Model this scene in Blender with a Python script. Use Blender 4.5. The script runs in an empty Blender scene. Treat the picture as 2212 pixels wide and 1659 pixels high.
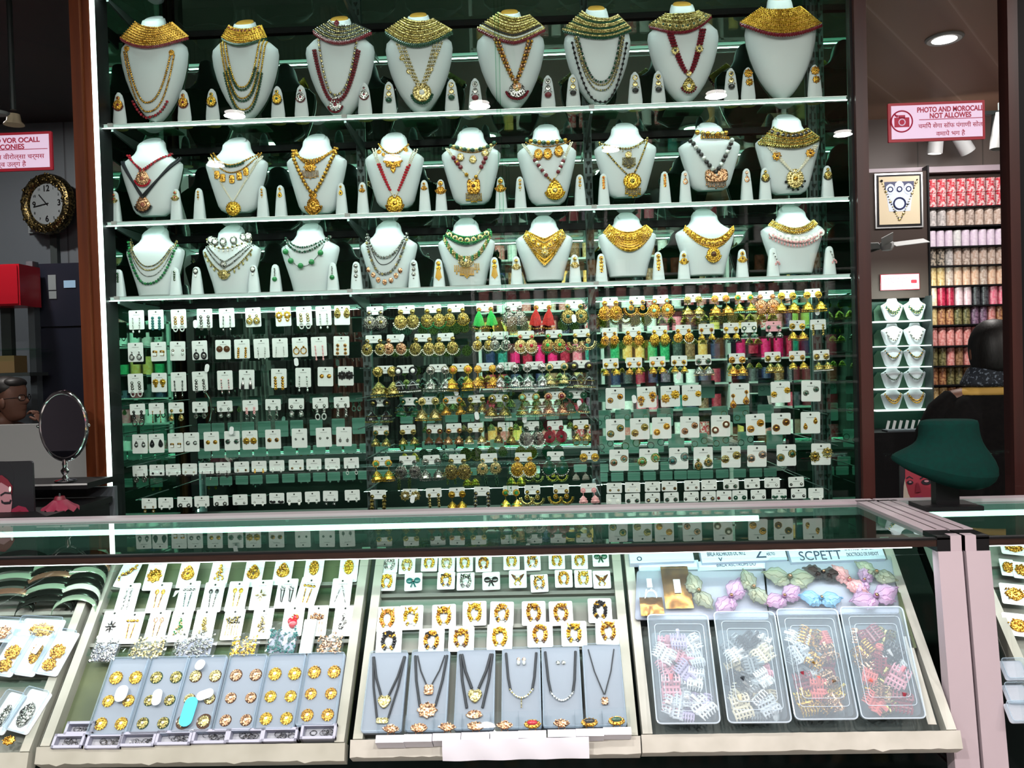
import bpy, math, random
import numpy as np
from mathutils import Matrix, Vector
random.seed(7)
sc = bpy.context.scene
COL = sc.collection
R_ = math.radians
# ------------------------------------------------------------------ camera
F = 1800.0
CAMZ = 1.45
CM = (Matrix.Rotation(0.0331, 3, 'Z') @ Matrix.Rotation(math.pi/2 - 0.0200, 3, 'X') @ Matrix.Rotation(-0.0282, 3, 'Z'))
cd = bpy.data.cameras.new('camera'); cam = bpy.data.objects.new('camera', cd); COL.objects.link(cam)
cd.sensor_width = 36; cd.lens = F / 2212 * 36; cd.clip_start = 0.05
cam.matrix_world = Matrix.Translation((0, 0, CAMZ)) @ CM.to_4x4()
sc.camera = cam
# ------------------------------------------------------------------ exposure and world
vs = sc.view_settings
vs.view_transform = 'Standard'; vs.look = 'None'; vs.gamma = 1.0; vs.exposure = 0.0; vs.use_curve_mapping = False
wd = bpy.data.worlds.new('world'); sc.world = wd; wd.use_nodes = True
wd.node_tree.nodes['Background'].inputs[0].default_value = (0.7, 0.85, 0.9, 1)
wd.node_tree.nodes['Background'].inputs[1].default_value = 0.05
sc.cycles.max_bounces = 12; sc.cycles.transparent_max_bounces = 40; sc.cycles.glossy_bounces = 6
sc.cycles.caustics_reflective = False; sc.cycles.caustics_refractive = False
sc.cycles.sample_clamp_indirect = 4.0

def area(name, loc, to, sx, sy, e, col=(1, 1, 1), disk=False, spread=math.pi):
    l = bpy.data.lights.new(name, 'AREA'); l.energy = e; l.color = col; l.spread = spread
    if disk: l.shape = 'DISK'; l.size = sx
    else: l.shape = 'RECTANGLE'; l.size = sx; l.size_y = sy
    o = bpy.data.objects.new(name, l); COL.objects.link(o); o.location = loc
    o.rotation_euler = (Vector(to) - Vector(loc)).to_track_quat('-Z', 'Y').to_euler()
    return o
CEIL = 3.14
LAMPS = [(-1.9, .62), (-.33, .62), (1.15, .62), (-1.1, -.6), (.6, -.6), (2.6, 1.6), (2.205, 4.55), (-3.1, 4.2), (2.3, -.4), (-2.5, -.6)]  # the one in the left rear room is added to brighten it
LE = [26, 26, 26, 95, 95, 16, 26, 26, 60, 40]
for (lx, ly), e in zip(LAMPS, LE):
    area('downlight_lamp', (lx, ly, CEIL - .035), (lx, ly + .01, 0), .13, 0, e, (1, .93, .88), True)

# ------------------------------------------------------------------ projection helpers
def ray(px, py): return CM @ Vector((px - 1106, 829.5 - py, -F))
def P(px, py, Y):
    r = ray(px, py); return Vector((r.x / r.y * Y, Y, CAMZ + r.z / r.y * Y))
# the sloping display trays in the counter lie in one tilted plane
TL = P(1100, 1606, 1.86); TH = P(1100, 1196, 2.20)
tv = Vector((0, TH.y - TL.y, TH.z - TL.z)).normalized()
TN = Vector((0, -tv.z, tv.y))                 # outward normal
TILT = math.atan2(tv.y, tv.z)
def T(px, py, off=0.0):
    r = ray(px, py); o = Vector((0, 0, CAMZ)); p0 = TL + TN * off
    return o + r * ((p0 - o).dot(TN) / r.dot(TN))
RT = Matrix.Rotation(-TILT, 4, 'X')

# ------------------------------------------------------------------ materials
MATS = {}
def nodes(name):
    m = bpy.data.materials.new(name); m.use_nodes = True; nt = m.node_tree
    for n in list(nt.nodes): nt.nodes.remove(n)
    o = nt.nodes.new('ShaderNodeOutputMaterial'); MATS[name] = m
    return m, nt, o
def coord(nt, scale, kind='Object'):
    tc = nt.nodes.new('ShaderNodeTexCoord'); mp = nt.nodes.new('ShaderNodeMapping')
    mp.inputs['Scale'].default_value = scale if isinstance(scale, tuple) else (scale,) * 3
    nt.links.new(tc.outputs[kind], mp.inputs[0]); return mp.outputs[0]
def pbr(name, col, rough=.5, metal=0.0, col2=None, ns=60.0, bump=0.0, spec=.5, emit=None, es=0, alpha=1, stretch=(1, 1, 1), sub=0, lo=.35, hi=.65, coat=0):
    m, nt, o = nodes(name)
    b = nt.nodes.new('ShaderNodeBsdfPrincipled'); nt.links.new(b.outputs[0], o.inputs[0])
    b.inputs['Base Color'].default_value = (*col, 1); b.inputs['Roughness'].default_value = rough
    b.inputs['Metallic'].default_value = metal; b.inputs['Specular IOR Level'].default_value = spec
    b.inputs['Coat Weight'].default_value = coat
    if alpha < 1: b.inputs['Alpha'].default_value = alpha
    if emit: b.inputs['Emission Color'].default_value = (*emit, 1); b.inputs['Emission Strength'].default_value = es
    if col2 or bump:
        v = coord(nt, tuple(ns * s for s in stretch))
        n = nt.nodes.new('ShaderNodeTexNoise'); n.inputs['Scale'].default_value = 1; n.inputs['Detail'].default_value = 3
        nt.links.new(v, n.inputs['Vector'])
        if col2:
            r = nt.nodes.new('ShaderNodeValToRGB'); e = r.color_ramp.elements
            e[0].position = lo; e[1].position = hi; e[0].color = (*col, 1); e[1].color = (*col2, 1)
            nt.links.new(n.outputs[0], r.inputs[0]); nt.links.new(r.outputs[0], b.inputs['Base Color'])
        if bump:
            bp = nt.nodes.new('ShaderNodeBump'); bp.inputs['Strength'].default_value = bump; bp.inputs['Distance'].default_value = .002
            nt.links.new(n.outputs[0], bp.inputs['Height']); nt.links.new(bp.outputs[0], b.inputs['Normal'])
    return m
def emis(name, col, s):
    m, nt, o = nodes(name); e = nt.nodes.new('ShaderNodeEmission')
    e.inputs[0].default_value = (*col, 1); e.inputs[1].default_value = s; nt.links.new(e.outputs[0], o.inputs[0]); return m
def glass(name, tint, ior=1.45, base=0.0, rough=0.0, milk=0.0, mcol=(.8, .85, .9)):
    m, nt, o = nodes(name); L = nt.links.new
    t = nt.nodes.new('ShaderNodeBsdfTransparent'); t.inputs[0].default_value = (*tint, 1)
    g = nt.nodes.new('ShaderNodeBsdfGlossy'); g.inputs['Roughness'].default_value = rough
    f0 = nt.nodes.new('ShaderNodeFresnel'); f0.inputs[0].default_value = ior
    ge = nt.nodes.new('ShaderNodeNewGeometry'); iv = nt.nodes.new('ShaderNodeMath'); iv.operation = 'SUBTRACT'; iv.inputs[0].default_value = 1.0; L(ge.outputs['Backfacing'], iv.inputs[1])
    fr = nt.nodes.new('ShaderNodeMath'); fr.operation = 'MULTIPLY'; L(f0.outputs[0], fr.inputs[0]); L(iv.outputs[0], fr.inputs[1])   # only the outer face reflects
    body = t.outputs[0]
    if milk:
        d = nt.nodes.new('ShaderNodeBsdfDiffuse'); d.inputs[0].default_value = (*mcol, 1)
        mm = nt.nodes.new('ShaderNodeMixShader'); mm.inputs[0].default_value = milk
        L(t.outputs[0], mm.inputs[1]); L(d.outputs[0], mm.inputs[2]); body = mm.outputs[0]
    mx = nt.nodes.new('ShaderNodeMixShader')
    if base:
        mt = nt.nodes.new('ShaderNodeMath'); mt.operation = 'ADD'; mt.use_clamp = True; L(fr.outputs[0], mt.inputs[0]); mb_ = nt.nodes.new('ShaderNodeMath'); mb_.operation = 'MULTIPLY'; mb_.inputs[1].default_value = base; L(iv.outputs[0], mb_.inputs[0]); L(mb_.outputs[0], mt.inputs[1]); L(mt.outputs[0], mx.inputs[0])
    else: L(fr.outputs[0], mx.inputs[0])
    L(body, mx.inputs[1]); L(g.outputs[0], mx.inputs[2]); L(mx.outputs[0], o.inputs[0]); return m

def gold(name, c1, c2, rough=.28, ns=230, lo=.42, hi=.6): return pbr(name, c1, rough, 1.0, c2, ns, .6, lo=lo, hi=hi)  # dark noise tone paints shaded crevices into the metal
gold('gold', (.22, .10, .012), (1.0, .57, .11))
gold('yellow_gold', (.30, .15, .01), (1.0, .70, .12), .32)
gold('pale_gold', (.24, .19, .06), (1.0, .84, .42))
gold('olive_gold', (.08, .065, .015), (.72, .58, .20))
gold('rose_gold', (.16, .07, .03), (1.0, .60, .36))
gold('silver', (.10, .10, .10), (.92, .92, .90), .2)
gold('dark_silver', (.05, .055, .05), (.62, .64, .58), .25)
for q_, c_ in (('gold', (.42, .22, .03)), ('yellow_gold', (.60, .35, .04)), ('pale_gold', (.48, .38, .14)), ('olive_gold', (.24, .20, .06)), ('dark_silver', (.03, .035, .03)), ('emerald_bead', (.004, .05, .02))): pbr(q_ + '_plate', c_, .4, .7)  # darker plates paint in the shade between bead rows
pbr('pearl', (.86, .82, .68), .25, 0, None, spec=.7)
pbr('white_bead', (.85, .87, .85), .2)
pbr('red_bead', (.50, .012, .03), .2, spec=.7); pbr('maroon_bead', (.18, .008, .02), .2, spec=.8)
pbr('green_bead', (.006, .07, .035), .15, spec=.9); pbr('emerald_bead', (.02, .22, .06), .2)
pbr('black_bead', (.012, .012, .014), .15, spec=.9); pbr('pink_bead', (.75, .36, .38), .3)
pbr('bright_green', (.03, .55, .10), .7, 0, (.02, .35, .06), 300); pbr('bright_red', (.6, .03, .02), .7, 0, (.35, .01, .01), 200)
pbr('amber', (.75, .42, .05), .3); pbr('teal_bead', (.02, .12, .12), .2); pbr('mint_bead', (.3, .7, .45), .3)
pbr('orange_bead', (.7, .22, .04), .3); pbr('rose_stone', (.35, .1, .06), .15); pbr('crystal', (.75, .8, .78), .08, .3, spec=1)
pbr('black_cord', (.008, .01, .016), .6); pbr('brown_stone', (.10, .04, .015), .2)
pbr('bust_white', (.72, .79, .83), .45, 0, (.69, .76, .80), 8, .03); pbr('bust_green_back', (.018, .07, .035), .7)
pbr('cap_gold', (.75, .42, .08), .35, .2, (.62, .33, .05), 30)
pbr('card_white', (.72, .76, .76), .5); pbr('card_ink', (.25, .28, .28), .6); pbr('hole_black', (.02, .025, .02), .8)
pbr('pink_card', (.75, .35, .42), .5); pbr('yellow_card', (.75, .7, .4), .5)
glass('clear_acrylic', (.86, .95, .92), 1.4, .03)
glass('front_glass', (.95, .985, .965), 1.35, .03)
glass('shelf_glass', (.80, .95, .88), 1.4, .02)
glass('shelf_edge', (.30, .8, .6), 1.4, .05)
glass('top_glass', (.60, .82, .74), 1.5, .03)
glass('side_glass', (.97, .98, .98), 1.15)
glass('clear_bag', (.93, .97, .97), 1.4, .06, .08, .05)
glass('bin_plastic', (.86, .92, .95), 1.3, .0, .10, .20, (.66, .78, .90))
glass('clear_lid', (.97, .985, .99), 1.2, .0, 0, .01)
def mirror():
    m, nt, o = nodes('cabinet_mirror'); g = nt.nodes.new('ShaderNodeBsdfGlossy'); g.inputs['Roughness'].default_value = 0.0
    g.inputs[0].default_value = (.48, .76, .64, 1); nt.links.new(g.outputs[0], o.inputs[0])
mirror()
emis('led_white', (.82, 1.0, .93), 5.0); emis('led_edge', (.75, 1.0, .9), .7); emis('lamp_glow', (1, .95, .9), 18); emis('tube_glow', (.75, 1, .9), 6)
pbr('aluminium', (.6, .62, .62), .35, .9); pbr('dark_metal', (.055, .07, .07), .5, .4); pbr('upright_metal', (.10, .13, .13), .5, .6)
pbr('pink_frame', (.40, .33, .37), .4, 0, (.37, .31, .345), 3); pbr('brown_rail', (.022, .008, .005), .35, 0, (.014, .005, .003), 20, stretch=(1, 8, 8))
pbr('black_plastic', (.005, .005, .006), .5, spec=.2); pbr('black_cloth', (.004, .0035, .004), .95, 0, (.007, .006, .006), 60, .2, spec=.2)
pbr('orange_wood', (.13, .032, .010), .45, 0, (.06, .013, .004), 22, .05, stretch=(1, 1, .06), spec=.2)
pbr('maroon_wood', (.055, .014, .011), .4, 0, (.030, .008, .007), 18, .05, stretch=(1, 1, .07))
pbr('tray_cream', (.40, .40, .35), .55, 0, (.33, .33, .28), 9, .1); pbr('paper_cream', (.47, .46, .42), .7, 0, (.40, .39, .35), 14, .35)
pbr('tray_green', (.10, .125, .055), .6, 0, (.06, .08, .04), 10); pbr('tray_dark', (.05, .06, .055), .6); pbr('tray_grey', (.19, .20, .175), .6)
pbr('velvet_panel', (.29, .32, .38), .8); pbr('box_lining', (.36, .37, .47), .7); pbr('lavender', (.36, .375, .48), .5); pbr('lavender_in', (.36, .37, .42), .6); pbr('foam_white', (.60, .60, .67), .7)
pbr('paper_white', (.80, .82, .86), .6); pbr('box_blue_white', (.62, .70, .86), .5); pbr('print_blue', (.03, .05, .10), .6)
pbr('green_felt', (.002, .026, .021), .95, 0, (.003, .021, .018), 90, .1, spec=.1)
pbr('sign_red', (.33, .004, .02), .4); pbr('floor_tile', (.42, .40, .38), .5, 0, (.36, .34, .32), 3); pbr('sign_white', (.80, .62, .84), .5, emit=(.85, .72, .95), es=.18); pbr('sign_ink', (.42, .006, .05), .5)  # sign white carries a faint painted glow of its own
pbr('grey_wall', (.10, .12, .135), .6, 0, (.08, .10, .115), 2); pbr('dark_wall', (.018, .014, .016), .8); pbr('brown_wall', (.035, .020, .014), .7)
pbr('fridge', (.012, .014, .026), .35); pbr('white_panel', (.42, .43, .43), .5); pbr('red_plastic', (.45, .008, .02), .35)
pbr('cardboard', (.20, .13, .05), .8); pbr('chrome', (.75, .75, .78), .08, 1.0); pbr('dial', (.22, .25, .26), .5)
pbr('clock_gilt', (.02, .016, .008), .35, .9, (.30, .22, .08), 90, 1.0, lo=.45, hi=.7)
m, nt, o = nodes('side_mirror'); g = nt.nodes.new('ShaderNodeBsdfGlossy'); g.inputs['Roughness'].default_value = .02; g.inputs[0].default_value = (.26, .50, .40, 1); nt.links.new(g.outputs[0], o.inputs[0])
m, nt, o = nodes('smoked_mirror'); g = nt.nodes.new('ShaderNodeBsdfGlossy'); g.inputs['Roughness'].default_value = .01; g.inputs[0].default_value = (.35, .42, .40, 1); nt.links.new(g.outputs[0], o.inputs[0])
m, nt, o = nodes('dark_mirror'); g = nt.nodes.new('ShaderNodeBsdfGlossy'); g.inputs['Roughness'].default_value = .02; g.inputs[0].default_value = (.5, .5, .6, 1); nt.links.new(g.outputs[0], o.inputs[0])
pbr('skin', (.15, .065, .042), .6); pbr('skin_dark', (.16, .07, .045), .55); pbr('hair', (.006, .005, .005), .5, 0, (.012, .01, .01), 200, .3, stretch=(1, 1, .2))
pbr('scarf', (.015, .02, .03), .8, 0, (.18, .22, .28), 90, .3, lo=.56, hi=.62); pbr('mustard', (.60, .36, .08), .7)
pbr('poster_skin', (.34, .16, .19), .5); pbr('poster_red', (.14, .008, .02), .5); pbr('poster_black', (.008, .006, .010), .5); pbr('poster_pink', (.20, .012, .04), .5); pbr('poster_lip', (.20, .015, .05), .5); pbr('poster_tan', (.38, .32, .27), .5); pbr('poster_redface', (.22, .02, .035), .5)
def planks(name, c1, c2, c3, scale, ang, gap=.04):
    m, nt, o = nodes(name); L = nt.links.new
    b = nt.nodes.new('ShaderNodeBsdfPrincipled'); L(b.outputs[0], o.inputs[0]); b.inputs['Roughness'].default_value = .5
    tc = nt.nodes.new('ShaderNodeTexCoord'); mp = nt.nodes.new('ShaderNodeMapping'); mp.inputs['Rotation'].default_value = (0, 0, ang)
    L(tc.outputs['Object'], mp.inputs[0]); sp = nt.nodes.new('ShaderNodeSeparateXYZ'); L(mp.outputs[0], sp.inputs[0])
    a = nt.nodes.new('ShaderNodeMath'); a.operation = 'MULTIPLY'; a.inputs[1].default_value = scale; L(sp.outputs['X'], a.inputs[0])
    fr = nt.nodes.new('ShaderNodeMath'); fr.operation = 'FRACT'; L(a.outputs[0], fr.inputs[0])
    r = nt.nodes.new('ShaderNodeValToRGB'); e = r.color_ramp.elements; r.color_ramp.interpolation = 'LINEAR'
    e[0].position = 0; e[0].color = (*c3, 1); e[1].position = gap; e[1].color = (*c1, 1)
    x = e.new(.8); x.color = (*c2, 1); x = e.new(1); x.color = (*c1, 1)
    L(fr.outputs[0], r.inputs[0]); L(r.outputs[0], b.inputs['Base Color']); return m
planks('ceiling_planks', (.34, .21, .14), (.25, .14, .09), (.48, .33, .24), 3.2, R_(38), .05)
planks('wall_planks', (.085, .065, .055), (.07, .055, .048), (.02, .015, .012), 2.2, 0, .03)
planks('grey_planks', (.13, .15, .17), (.11, .13, .15), (.02, .02, .025), 1.3, 0, .02)
planks('dark_ceiling', (.022, .014, .013), (.030, .018, .016), (.012, .008, .008), 1.1, R_(40), .03)

# ------------------------------------------------------------------ mesh builder
def _ico(n):
    import bmesh
    bm = bmesh.new(); bmesh.ops.create_icosphere(bm, subdivisions=n, radius=1)
    v = np.array([p.co[:] for p in bm.verts]); f = [tuple(q.index for q in x.verts) for x in bm.faces]; bm.free(); return v, f
ICO = {1: _ico(1), 2: _ico(2), 3: _ico(3)}
class MB:
    def __init__(s): s.v = []; s.f = []; s.m = []; s.n = 0
    def add(s, v, f, m=0):
        s.v.append(np.asarray(v, dtype=float).reshape(-1, 3)); k = s.n
        s.f += [tuple(i + k for i in q) for q in f]; s.m += [m] * len(f); s.n += len(s.v[-1]); return s
    def ball(s, c, r, m=0, lv=1, sx=1, sy=1, sz=1):
        v, f = ICO[lv]; return s.add(v * np.array([r * sx, r * sy, r * sz]) + np.array(c), f, m)
    def box(s, c, d, m=0, rot=None):
        x, y, z = [q / 2 for q in d]
        v = np.array([(a, b, e) for a in (-x, x) for b in (-y, y) for e in (-z, z)])
        if rot is not None: v = v @ np.array(rot.to_3x3()).T
        return s.add(v + np.array(c), [(0, 1, 3, 2), (4, 6, 7, 5), (0, 4, 5, 1), (2, 3, 7, 6), (0, 2, 6, 4), (1, 5, 7, 3)], m)
    def quad(s, a, b, c, d, m=0): return s.add([a, b, c, d], [(0, 1, 2, 3)], m)
    def hexa(s, lo, hi, m=0):   # two matching quads
        return s.add(list(lo) + list(hi), [(3, 2, 1, 0), (4, 5, 6, 7), (0, 1, 5, 4), (1, 2, 6, 5), (2, 3, 7, 6), (3, 0, 4, 7)], m)
    def prism(s, pts, y0, y1, m=0, rim=None):   # outline in x,z extruded along y
        n = len(pts); v = [(x, y0, z) for x, z in pts] + [(x, y1, z) for x, z in pts]
        s.add(v, [tuple(range(n)), tuple(range(2 * n - 1, n - 1, -1))], m)
        return s.add(v, [(i, i + n, (i + 1) % n + n, (i + 1) % n) for i in range(n)], m if rim is None else rim)
    def tube(s, pts, r, m=0, n=6, cap=True):
        pts = [Vector(p) for p in pts]; rings = []; k = len(pts); rr = r if isinstance(r, (list, tuple)) else [r] * k
        up = None
        for i, p in enumerate(pts):
            d = (pts[min(i + 1, k - 1)] - pts[max(i - 1, 0)])
            if d.length < 1e-9: d = Vector((0, 0, 1))
            d.normalize()
            if up is None or abs(up.dot(d)) > .95: up = Vector((0, 1, 0)) if abs(d.y) < .9 else Vector((1, 0, 0))
            a = up.cross(d).normalized(); b = d.cross(a)
            rings += [p + (a * math.cos(2 * math.pi * j / n) + b * math.sin(2 * math.pi * j / n)) * rr[i] for j in range(n)]
        f = [(i * n + j, i * n + (j + 1) % n, (i + 1) * n + (j + 1) % n, (i + 1) * n + j) for i in range(k - 1) for j in range(n)]
        if cap: f += [tuple(range(n - 1, -1, -1)), tuple((k - 1) * n + j for j in range(n))]
        return s.add([q[:] for q in rings], f, m)
    def lathe(s, prof, n=16, m=0, axis='z', c=(0, 0, 0), sx=1.0):   # prof [(r,h)]
        v = []
        for r, h in prof:
            for j in range(n):
                a = 2 * math.pi * j / n; x, y = r * math.cos(a) * sx, r * math.sin(a)
                v.append((x + c[0], y + c[1], h + c[2]) if axis == 'z' else (x + c[0], h + c[1], y + c[2]))
        k = len(prof)
        f = [(i * n + j, i * n + (j + 1) % n, (i + 1) * n + (j + 1) % n, (i + 1) * n + j) for i in range(k - 1) for j in range(n)]
        if prof[0][0] > 1e-6: f.append(tuple(range(n - 1, -1, -1)))
        if prof[-1][0] > 1e-6: f.append(tuple((k - 1) * n + j for j in range(n)))
        return s.add(v, f, m)
    def ring(s, c, R, r, m=0, n=16, k=5, axis='y', sz=1.0):
        v = []
        for i in range(n):
            a = 2 * math.pi * i / n
            for j in range(k):
                b = 2 * math.pi * j / k; q = R + r * math.cos(b)
                x, z, y = q * math.cos(a), q * math.sin(a) * sz, r * math.sin(b)
                v.append((c[0] + x, c[1] + y, c[2] + z) if axis == 'y' else (c[0] + x, c[1] + z, c[2] + y))
        return s.add(v, [(i * k + j, i * k + (j + 1) % k, ((i + 1) % n) * k + (j + 1) % k, ((i + 1) % n) * k + j) for i in range(n) for j in range(k)], m)
    def loft(s, rings, m=0, cap=True, closed=True):
        n = len(rings[0]); v = [p for r in rings for p in r]; k = len(rings)
        e = n if closed else n - 1
        f = [(i * n + j, i * n + (j + 1) % n, (i + 1) * n + (j + 1) % n, (i + 1) * n + j) for i in range(k - 1) for j in range(e)]
        if cap: f += [tuple(range(n - 1, -1, -1)), tuple((k - 1) * n + j for j in range(n))]
        return s.add(v, f, m)
    def mesh(s, name, mats, smooth=True):
        me = bpy.data.meshes.new(name)
        v = np.concatenate(s.v) if s.v else np.zeros((0, 3))
        me.vertices.add(len(v)); me.vertices.foreach_set('co', v.ravel())
        ls = np.array([len(q) for q in s.f]); idx = np.fromiter((i for q in s.f for i in q), dtype=np.int32, count=int(ls.sum()))
        me.loops.add(len(idx)); me.loops.foreach_set('vertex_index', idx)
        me.polygons.add(len(ls)); st = np.zeros(len(ls), dtype=np.int32); st[1:] = np.cumsum(ls)[:-1]
        me.polygons.foreach_set('loop_start', st); me.polygons.foreach_set('loop_total', ls.astype(np.int32))
        for q in (mats if isinstance(mats, (list, tuple)) else [mats]): me.materials.append(MATS[q])
        me.polygons.foreach_set('material_index', np.array(s.m, dtype=np.int32))
        me.update(calc_edges=True); me.validate()
        me.polygons.foreach_set('use_smooth', np.full(len(me.polygons), bool(smooth)))
        if smooth:
            try: me.set_sharp_from_angle(angle=R_(38))
            except Exception: pass
        return me
    def obj(s, name, mats, parent=None, smooth=True, mw=None):
        return link(name, s.mesh(name, mats, smooth), parent, mw)
def link(name, me, parent=None, mw=None):
    o = bpy.data.objects.new(name, me); COL.objects.link(o)
    if parent is not None: o.parent = parent
    if mw is not None: o.matrix_local = mw
    return o
LABELS = {}
def tag(o, label, cat, group=None, kind=None):
    if kind: o['kind'] = kind
    if label: o['label'] = label; o['category'] = cat
    if group: o['group'] = group
    return o
def thing(name, label, cat, loc=(0, 0, 0), group=None, mw=None):
    o = bpy.data.objects.new(name, None); COL.objects.link(o); o.empty_display_size = .02
    if mw is not None: o.matrix_world = mw
    else: o.location = loc
    return tag(o, label, cat, group)
def struct(name, mb, mats, smooth=False):
    o = mb.obj(name, mats, smooth=smooth); o['kind'] = 'structure'; return o
def Wm(loc, tilt=False, rz=0.0, ry=0.0, rx=0.0):
    m = Matrix.Translation(loc)
    if tilt: m = m @ RT
    return m @ Matrix.Rotation(rz, 4, 'Z') @ Matrix.Rotation(rx, 4, 'X') @ Matrix.Rotation(ry, 4, 'Y')
def rrect(w, h, r, n=4, cx=0, cz=0):
    pts = []
    for ax, az, a0 in ((w/2 - r, h/2 - r, 0), (-w/2 + r, h/2 - r, 90), (-w/2 + r, -h/2 + r, 180), (w/2 - r, -h/2 + r, 270)):
        for i in range(n + 1):
            a = R_(a0 + 90 * i / n); pts.append((cx + ax + r * math.cos(a), cz + az + r * math.sin(a)))
    return pts[::-1]
ORD = ['first', 'second', 'third', 'fourth', 'fifth', 'sixth', 'seventh', 'eighth', 'ninth', 'tenth', 'eleventh', 'twelfth', 'thirteenth', 'fourteenth', 'fifteenth', 'sixteenth', 'seventeenth', 'eighteenth', 'nineteenth', 'twentieth'] + ['twenty-' + x for x in ('first', 'second', 'third', 'fourth', 'fifth', 'sixth', 'seventh', 'eighth', 'ninth')] + ['thirtieth'] + ['thirty-' + x for x in ('first', 'second', 'third', 'fourth', 'fifth', 'sixth')]
FONTMESH = {}
def text(s, size, mat, parent, loc, rot=(math.pi/2, 0, 0), width=None, name='lettering', align='CENTER', bold=.0, ext=.0004):
    cu = bpy.data.curves.new('t', 'FONT'); cu.body = s; cu.size = size; cu.align_x = align; cu.align_y = 'CENTER'; cu.extrude = ext; cu.offset = bold
    t = bpy.data.objects.new('t', cu); COL.objects.link(t)
    dg = bpy.context.evaluated_depsgraph_get(); dg.update()
    me = bpy.data.meshes.new_from_object(t.evaluated_get(dg)); bpy.data.objects.remove(t)
    me.materials.clear(); me.materials.append(MATS[mat])
    o = link(name, me, parent); o.location = loc; o.rotation_euler = rot
    if width and len(me.vertices):
        xs = [v.co.x for v in me.vertices]; w = max(xs) - min(xs)
        if w > 0: o.scale = (width / w, 1, 1)
    return o
# ================================================================== room
YC, YM, SH = 3.0, 3.345, 3.05           # cabinet front, mirror, shelf goods plane
def slab(x0, x1, y0, y1, z0, z1, m=0, mb=None):
    mb = mb or MB(); return mb.box(((x0+x1)/2, (y0+y1)/2, (z0+z1)/2), (x1-x0, y1-y0, z1-z0), m)
struct('floor', slab(-4.2, 4.2, -2.2, 6.4, -.1, 0), 'floor_tile')
struct('ceiling', slab(1.35, 4.2, -2.2, 6.4, CEIL, CEIL + .1), 'ceiling_planks')
struct('ceiling', slab(-4.2, 1.35, -2.2, 6.4, CEIL, CEIL + .1), 'dark_ceiling')
struct('wall_left', slab(-4.2, -4.1, -2.2, 6.4, 0, CEIL), 'dark_wall')
struct('wall_right', slab(4.1, 4.2, -2.2, 6.4, 0, CEIL), 'brown_wall')
struct('wall_front', slab(-4.2, 4.2, -2.3, -2.2, 0, CEIL), 'dark_wall')
struct('wall_back', slab(1.3, 4.2, 6.3, 6.4, 0, CEIL), 'brown_wall')
struct('wall_back', slab(-4.2, -1.2, 5.4, 5.5, 0, CEIL), 'grey_planks')
# dropped band of dark planks over the far rack
b0, b1 = P(1890, 262, 6.05), P(1890, 366, 6.05)
struct('wall_band', slab(2.0, 4.1, 6.05, 6.3, b1.z, CEIL), 'wall_planks')
struct('wall_panel', slab(2.25, P(2003, 600, 6.0).x, 5.965, 6.1, P(1945, 645, 6.0).z, b1.z - .04), 'brown_wall')
struct('trim_1', slab(2.0, 4.1, 6.03, 6.3, b1.z - .04, b1.z), 'pink_frame')
# side walls that box the display cabinet off from the rooms behind
struct('wall_middle', slab(-1.62, 1.30, YM + .03, YM + .10, 0, CEIL), 'dark_wall')

XL = P(218, 600, YC).x; XR = P(1838, 600, YC).x
def lamp_fixture(x, y, lab, grp='round downlights in the ceiling'):
    t = thing('downlight', lab, 'ceiling light', (x, y, CEIL), grp)
    MB().lathe([(.065, -.012), (.085, -.014), (.095, -.006), (.095, 0)], 24, 0).obj('trim_ring', 'white_panel', t)
    MB().lathe([(.0, -.018), (.04, -.017), (.062, -.012), (.062, 0)], 24, 0).obj('diffuser', 'lamp_glow', t)
LN = ['downlight above the left counter, mirrored at the far left of the cabinet', 'downlight above the middle of the counter', 'downlight above the right part of the counter',
      'downlight over the aisle behind the viewer, left of centre', 'downlight over the aisle behind the viewer, right of centre', 'downlight over the right hand counter',
      'bright recessed downlight in the plank ceiling above the right no-photo sign', 'small fill downlight added for the room behind the left no-photo sign', 'downlight before the opposite bangle rack', 'downlight near the dark left corner of the shop']
for (x, y), l in zip(LAMPS, LN): lamp_fixture(x, y, l)

# ================================================================== display cabinet
cab = thing('display_cabinet', 'tall mirror-backed wall display cabinet with green-tinted glass and wooden frame', 'display cabinet', ((XL+XR)/2, YC, 0))
def rel(mb_fn, *a): pass
def cabpart(name, mb, mats, smooth=False):
    o = mb.obj(name, mats, cab, smooth); o.matrix_parent_inverse = Matrix.Translation((-(XL+XR)/2, -YC, 0)); return o
MBX = lambda: MB()
cabpart('mirror_back', slab(XL, XR, YM, YM + .012, .85, CEIL), 'cabinet_mirror')
pbr('cabinet_green', (.010, .045, .030), .25)
for x0, x1, nm in ((XL - .012, XL, 'side_panel'), (XR, XR + .012, 'side_panel')):
    cabpart(nm, slab(x0, x1, YC, YM, .85, CEIL), 'side_mirror')
cabpart('cabinet_base', slab(XL, XR, YC, YM, 0, .84), 'black_plastic')
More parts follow.
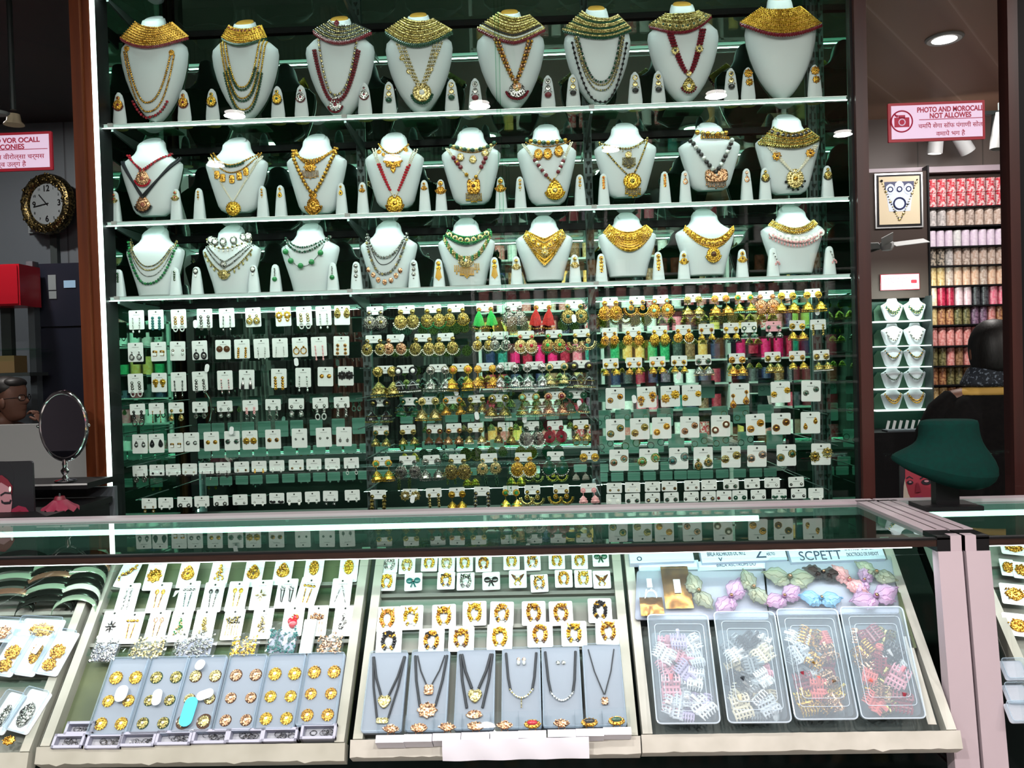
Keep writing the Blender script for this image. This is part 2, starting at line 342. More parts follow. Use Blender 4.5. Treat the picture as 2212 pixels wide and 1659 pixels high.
# left frame: two orange wooden posts and a white lit edge ; right frame: dark posts
def post(pxs, Y, d, mat, name):   # pxs = x of left/right at y=600
    a, b = P(pxs[0], 600, Y), P(pxs[1], 600, Y)
    return cabpart(name, slab(a.x, b.x, Y, Y + d, 0, CEIL), mat)
post((171, 192), 2.95, .10, 'orange_wood', 'wooden_post'); post((196, 215), 2.97, .10, 'orange_wood', 'wooden_post')
post((215, 224), 2.966, .008, 'led_white', 'lit_edge_strip'); post((215, 225), 2.975, .03, 'black_plastic', 'strip_back_mask')  # black backing added to keep the lit strip out of the mirror
cabpart('strip_side_mask', slab(P(224.5, 600, 2.96).x, P(225.5, 600, 2.96).x, 2.966, 3.05, .85, CEIL), 'black_plastic')  # thin black piece added to block the strip's mirror reflection
post((1846, 1856), 2.97, .12, 'black_plastic', 'frame_post'); post((1856, 1882), 2.95, .10, 'maroon_wood', 'wooden_post')
# slotted uprights near the mirror
for px in (283, 787, 1277, 1762):
    mb = MB(); p = P(px, 600, YM - .02)
    mb.box((p.x, YM - .012, 1.95), (.032, .016, 2.2), 0); mb.box((p.x, YM - .022, 1.95), (.008, .01, 2.2), 0)
    z = .9
    while z < CEIL - .1:
        for s in (-.009, .009): mb.box((p.x + s, YM - .0208, z), (.007, .003, .022), 1)
        mb.prism([(p.x - .009, z + .035), (p.x + .009, z + .035), (p.x, z + .018)], YM - .0295, YM - .026, 1); z += .06
    cabpart('slotted_upright', mb, ['upright_metal', 'hole_black'])
# glass shelves
S = [((225, 270), (1810, 212)), ((225, 482), (1820, 427)), ((230, 644), (1825, 592))]
ZS = [(P(*a, YC).z + P(*b, YC).z) / 2 for a, b in S]; ZTOP = P(1100, -48, YC).z
sn = ['topmost glass shelf, above the frame edge', 'glass shelf carrying the eight tall busts', 'glass shelf carrying the middle row of busts', 'glass shelf carrying the lowest row of busts']
for z, nm in zip([ZTOP] + ZS, sn):
    t = thing('glass_shelf', nm, 'shelf', ((XL+XR)/2, YC, z), 'glass shelves of the display cabinet')
    w = XR - XL - .01
    MB().box((0, .172, -.005), (w, .335, .008)).obj('glass_pane', 'shelf_glass', t, False)
    MB().box((0, .338, -.005), (w, .004, .009)).obj('rear_edge', 'black_plastic', t, False)
    MB().box((0, .000, -.006), (w, .009, .010)).obj('led_strip', 'led_edge', t, False)
    mb = MB(); mb.box((0, -.006, -.0135), (w, .014, .004)); mb.box((0, -.006, .0005), (w, .012, .0015)); mb.obj('front_profile', 'aluminium', t, False)
    for px in (250, 752, 1283):
        x = P(px, 450, YC).x - (XL+XR)/2
        mb = MB(); mb.add([(x-.004, .32, -.012), (x+.004, .32, -.012), (x+.004, -.004, -.012), (x-.004, -.004, -.012), (x-.004, .32, -.07), (x+.004, .32, -.07), (x+.004, -.004, -.024), (x-.004, -.004, -.024)],
               [(0, 1, 2, 3), (7, 6, 5, 4), (0, 4, 5, 1), (1, 5, 6, 2), (2, 6, 7, 3), (3, 7, 4, 0)])
        mb.obj('bracket', 'dark_metal', t, False)
        MB().box((x, -.016, -.004), (.018, .008, .012)).obj('clip', 'white_panel', t, False)
    # the strip lights the goods under and behind it
    if nm != sn[0] or 1: 
        area('shelf_strip_lamp', ((XL+XR)/2, 2.985, z - .014), ((XL+XR)/2, 3.13, z - .22), w, .012, 4.5 if z is ZS[2] else 4.8, (.80, 1.0, .92))
        MB().box((0, .330, -.017), (w, .003, .018)).obj('rear_lamp_mask', 'black_plastic', t, False)  # black strip added to hide the rear fill lamp from view
        if z is ZS[2]: area('rear_fill_lamp', ((XL+XR)/2, YM - .006, z - .012), ((XL+XR)/2, YM - .0061, z - .5), w, .007, 20, (.65, 1.0, .84))  # added lamp that brightens the card backs seen in the mirror
for (a, b, nm) in ((225, 1092, 'left sliding glass panel closing the front of the tall display cabinet'), (1084, 1846, 'right sliding glass panel closing the front of the tall display cabinet')):
    x0, x1 = P(a, 600, 2.96).x, P(b, 600, 2.96).x; y = 2.962 if a < 900 else 2.952
    t = thing('sliding_glass_panel', nm, 'glass panel', ((x0+x1)/2, y, .9)); t['group'] = 'sliding panels of the cabinet'
    MB().box((0, 0, 1.1), (x1 - x0, .005, 2.2)).obj('pane', 'front_glass', t, False)
    MB().box(((x1-x0)/2 if a < 900 else -(x1-x0)/2, 0, 1.1), (.0015, .006, 2.2)).obj('polished_edge', 'shelf_edge', t, False)

# ================================================================== busts
PA = [(0, .30, .042, .042), (.03, .33, .044, .044), (.1, .37, .045, .040), (.16, .47, .048, .03), (.22, .78, .05, .02), (.28, .97, .053, .012), (.34, 1, .055, .008), (.45, .965, .055, .006), (.58, .87, .053, .006), (.7, .74, .05, .006), (.8, .60, .046, .006), (.88, .45, .04, .006), (.94, .31, .033, .005), (.98, .18, .025, .004), (1, .02, .018, .003)]
PB = [(0, .37, .038, .038), (.03, .43, .040, .040), (.1, .46, .040, .036), (.16, .54, .042, .028), (.22, .70, .045, .02), (.28, .93, .05, .012), (.31, 1, .052, .008), (.36, 1.0, .052, .006), (.5, .92, .05, .006), (.65, .82, .046, .006), (.8, .72, .04, .006), (.9, .65, .036, .006), (.96, .56, .032, .005), (1, .40, .026, .004)]
PC = PB[:-3] + [(.9, .67, .036, .006), (.985, .635, .034, .005), (1, .60, .03, .004)]
Y0 = 3.085
class Bust:
    def __init__(s, cx, yt, yb, W, prof, row, label, zsh, cap):
        s.s = Y0 / F; pt = P(cx, yt, Y0 - .03); pb = P(cx, yb, Y0 - .03)
        s.zb = max(pb.z, zsh + .002); s.H = pt.z - s.zb; s.W = W * s.s / 2 * .985; s.prof = prof; s.x = (pt.x + pb.x) / 2; s.zt = pt.z
        s.root = thing('necklace_bust', label, 'jewellery bust', (s.x, Y0, zsh), 'white necklace busts on the %s shelf' % row)
        n = 28; rings = []; tl = []
        for t, w, d, bk in prof:
            ww = w * s.W; ring = []; tilt = .55 * max(0, 1 - t / .2)
            for j in range(n):
                a = 2 * math.pi * j / n; c, sn_ = math.cos(a), math.sin(a)
                q = math.copysign(abs(c) ** .8, c) * ww; y = -d * sn_ if sn_ > 0 else bk * -sn_
                ring.append((q, y, s.zt - zsh - t * s.H + tilt * y))
            rings.append(ring)
        MB().loft(rings).obj('bust_form', 'bust_white', s.root)
        r0 = rings[0]; c = (0, 0, s.zt - zsh + .001)
        mb = MB(); v = [(x * .86, y * .86, z + .0012) for x, y, z in r0] + [(x * .8, y * .8, z + .0045) for x, y, z in r0]
        mb.add(v, [(j, (j+1) % n, n + (j+1) % n, n + j) for j in range(n)] + [tuple(n + j for j in range(n))][:1]); 
        mb.obj('neck_cap', 'cap_gold' if cap else 'bust_white', s.root)
        mb = MB(); out = [(w * s.W * .97, s.zt - zsh - t * s.H) for t, w, d, bk in prof[4:]]
        mb.prism([(x, z) for x, z in out] + [(-x, z) for x, z in out[::-1]], .013, .017)
        bp = mb.obj('back_panel', 'bust_green_back', s.root)
        mb = MB(); g = s.zb - zsh
        if prof is PA: mb.box((0, .045, .04 + g/2), (.05, .05, .08 + g)); mb.box((0, .03, .003), (.14, .09, .006))
        else: mb.box((0, .03, .003 ), (s.W * 1.1, .06, .006)); mb.box((0, .03, g/2 + .01), (s.W * .8, .02, g + .02))
        mb.obj('foot', 'bust_green_back' if prof is PA else 'clear_acrylic', s.root, False)
    def y(s, x, z):
        t = min(max((s.zt - z) / s.H, 0), 1); pr = s.prof
        for i in range(len(pr) - 1):
            if pr[i + 1][0] >= t: break
        a, b = pr[i], pr[i + 1]; k = (t - a[0]) / (b[0] - a[0])
        w = (a[1] + (b[1] - a[1]) * k) * s.W; d = a[2] + (b[2] - a[2]) * k
        q = abs(x) / max(w, .002)
        if q < .92: return -d * math.sqrt(1 - q ** 2.4)
        return -d * .42 
    def L(s, px, py):
        p = P(px, py, Y0 - .045); return p.x - s.x, p.z
def curve(bu, a, b, c, p, lo=0, hi=1, n=60):
    (xa, za), (xb, zb), (xc, zc) = bu.L(*a), bu.L(*b), bu.L(*c); pts = []
    for i in range(n + 1):
        u = lo + (hi - lo) * i / n
        if u < .5: q = 1 - 2 * u; pts.append((xb + (xa - xb) * q, zb + (za - zb) * q ** p if q > 0 else zb))
        else: q = 2 * u - 1; pts.append((xb + (xc - xb) * q, zb + (zc - zb) * q ** p if q > 0 else zb))
    return pts
def resample(pts, step):
    out = [pts[0]]; acc = 0
    for a, b in zip(pts, pts[1:]):
        d = math.hypot(b[0]-a[0], b[1]-a[1]); u = 0
        while d > 0 and acc + d - u >= step:
            u += step - acc; acc = 0; out.append((a[0] + (b[0]-a[0]) * u / d, a[1] + (b[1]-a[1]) * u / d))
        acc += d - u
    return out
OUT = {'round': lambda a: (math.cos(a), math.sin(a)),
       'tear': lambda a: (math.cos(a) * (1 - .42 * max(0, math.sin(a))), math.sin(a) * (1.25 if math.sin(a) > 0 else .85)),
       'square': lambda a: (math.copysign(abs(math.cos(a)) ** .45, math.cos(a)), math.copysign(abs(math.sin(a)) ** .45, math.sin(a))),
       'heart': lambda a: (math.cos(a) * (1 - .35 * max(0, -math.sin(a))), (.85 * abs(math.sin(a)) ** .7 * (1 - .35 * math.exp(-(math.cos(a) / .3) ** 2)) if math.sin(a) > 0 else math.sin(a) * 1.15)),
       'fan': lambda a: (math.cos(a) * (.95 if math.sin(a) < 0 else .75), math.sin(a) * (.75 if math.sin(a) > 0 else 1.0)),
       'flower': lambda a: (math.cos(a) * (1 + .14 * math.cos(8 * a)), math.sin(a) * (1 + .14 * math.cos(8 * a))),
       'diamond': lambda a: (math.copysign(abs(math.cos(a)) ** 1.5, math.cos(a)), math.copysign(abs(math.sin(a)) ** 1.5, math.sin(a)))}
def ornament(mb, c, rx, rz, kind='round', a=0, b=1, fr=None, frn=9, dep=None, rings=2, stone=.3, bead=None):
    """a jewelled plaque facing -y; a,b,fr are material slots for metal, stone and fringe"""
    f = OUT[kind]; n = 24; x, y, z = c; r = min(rx, rz); dep = dep or r * .22
    P0 = [f(2 * math.pi * i / n) for i in range(n)]
    v = [(x + p * rx, y, z + q * rz) for p, q in P0] + [(x + p * rx * .93, y - dep * .7, z + q * rz * .93) for p, q in P0] + [(x + p * rx * .55, y - dep, z + q * rz * .55) for p, q in P0] + [(x, y - dep * 1.05, z)]
    fc = [(i, (i+1) % n, n + (i+1) % n, n + i) for i in range(n)] + [(n + i, n + (i+1) % n, 2*n + (i+1) % n, 2*n + i) for i in range(n)] + [(2*n + i, 2*n + (i+1) % n, 3*n) for i in range(n)]
    fc += [tuple(range(n))]
    mb.add(v, fc, a)
    bd = bead or r * .13
    for k, q in enumerate([.9, .62][:rings]):
        m = max(8, int(2 * math.pi * q * r / (bd * 2.1)))
        for i in range(m):
            u, w = f(2 * math.pi * i / m); mb.ball((x + u * rx * q, y - dep * (.75 if k == 0 else 1.0), z + w * rz * q), bd, a if (k or not fr or i % 2) else a, 1)
    if stone: mb.ball((x, y - dep, z), r * stone, b, 2, 1, .5, 1)
    if fr is not None:
        for i in range(frn):
            t = math.pi * (1.08 + .84 * i / (frn - 1)); u, w = f(t)
            mb.ball((x + u * rx * 1.12, y - dep * .4, z + w * rz * 1.12), bd * 1.35, fr, 1)
SIL = []
class Neck:
    """one necklace on one bust; coordinates are read off the photograph and laid on the bust's own surface"""
    def __init__(s, bu, label, group='necklaces on busts'):
        s.b = bu; s.root = thing('necklace', label, 'necklace', (bu.x, Y0, 0), group)
    def p3(s, x, z, r, lift=0): return (x, s.b.y(x, z) - r - lift, z)
    def strand(s, a, b, c, p, r, mats, lo=0, hi=1, gap=1.0, name='bead_strand', lift=0, fr=None, drop=0, every=1, side=None):
        u = s.b.s; r *= u; mats = mats.split('/') if isinstance(mats, str) else mats
        pts = resample(curve(s.b, a, b, c, p, lo, hi), 2 * r * gap * .95); mb = MB(); keep = []
        if gap > 1.3: mb.tube([s.p3(x, z, r * .4, lift) for x, z in pts], r * .3, 0, 4)
        for i, (x, z) in enumerate(pts):
            k = (i % len(mats)); mb.ball(s.p3(x, z, r, lift), r, k, 2 if r > 4.2 * u else 1)
        if fr:
            for i, (x, z) in enumerate(pts):
                if i % every == 0:
                    q = drop * u; mb.ball(s.p3(x, z - r - q * .8, r, lift), q * .55, len(mats), 1, .75, .75, 1.3)
        return mb.obj(name, mats + ([fr] if fr else []), s.root)
    def cord(s, a, b, c, p, r, mat='black_cord', lift=0, name='cord'):
        u = s.b.s; pts = curve(s.b, a, b, c, p, 0, 1, 24)
        MB().tube([s.p3(x, z, r * u, lift) for x, z in pts], r * u, 0, 6).obj(name, mat, s.root)
    def collar(s, ia, ib, ic, oa, ob, oc, n, mats, p=2.0, fr=None, frr=3, stones=None, name='collar', radial=False, d0=.040, d1=.062):
        """rows of metal beads fanned from an inner to an outer curve on a solid plate"""
        u = s.b.s; mats = mats.split('/'); mb = MB(); grid = []; M = 44
        A = curve(s.b, ia, ib, ic, p, 0, 1, M); B = curve(s.b, oa, ob, oc, p, 0, 1, M); hw = max(abs(q[0]) for q in B) * 1.02; hi_ = max(abs(q[0]) for q in A) * 1.04
        def pt(i, k, lift=0):
            (xa, za), (xb, zb) = A[i], B[i]; x = xa + (xb - xa) * k; z = za + (zb - za) * k
            w = hi_ + (hw - hi_) * k; d = d0 + (d1 - d0) * k
            return (x, min(s.b.y(x, z), -d * math.sqrt(max(0, 1 - (x / w) ** 2))) - lift, z)
        K = 6
        v = [pt(i, k / K, .001) for k in range(K + 1) for i in range(M + 1)]; v2 = [(x, y + .0025, z) for x, y, z in v]; W = M + 1
        fc = [(k*W + i, k*W + i + 1, (k+1)*W + i + 1, (k+1)*W + i) for k in range(K) for i in range(M)]
        mb.add(v, fc, len(mats)); mb.add(v2, [q[::-1] for q in fc], len(mats))
        for k in range(n):
            kk = k / (n - 1); line = [pt(i, kk, .002) for i in range(M + 1)]; m = k % len(mats)
            L_ = sum((Vector(a) - Vector(b)).length for a, b in zip(line, line[1:])); r = 2.0 * u
            if radial: r *= 1.3
            num = max(10, int(L_ / (2.2 * r)))
            if radial: num = 34 + 2 * (k // 4)
            for q in range(num):
                i = q / num * M; j = int(i); g = i - j; a, b = Vector(line[j]), Vector(line[j + 1]); c = a + (b - a) * g
                mb.ball(c, r * (1.15 if k % 3 == 0 else .95), m, 1)
        mb.obj(name, mats + [mats[0] if mats[0] + '_plate' not in MATS else mats[0] + '_plate'], s.root)
        if stones:
            kk, cnt, rr, m1, m2 = stones; mb = MB()
            for q in range(cnt):
                i = int((q + .5) / cnt * M); c = pt(i, kk, .004); ornament(mb, c, rr * u, rr * u, 'round', 0, 1, rings=1, stone=.5)
            mb.obj('stone_settings', [m1, m2], s.root)
        if fr:
            mb = MB(); num = int(M * 1.6)
            for q in range(num):
                i = q / num * M; j = int(i); g = i - j; a, b = Vector(pt(j, 1, .001)), Vector(pt(j + 1, 1, .001)); c = a + (b - a) * g
                mb.ball((c.x, c.y, c.z - frr * u * (1 + .5 * (q % 2))), frr * u, 0, 1, .8, .8, 1.2)
            mb.obj('bead_fringe', fr, s.root)
    def pend(s, px, py, rx, rz, kind, a, b, fr=None, frn=11, name='pendant', stone=.3, lift=.003, rings=2):
        x, z = s.b.L(px, py); u = s.b.s; mb = MB()
        ornament(mb, s.p3(x, z, 0, lift), rx * u, rz * u, kind, 0, 1, 2 if fr else None, frn, stone=stone, rings=rings)
        return mb.obj(name, [a, b] + ([fr] if fr else []), s.root)
    def tassels(s, px, py, w, n, L_, mat, r=1.3, name='tassel'):
        u = s.b.s; mb = MB()
        for i in range(n):
            x, z = s.b.L(px + w * (i / (n - 1) - .5), py); q = L_ * u * (1 - .25 * abs(2 * i / (n - 1) - 1)); k = max(2, int(q / (2 * r * u)))
            for j in range(k): mb.ball(s.p3(x, z - j * 2 * r * u, r * u, .003), r * u * (1.4 if j == k - 1 else 1), 0, 1)
        mb.obj(name, mat, s.root)
# ---------------------------------------------------------------- top row
r1 = [(328, 35, 262, 150), (526, 43, 256, 148), (732, 35, 253, 152), (904, 27, 243, 147), (1103, 20, 236, 148), (1292, 12, 228, 144), (1479, 3, 220, 153), (1691, -10, 213, 152)]
n1 = ['bust wearing the all-gold collar with red beads, far left', 'bust wearing the gold choker over four green strands', 'bust with silver collar and teardrop pendant', 'bust with scalloped green-edged collar and round pendant', 'bust with pointed red-edged collar and fan pendant', 'bust with green and white collar and bead rows', 'bust with olive gold collar and maroon bead rope', 'bust with only a broad gold collar, far right']
BA = [Bust(a, b, c, d, PA, 'top', 'tall white ' + l, ZS[0], i > 0) for i, ((a, b, c, d), l) in enumerate(zip(r1, n1))]
N = Neck(BA[0], 'gold bridal collar and long double chain edged in red beads')
N.collar((288, 44), (330, 60), (365, 40), (260, 80), (325, 102), (402, 72), 9, 'gold', fr='maroon_bead')
N.strand((273, 112), (318, 222), (370, 115), 2.3, 2.6, 'gold'); N.strand((267, 112), (318, 240), (376, 118), 2.5, 2.3, 'gold', name='bead_strand')
N.strand((262, 160), (318, 251), (376, 170), 2.4, 3.4, 'maroon_bead/red_bead', .16, .86); N.pend(274, 105, 6, 6, 'round', 'gold', 'gold', name='link'); N.pend(371, 114, 6, 6, 'round', 'gold', 'gold', name='link')
N = Neck(BA[1], 'gold choker with white stone and four green and gold strands')
N.collar((492, 52), (524, 64), (560, 47), (478, 78), (522, 97), (572, 74), 8, 'yellow_gold/gold', fr='green_bead', stones=(.12, 9, 4, 'gold', 'maroon_bead'))
for a, b, c, lo in (((487, 84), (524, 190), (562, 80), .14), ((481, 88), (524, 213), (568, 84), .12), ((476, 92), (524, 236), (574, 86), .1)):
    N.strand(a, b, c, 2.5, 2.2, 'yellow_gold'); N.strand((a[0]-2, a[1]+2), (b[0], b[1]+6), (c[0]+2, c[1]+2), 2.6, 2.9, 'green_bead', lo, 1-lo)
N = Neck(BA[2], 'silver collar with maroon edge, bead rope and teardrop pendant')
N.collar((712, 44), (734, 56), (765, 44), (678, 66), (737, 92), (800, 60), 9, 'dark_silver/pale_gold', fr='maroon_bead', frr=3.6); N.pend(729, 53, 6, 7, 'diamond', 'maroon_bead', 'maroon_bead', name='centre_stone', lift=.012)
N.strand((689, 88), (724, 206), (771, 88), 2.6, 3.0, 'pale_gold/silver'); N.strand((677, 110), (724, 222), (778, 108), 2.3, 3.0, 'maroon_bead'); N.strand((682, 110), (724, 217), (773, 108), 2.4, 3.0, 'maroon_bead')
N.pend(724, 226, 14, 17, 'tear', 'silver', 'maroon_bead', 'maroon_bead', 13)
N = Neck(BA[3], 'scalloped pale gold collar edged green with pearl sash and round pendant')
N.collar((872, 35), (905, 48), (936, 34), (832, 62), (903, 97), (976, 58), 10, 'pale_gold/olive_gold', fr='green_bead', frr=4.2, radial=True)
for d in (-8, -3, 3, 8): N.strand((863 + d, 90), (910 + d * .4, 190), (948 + d, 88), 1.3, 2.2, 'pale_gold/pearl')
for q in ((869, 127), (884, 156), (941, 119), (931, 151)): N.pend(*q, 5.5, 5.5, 'round', 'pale_gold', 'white_bead', name='disc')
N.pend(912, 201, 20, 20, 'round', 'pale_gold', 'white_bead', 'green_bead', 13)
N = Neck(BA[4], 'pointed pale gold collar edged red with gold chain and fan pendant')
N.collar((1076, 26), (1110, 40), (1146, 26), (1032, 56), (1110, 92), (1178, 54), 9, 'pale_gold/olive_gold/pale_gold/pale_gold/olive_gold/pale_gold/black_bead/white_bead/pale_gold', 1.6, fr='maroon_bead', frr=3.4, radial=True)
for d in (-4, 4): N.strand((1073 + d, 88), (1114 + d * .3, 180), (1146 + d, 86), 1.25, 4.0, 'rose_gold/gold')
N.pend(1117, 194, 22, 18, 'fan', 'silver', 'pale_gold', 'maroon_bead', 15); N.pend(1117, 188, 9, 9, 'round', 'rose_gold', 'white_bead', name='boss', lift=.008)
N = Neck(BA[5], 'white and green kundan collar with layered green and silver bead rows')
N.collar((1258, 22), (1300, 42), (1338, 25), (1217, 58), (1300, 82), (1366, 54), 10, 'pale_gold/pale_gold/green_bead', fr='green_bead', radial=True)
N.strand((1246, 70), (1300, 178), (1341, 68), 2.5, 2.8, 'silver/green_bead'); N.strand((1243, 72), (1300, 184), (1345, 70), 2.6, 2.4, 'pale_gold')
N.strand((1240, 74), (1300, 195), (1349, 72), 2.5, 2.4, 'pale_gold/silver'); N.strand((1236, 92), (1300, 218), (1356, 82), 2.4, 3.4, 'black_bead', gap=1.7)
N = Neck(BA[6], 'olive gold collar with ring motifs, maroon bead rope and drop pendant')
N.collar((1440, 24), (1477, 32), (1513, 18), (1405, 48), (1472, 70), (1538, 30), 9, 'olive_gold/pale_gold', fr='maroon_bead', stones=(.75, 9, 5, 'pale_gold', 'green_bead'), radial=True)
for d in (-5, 0, 5): N.strand((1446 + d, 72), (1487 + d * .5, 162), (1517 + d, 66), 1.6, 3.2, 'maroon_bead')
N.pend(1457, 113, 8, 8, 'flower', 'pale_gold', 'black_bead', name='rosette', stone=.4, lift=.009); N.pend(1509, 109, 8, 8, 'flower', 'pale_gold', 'black_bead', name='rosette', stone=.4, lift=.009)
N.pend(1487, 161, 6, 6, 'round', 'pale_gold', 'white_bead', name='link', lift=.008); N.pend(1488, 186, 14, 15, 'tear', 'olive_gold', 'white_bead', 'maroon_bead', 9)
N = Neck(BA[7], 'broad all-gold collar of many rows with a red bead edge')
N.collar((1648, 10), (1692, 22), (1735, 6), (1603, 42), (1690, 78), (1780, 44), 13, 'yellow_gold/yellow_gold/gold', fr='maroon_bead', frr=3.6, stones=(.2, 7, 5, 'yellow_gold', 'gold'), d1=.075)
# ---------------------------------------------------------------- middle row
r2 = [(322, 303, 465, 138), (507, 302, 457, 137), (681, 294, 459, 132), (850, 291, 447, 129), (1017, 280, 439, 129), (1182, 273, 440, 128), (1353, 270, 424, 134), (1536, 269, 409, 132), (1706, 251, 417, 136)]
n2 = ['with red and black cord pendants', 'with green choker and gold figure charms', 'with heavy gold bead necklaces', 'with red bead rope and oval gold pendant', 'with square gold pendant', 'with maroon and crystal rope and drop pendant', 'with plain chain and round fringed pendant', 'with black bead rope and three-stone pendant', 'with black and gold collar and pearl sash']
BB = [Bust(a, b, c, d, PB, 'middle', 'small white bust ' + l, ZS[1], False) for (a, b, c, d), l in zip(r2, n2)]
N = Neck(BB[0], 'two drop pendants on a red rope and a black cord')
for d in (-2.5, 2.5): N.strand((271 + d, 333), (310, 371 + d), (367 - d, 327), 1.05, 2.6, 'red_bead/maroon_bead')
N.pend(310, 387, 15, 17, 'tear', 'rose_gold', 'rose_stone', 'red_bead', 13)
for d in (-3, 3): N.cord((260 + d, 347), (308, 425 + d), (384 - d, 338), 1.08, 2.6)
N.pend(308, 442, 16, 17, 'tear', 'rose_gold', 'rose_stone', 'black_bead', 13)
N = Neck(BB[1], 'green and gold choker, gold figure charms and pearl chain with coin pendant')
N.strand((456, 328), (500, 358), (557, 325), 2, 2.4, 'gold'); N.strand((456, 331), (500, 361), (557, 328), 2, 3.2, 'green_bead', .22, .74)
N.strand((450, 330), (502, 374), (561, 326), 2, 2.0, 'gold')
for q in ((469, 378), (482, 385), (502, 388), (518, 381), (532, 371)): N.pend(*q, 6, 9, 'square', 'gold', 'gold', name='charm', rings=1, stone=.4)
for d in (-2, 2): N.strand((447 + d, 338), (502, 435), (562 + d, 333), 1.12, 1.7, 'pearl')
N.pend(502, 450, 16, 16, 'round', 'yellow_gold', 'yellow_gold')
N = Neck(BB[2], 'heavy gold bead choker and long chain with tall gold pendant')
for d in (-4, 0, 4): N.strand((632 + d, 322), (672, 352 + d), (725 - d, 314), 2, 3.2, 'gold')
N.pend(671, 362, 13, 10, 'flower', 'gold', 'gold'); N.tassels(671, 370, 34, 11, 20, 'gold', 1.2); N.strand((630, 330), (676, 418), (724, 326), 1.4, 4.4, 'gold')
N.pend(676, 422, 9, 9, 'diamond', 'gold', 'gold', name='link'); N.pend(676, 441, 17, 19, 'fan', 'gold', 'gold', 'gold', 13)
N = Neck(BB[3], 'gold choker with cluster drop and red bead rope with oval gold pendant')
N.strand((816, 308), (850, 334), (882, 305), 2, 2.6, 'gold'); N.pend(819, 328, 5, 5, 'round', 'gold', 'yellow_gold', name='disc'); N.pend(876, 323, 5, 5, 'round', 'gold', 'yellow_gold', name='disc'); N.pend(829, 335, 4, 4, 'round', 'gold', 'yellow_gold', name='disc')
N.pend(850, 350, 19, 14, 'flower', 'gold', 'brown_stone'); N.pend(850, 366, 6, 9, 'diamond', 'gold', 'brown_stone', name='drop')
for d in (-3, 3): N.strand((805 + d, 318), (852, 425), (897 + d, 318), 1.25, 2.0, 'pearl'); N.strand((805 + d, 318), (852, 425), (897 + d, 318), 1.25, 3.0, 'red_bead', .15, .40, lift=.001); N.strand((805 + d, 318), (852, 425), (897 + d, 318), 1.25, 3.0, 'red_bead', .60, .85, lift=.001)
N.pend(852, 438, 17, 18, 'round', 'yellow_gold', 'gold', 'gold', 13)
N = Neck(BB[4], 'black and gold choker with disc drops and square gold pendant')
N.strand((973, 312), (1023, 326), (1072, 300), 2, 4.4, 'green_bead/pale_gold', name='choker'); N.strand((973, 317), (1023, 331), (1072, 305), 2, 1.6, 'gold')
for q in ((995, 340), (1022, 345), (1048, 330)): N.pend(*q, 7, 8, 'round', 'pale_gold', 'white_bead', 'pale_gold', 9, name='disc_drop')
for d in (-2, 2): N.strand((964 + d, 318), (1022, 392), (1063 + d, 312), 1.2, 2.0, 'pearl')
for lo, hi, mt, rr in ((.14, .2, 'maroon_bead', 5), (.22, .27, 'maroon_bead', 5), (.2, .22, 'gold', 5), (.38, .42, 'gold', 4.5), (.58, .62, 'gold', 4.5), (.78, .84, 'maroon_bead', 5), (.72, .76, 'maroon_bead', 5)): N.strand((964, 318), (1022, 392), (1063, 312), 1.2, rr, mt, lo, hi, lift=.001, name='barrel_beads')
N.pend(1023, 402, 14, 16, 'square', 'gold', 'brown_stone'); N.tassels(1023, 418, 32, 10, 22, 'yellow_gold', 1.6)
N = Neck(BB[5], 'black and gold choker with three drops, maroon and crystal rope, drop pendant')
N.strand((1138, 298), (1183, 310), (1230, 295), 2, 5, 'green_bead/gold', name='choker'); N.strand((1136, 304), (1183, 318), (1232, 300), 2, 1.6, 'gold')
for q in ((1163, 334), (1183, 333), (1207, 327)): N.pend(*q, 9, 11, 'round', 'gold', 'pale_gold', 'gold', 9, name='disc_drop')
for d in (-2, 2): N.strand((1130 + d, 308), (1193, 392), (1235 + d, 303), 1.25, 1.8, 'pearl')
for k in range(7): N.strand((1130, 308), (1193, 392), (1235, 303), 1.25, 4.6, ('maroon_bead', 'crystal')[k % 2], .20 + k * .032, .225 + k * .032, lift=.001, name='barrel_beads')
for k in range(6): N.strand((1130, 308), (1193, 392), (1235, 303), 1.25, 4.6, ('maroon_bead', 'crystal')[k % 2], .65 + k * .032, .675 + k * .032, lift=.001, name='barrel_beads')
N.strand((1130, 308), (1193, 392), (1235, 303), 1.25, 3, 'gold', .43, .57, lift=.001); N.pend(1199, 411, 18, 19, 'tear', 'yellow_gold', 'pale_gold', 'yellow_gold', 13)
N = Neck(BB[6], 'antique gold chain necklace with tassel drop and round fringed pendant')
N.strand((1296, 305), (1352, 323), (1402, 293), 2, 3.0, 'olive_gold/pale_gold', fr='olive_gold', drop=3, every=3); N.pend(1357, 336, 7, 8, 'round', 'pale_gold', 'rose_gold'); N.tassels(1358, 343, 26, 9, 24, 'olive_gold', 1.6)
N.strand((1302, 318), (1364, 382), (1400, 300), 1.3, 2.3, 'yellow_gold/olive_gold'); N.pend(1366, 391, 19, 17, 'round', 'yellow_gold', 'olive_gold'); N.tassels(1368, 406, 32, 9, 22, 'yellow_gold', 1.8)
N = Neck(BB[7], 'gold choker with bead drops, black bead rope and rose gold three-stone pendant')
N.strand((1508, 283), (1545, 291), (1575, 281), 2, 5.5, 'gold/pale_gold', name='choker'); N.tassels(1545, 294, 60, 13, 8, 'gold', 1.9, name='bead_drops')
N.strand((1492, 303), (1546, 372), (1583, 299), 1.25, 5, 'black_bead/black_bead/crystal'); N.pend(1548, 379, 24, 14, 'square', 'rose_gold', 'rose_gold')
for q in (1532, 1548, 1566): N.pend(q, 378, 7, 7, 'round', 'rose_gold', 'white_bead', name='stone_setting', lift=.008)
N.tassels(1548, 392, 42, 11, 16, 'rose_gold', 1.6)
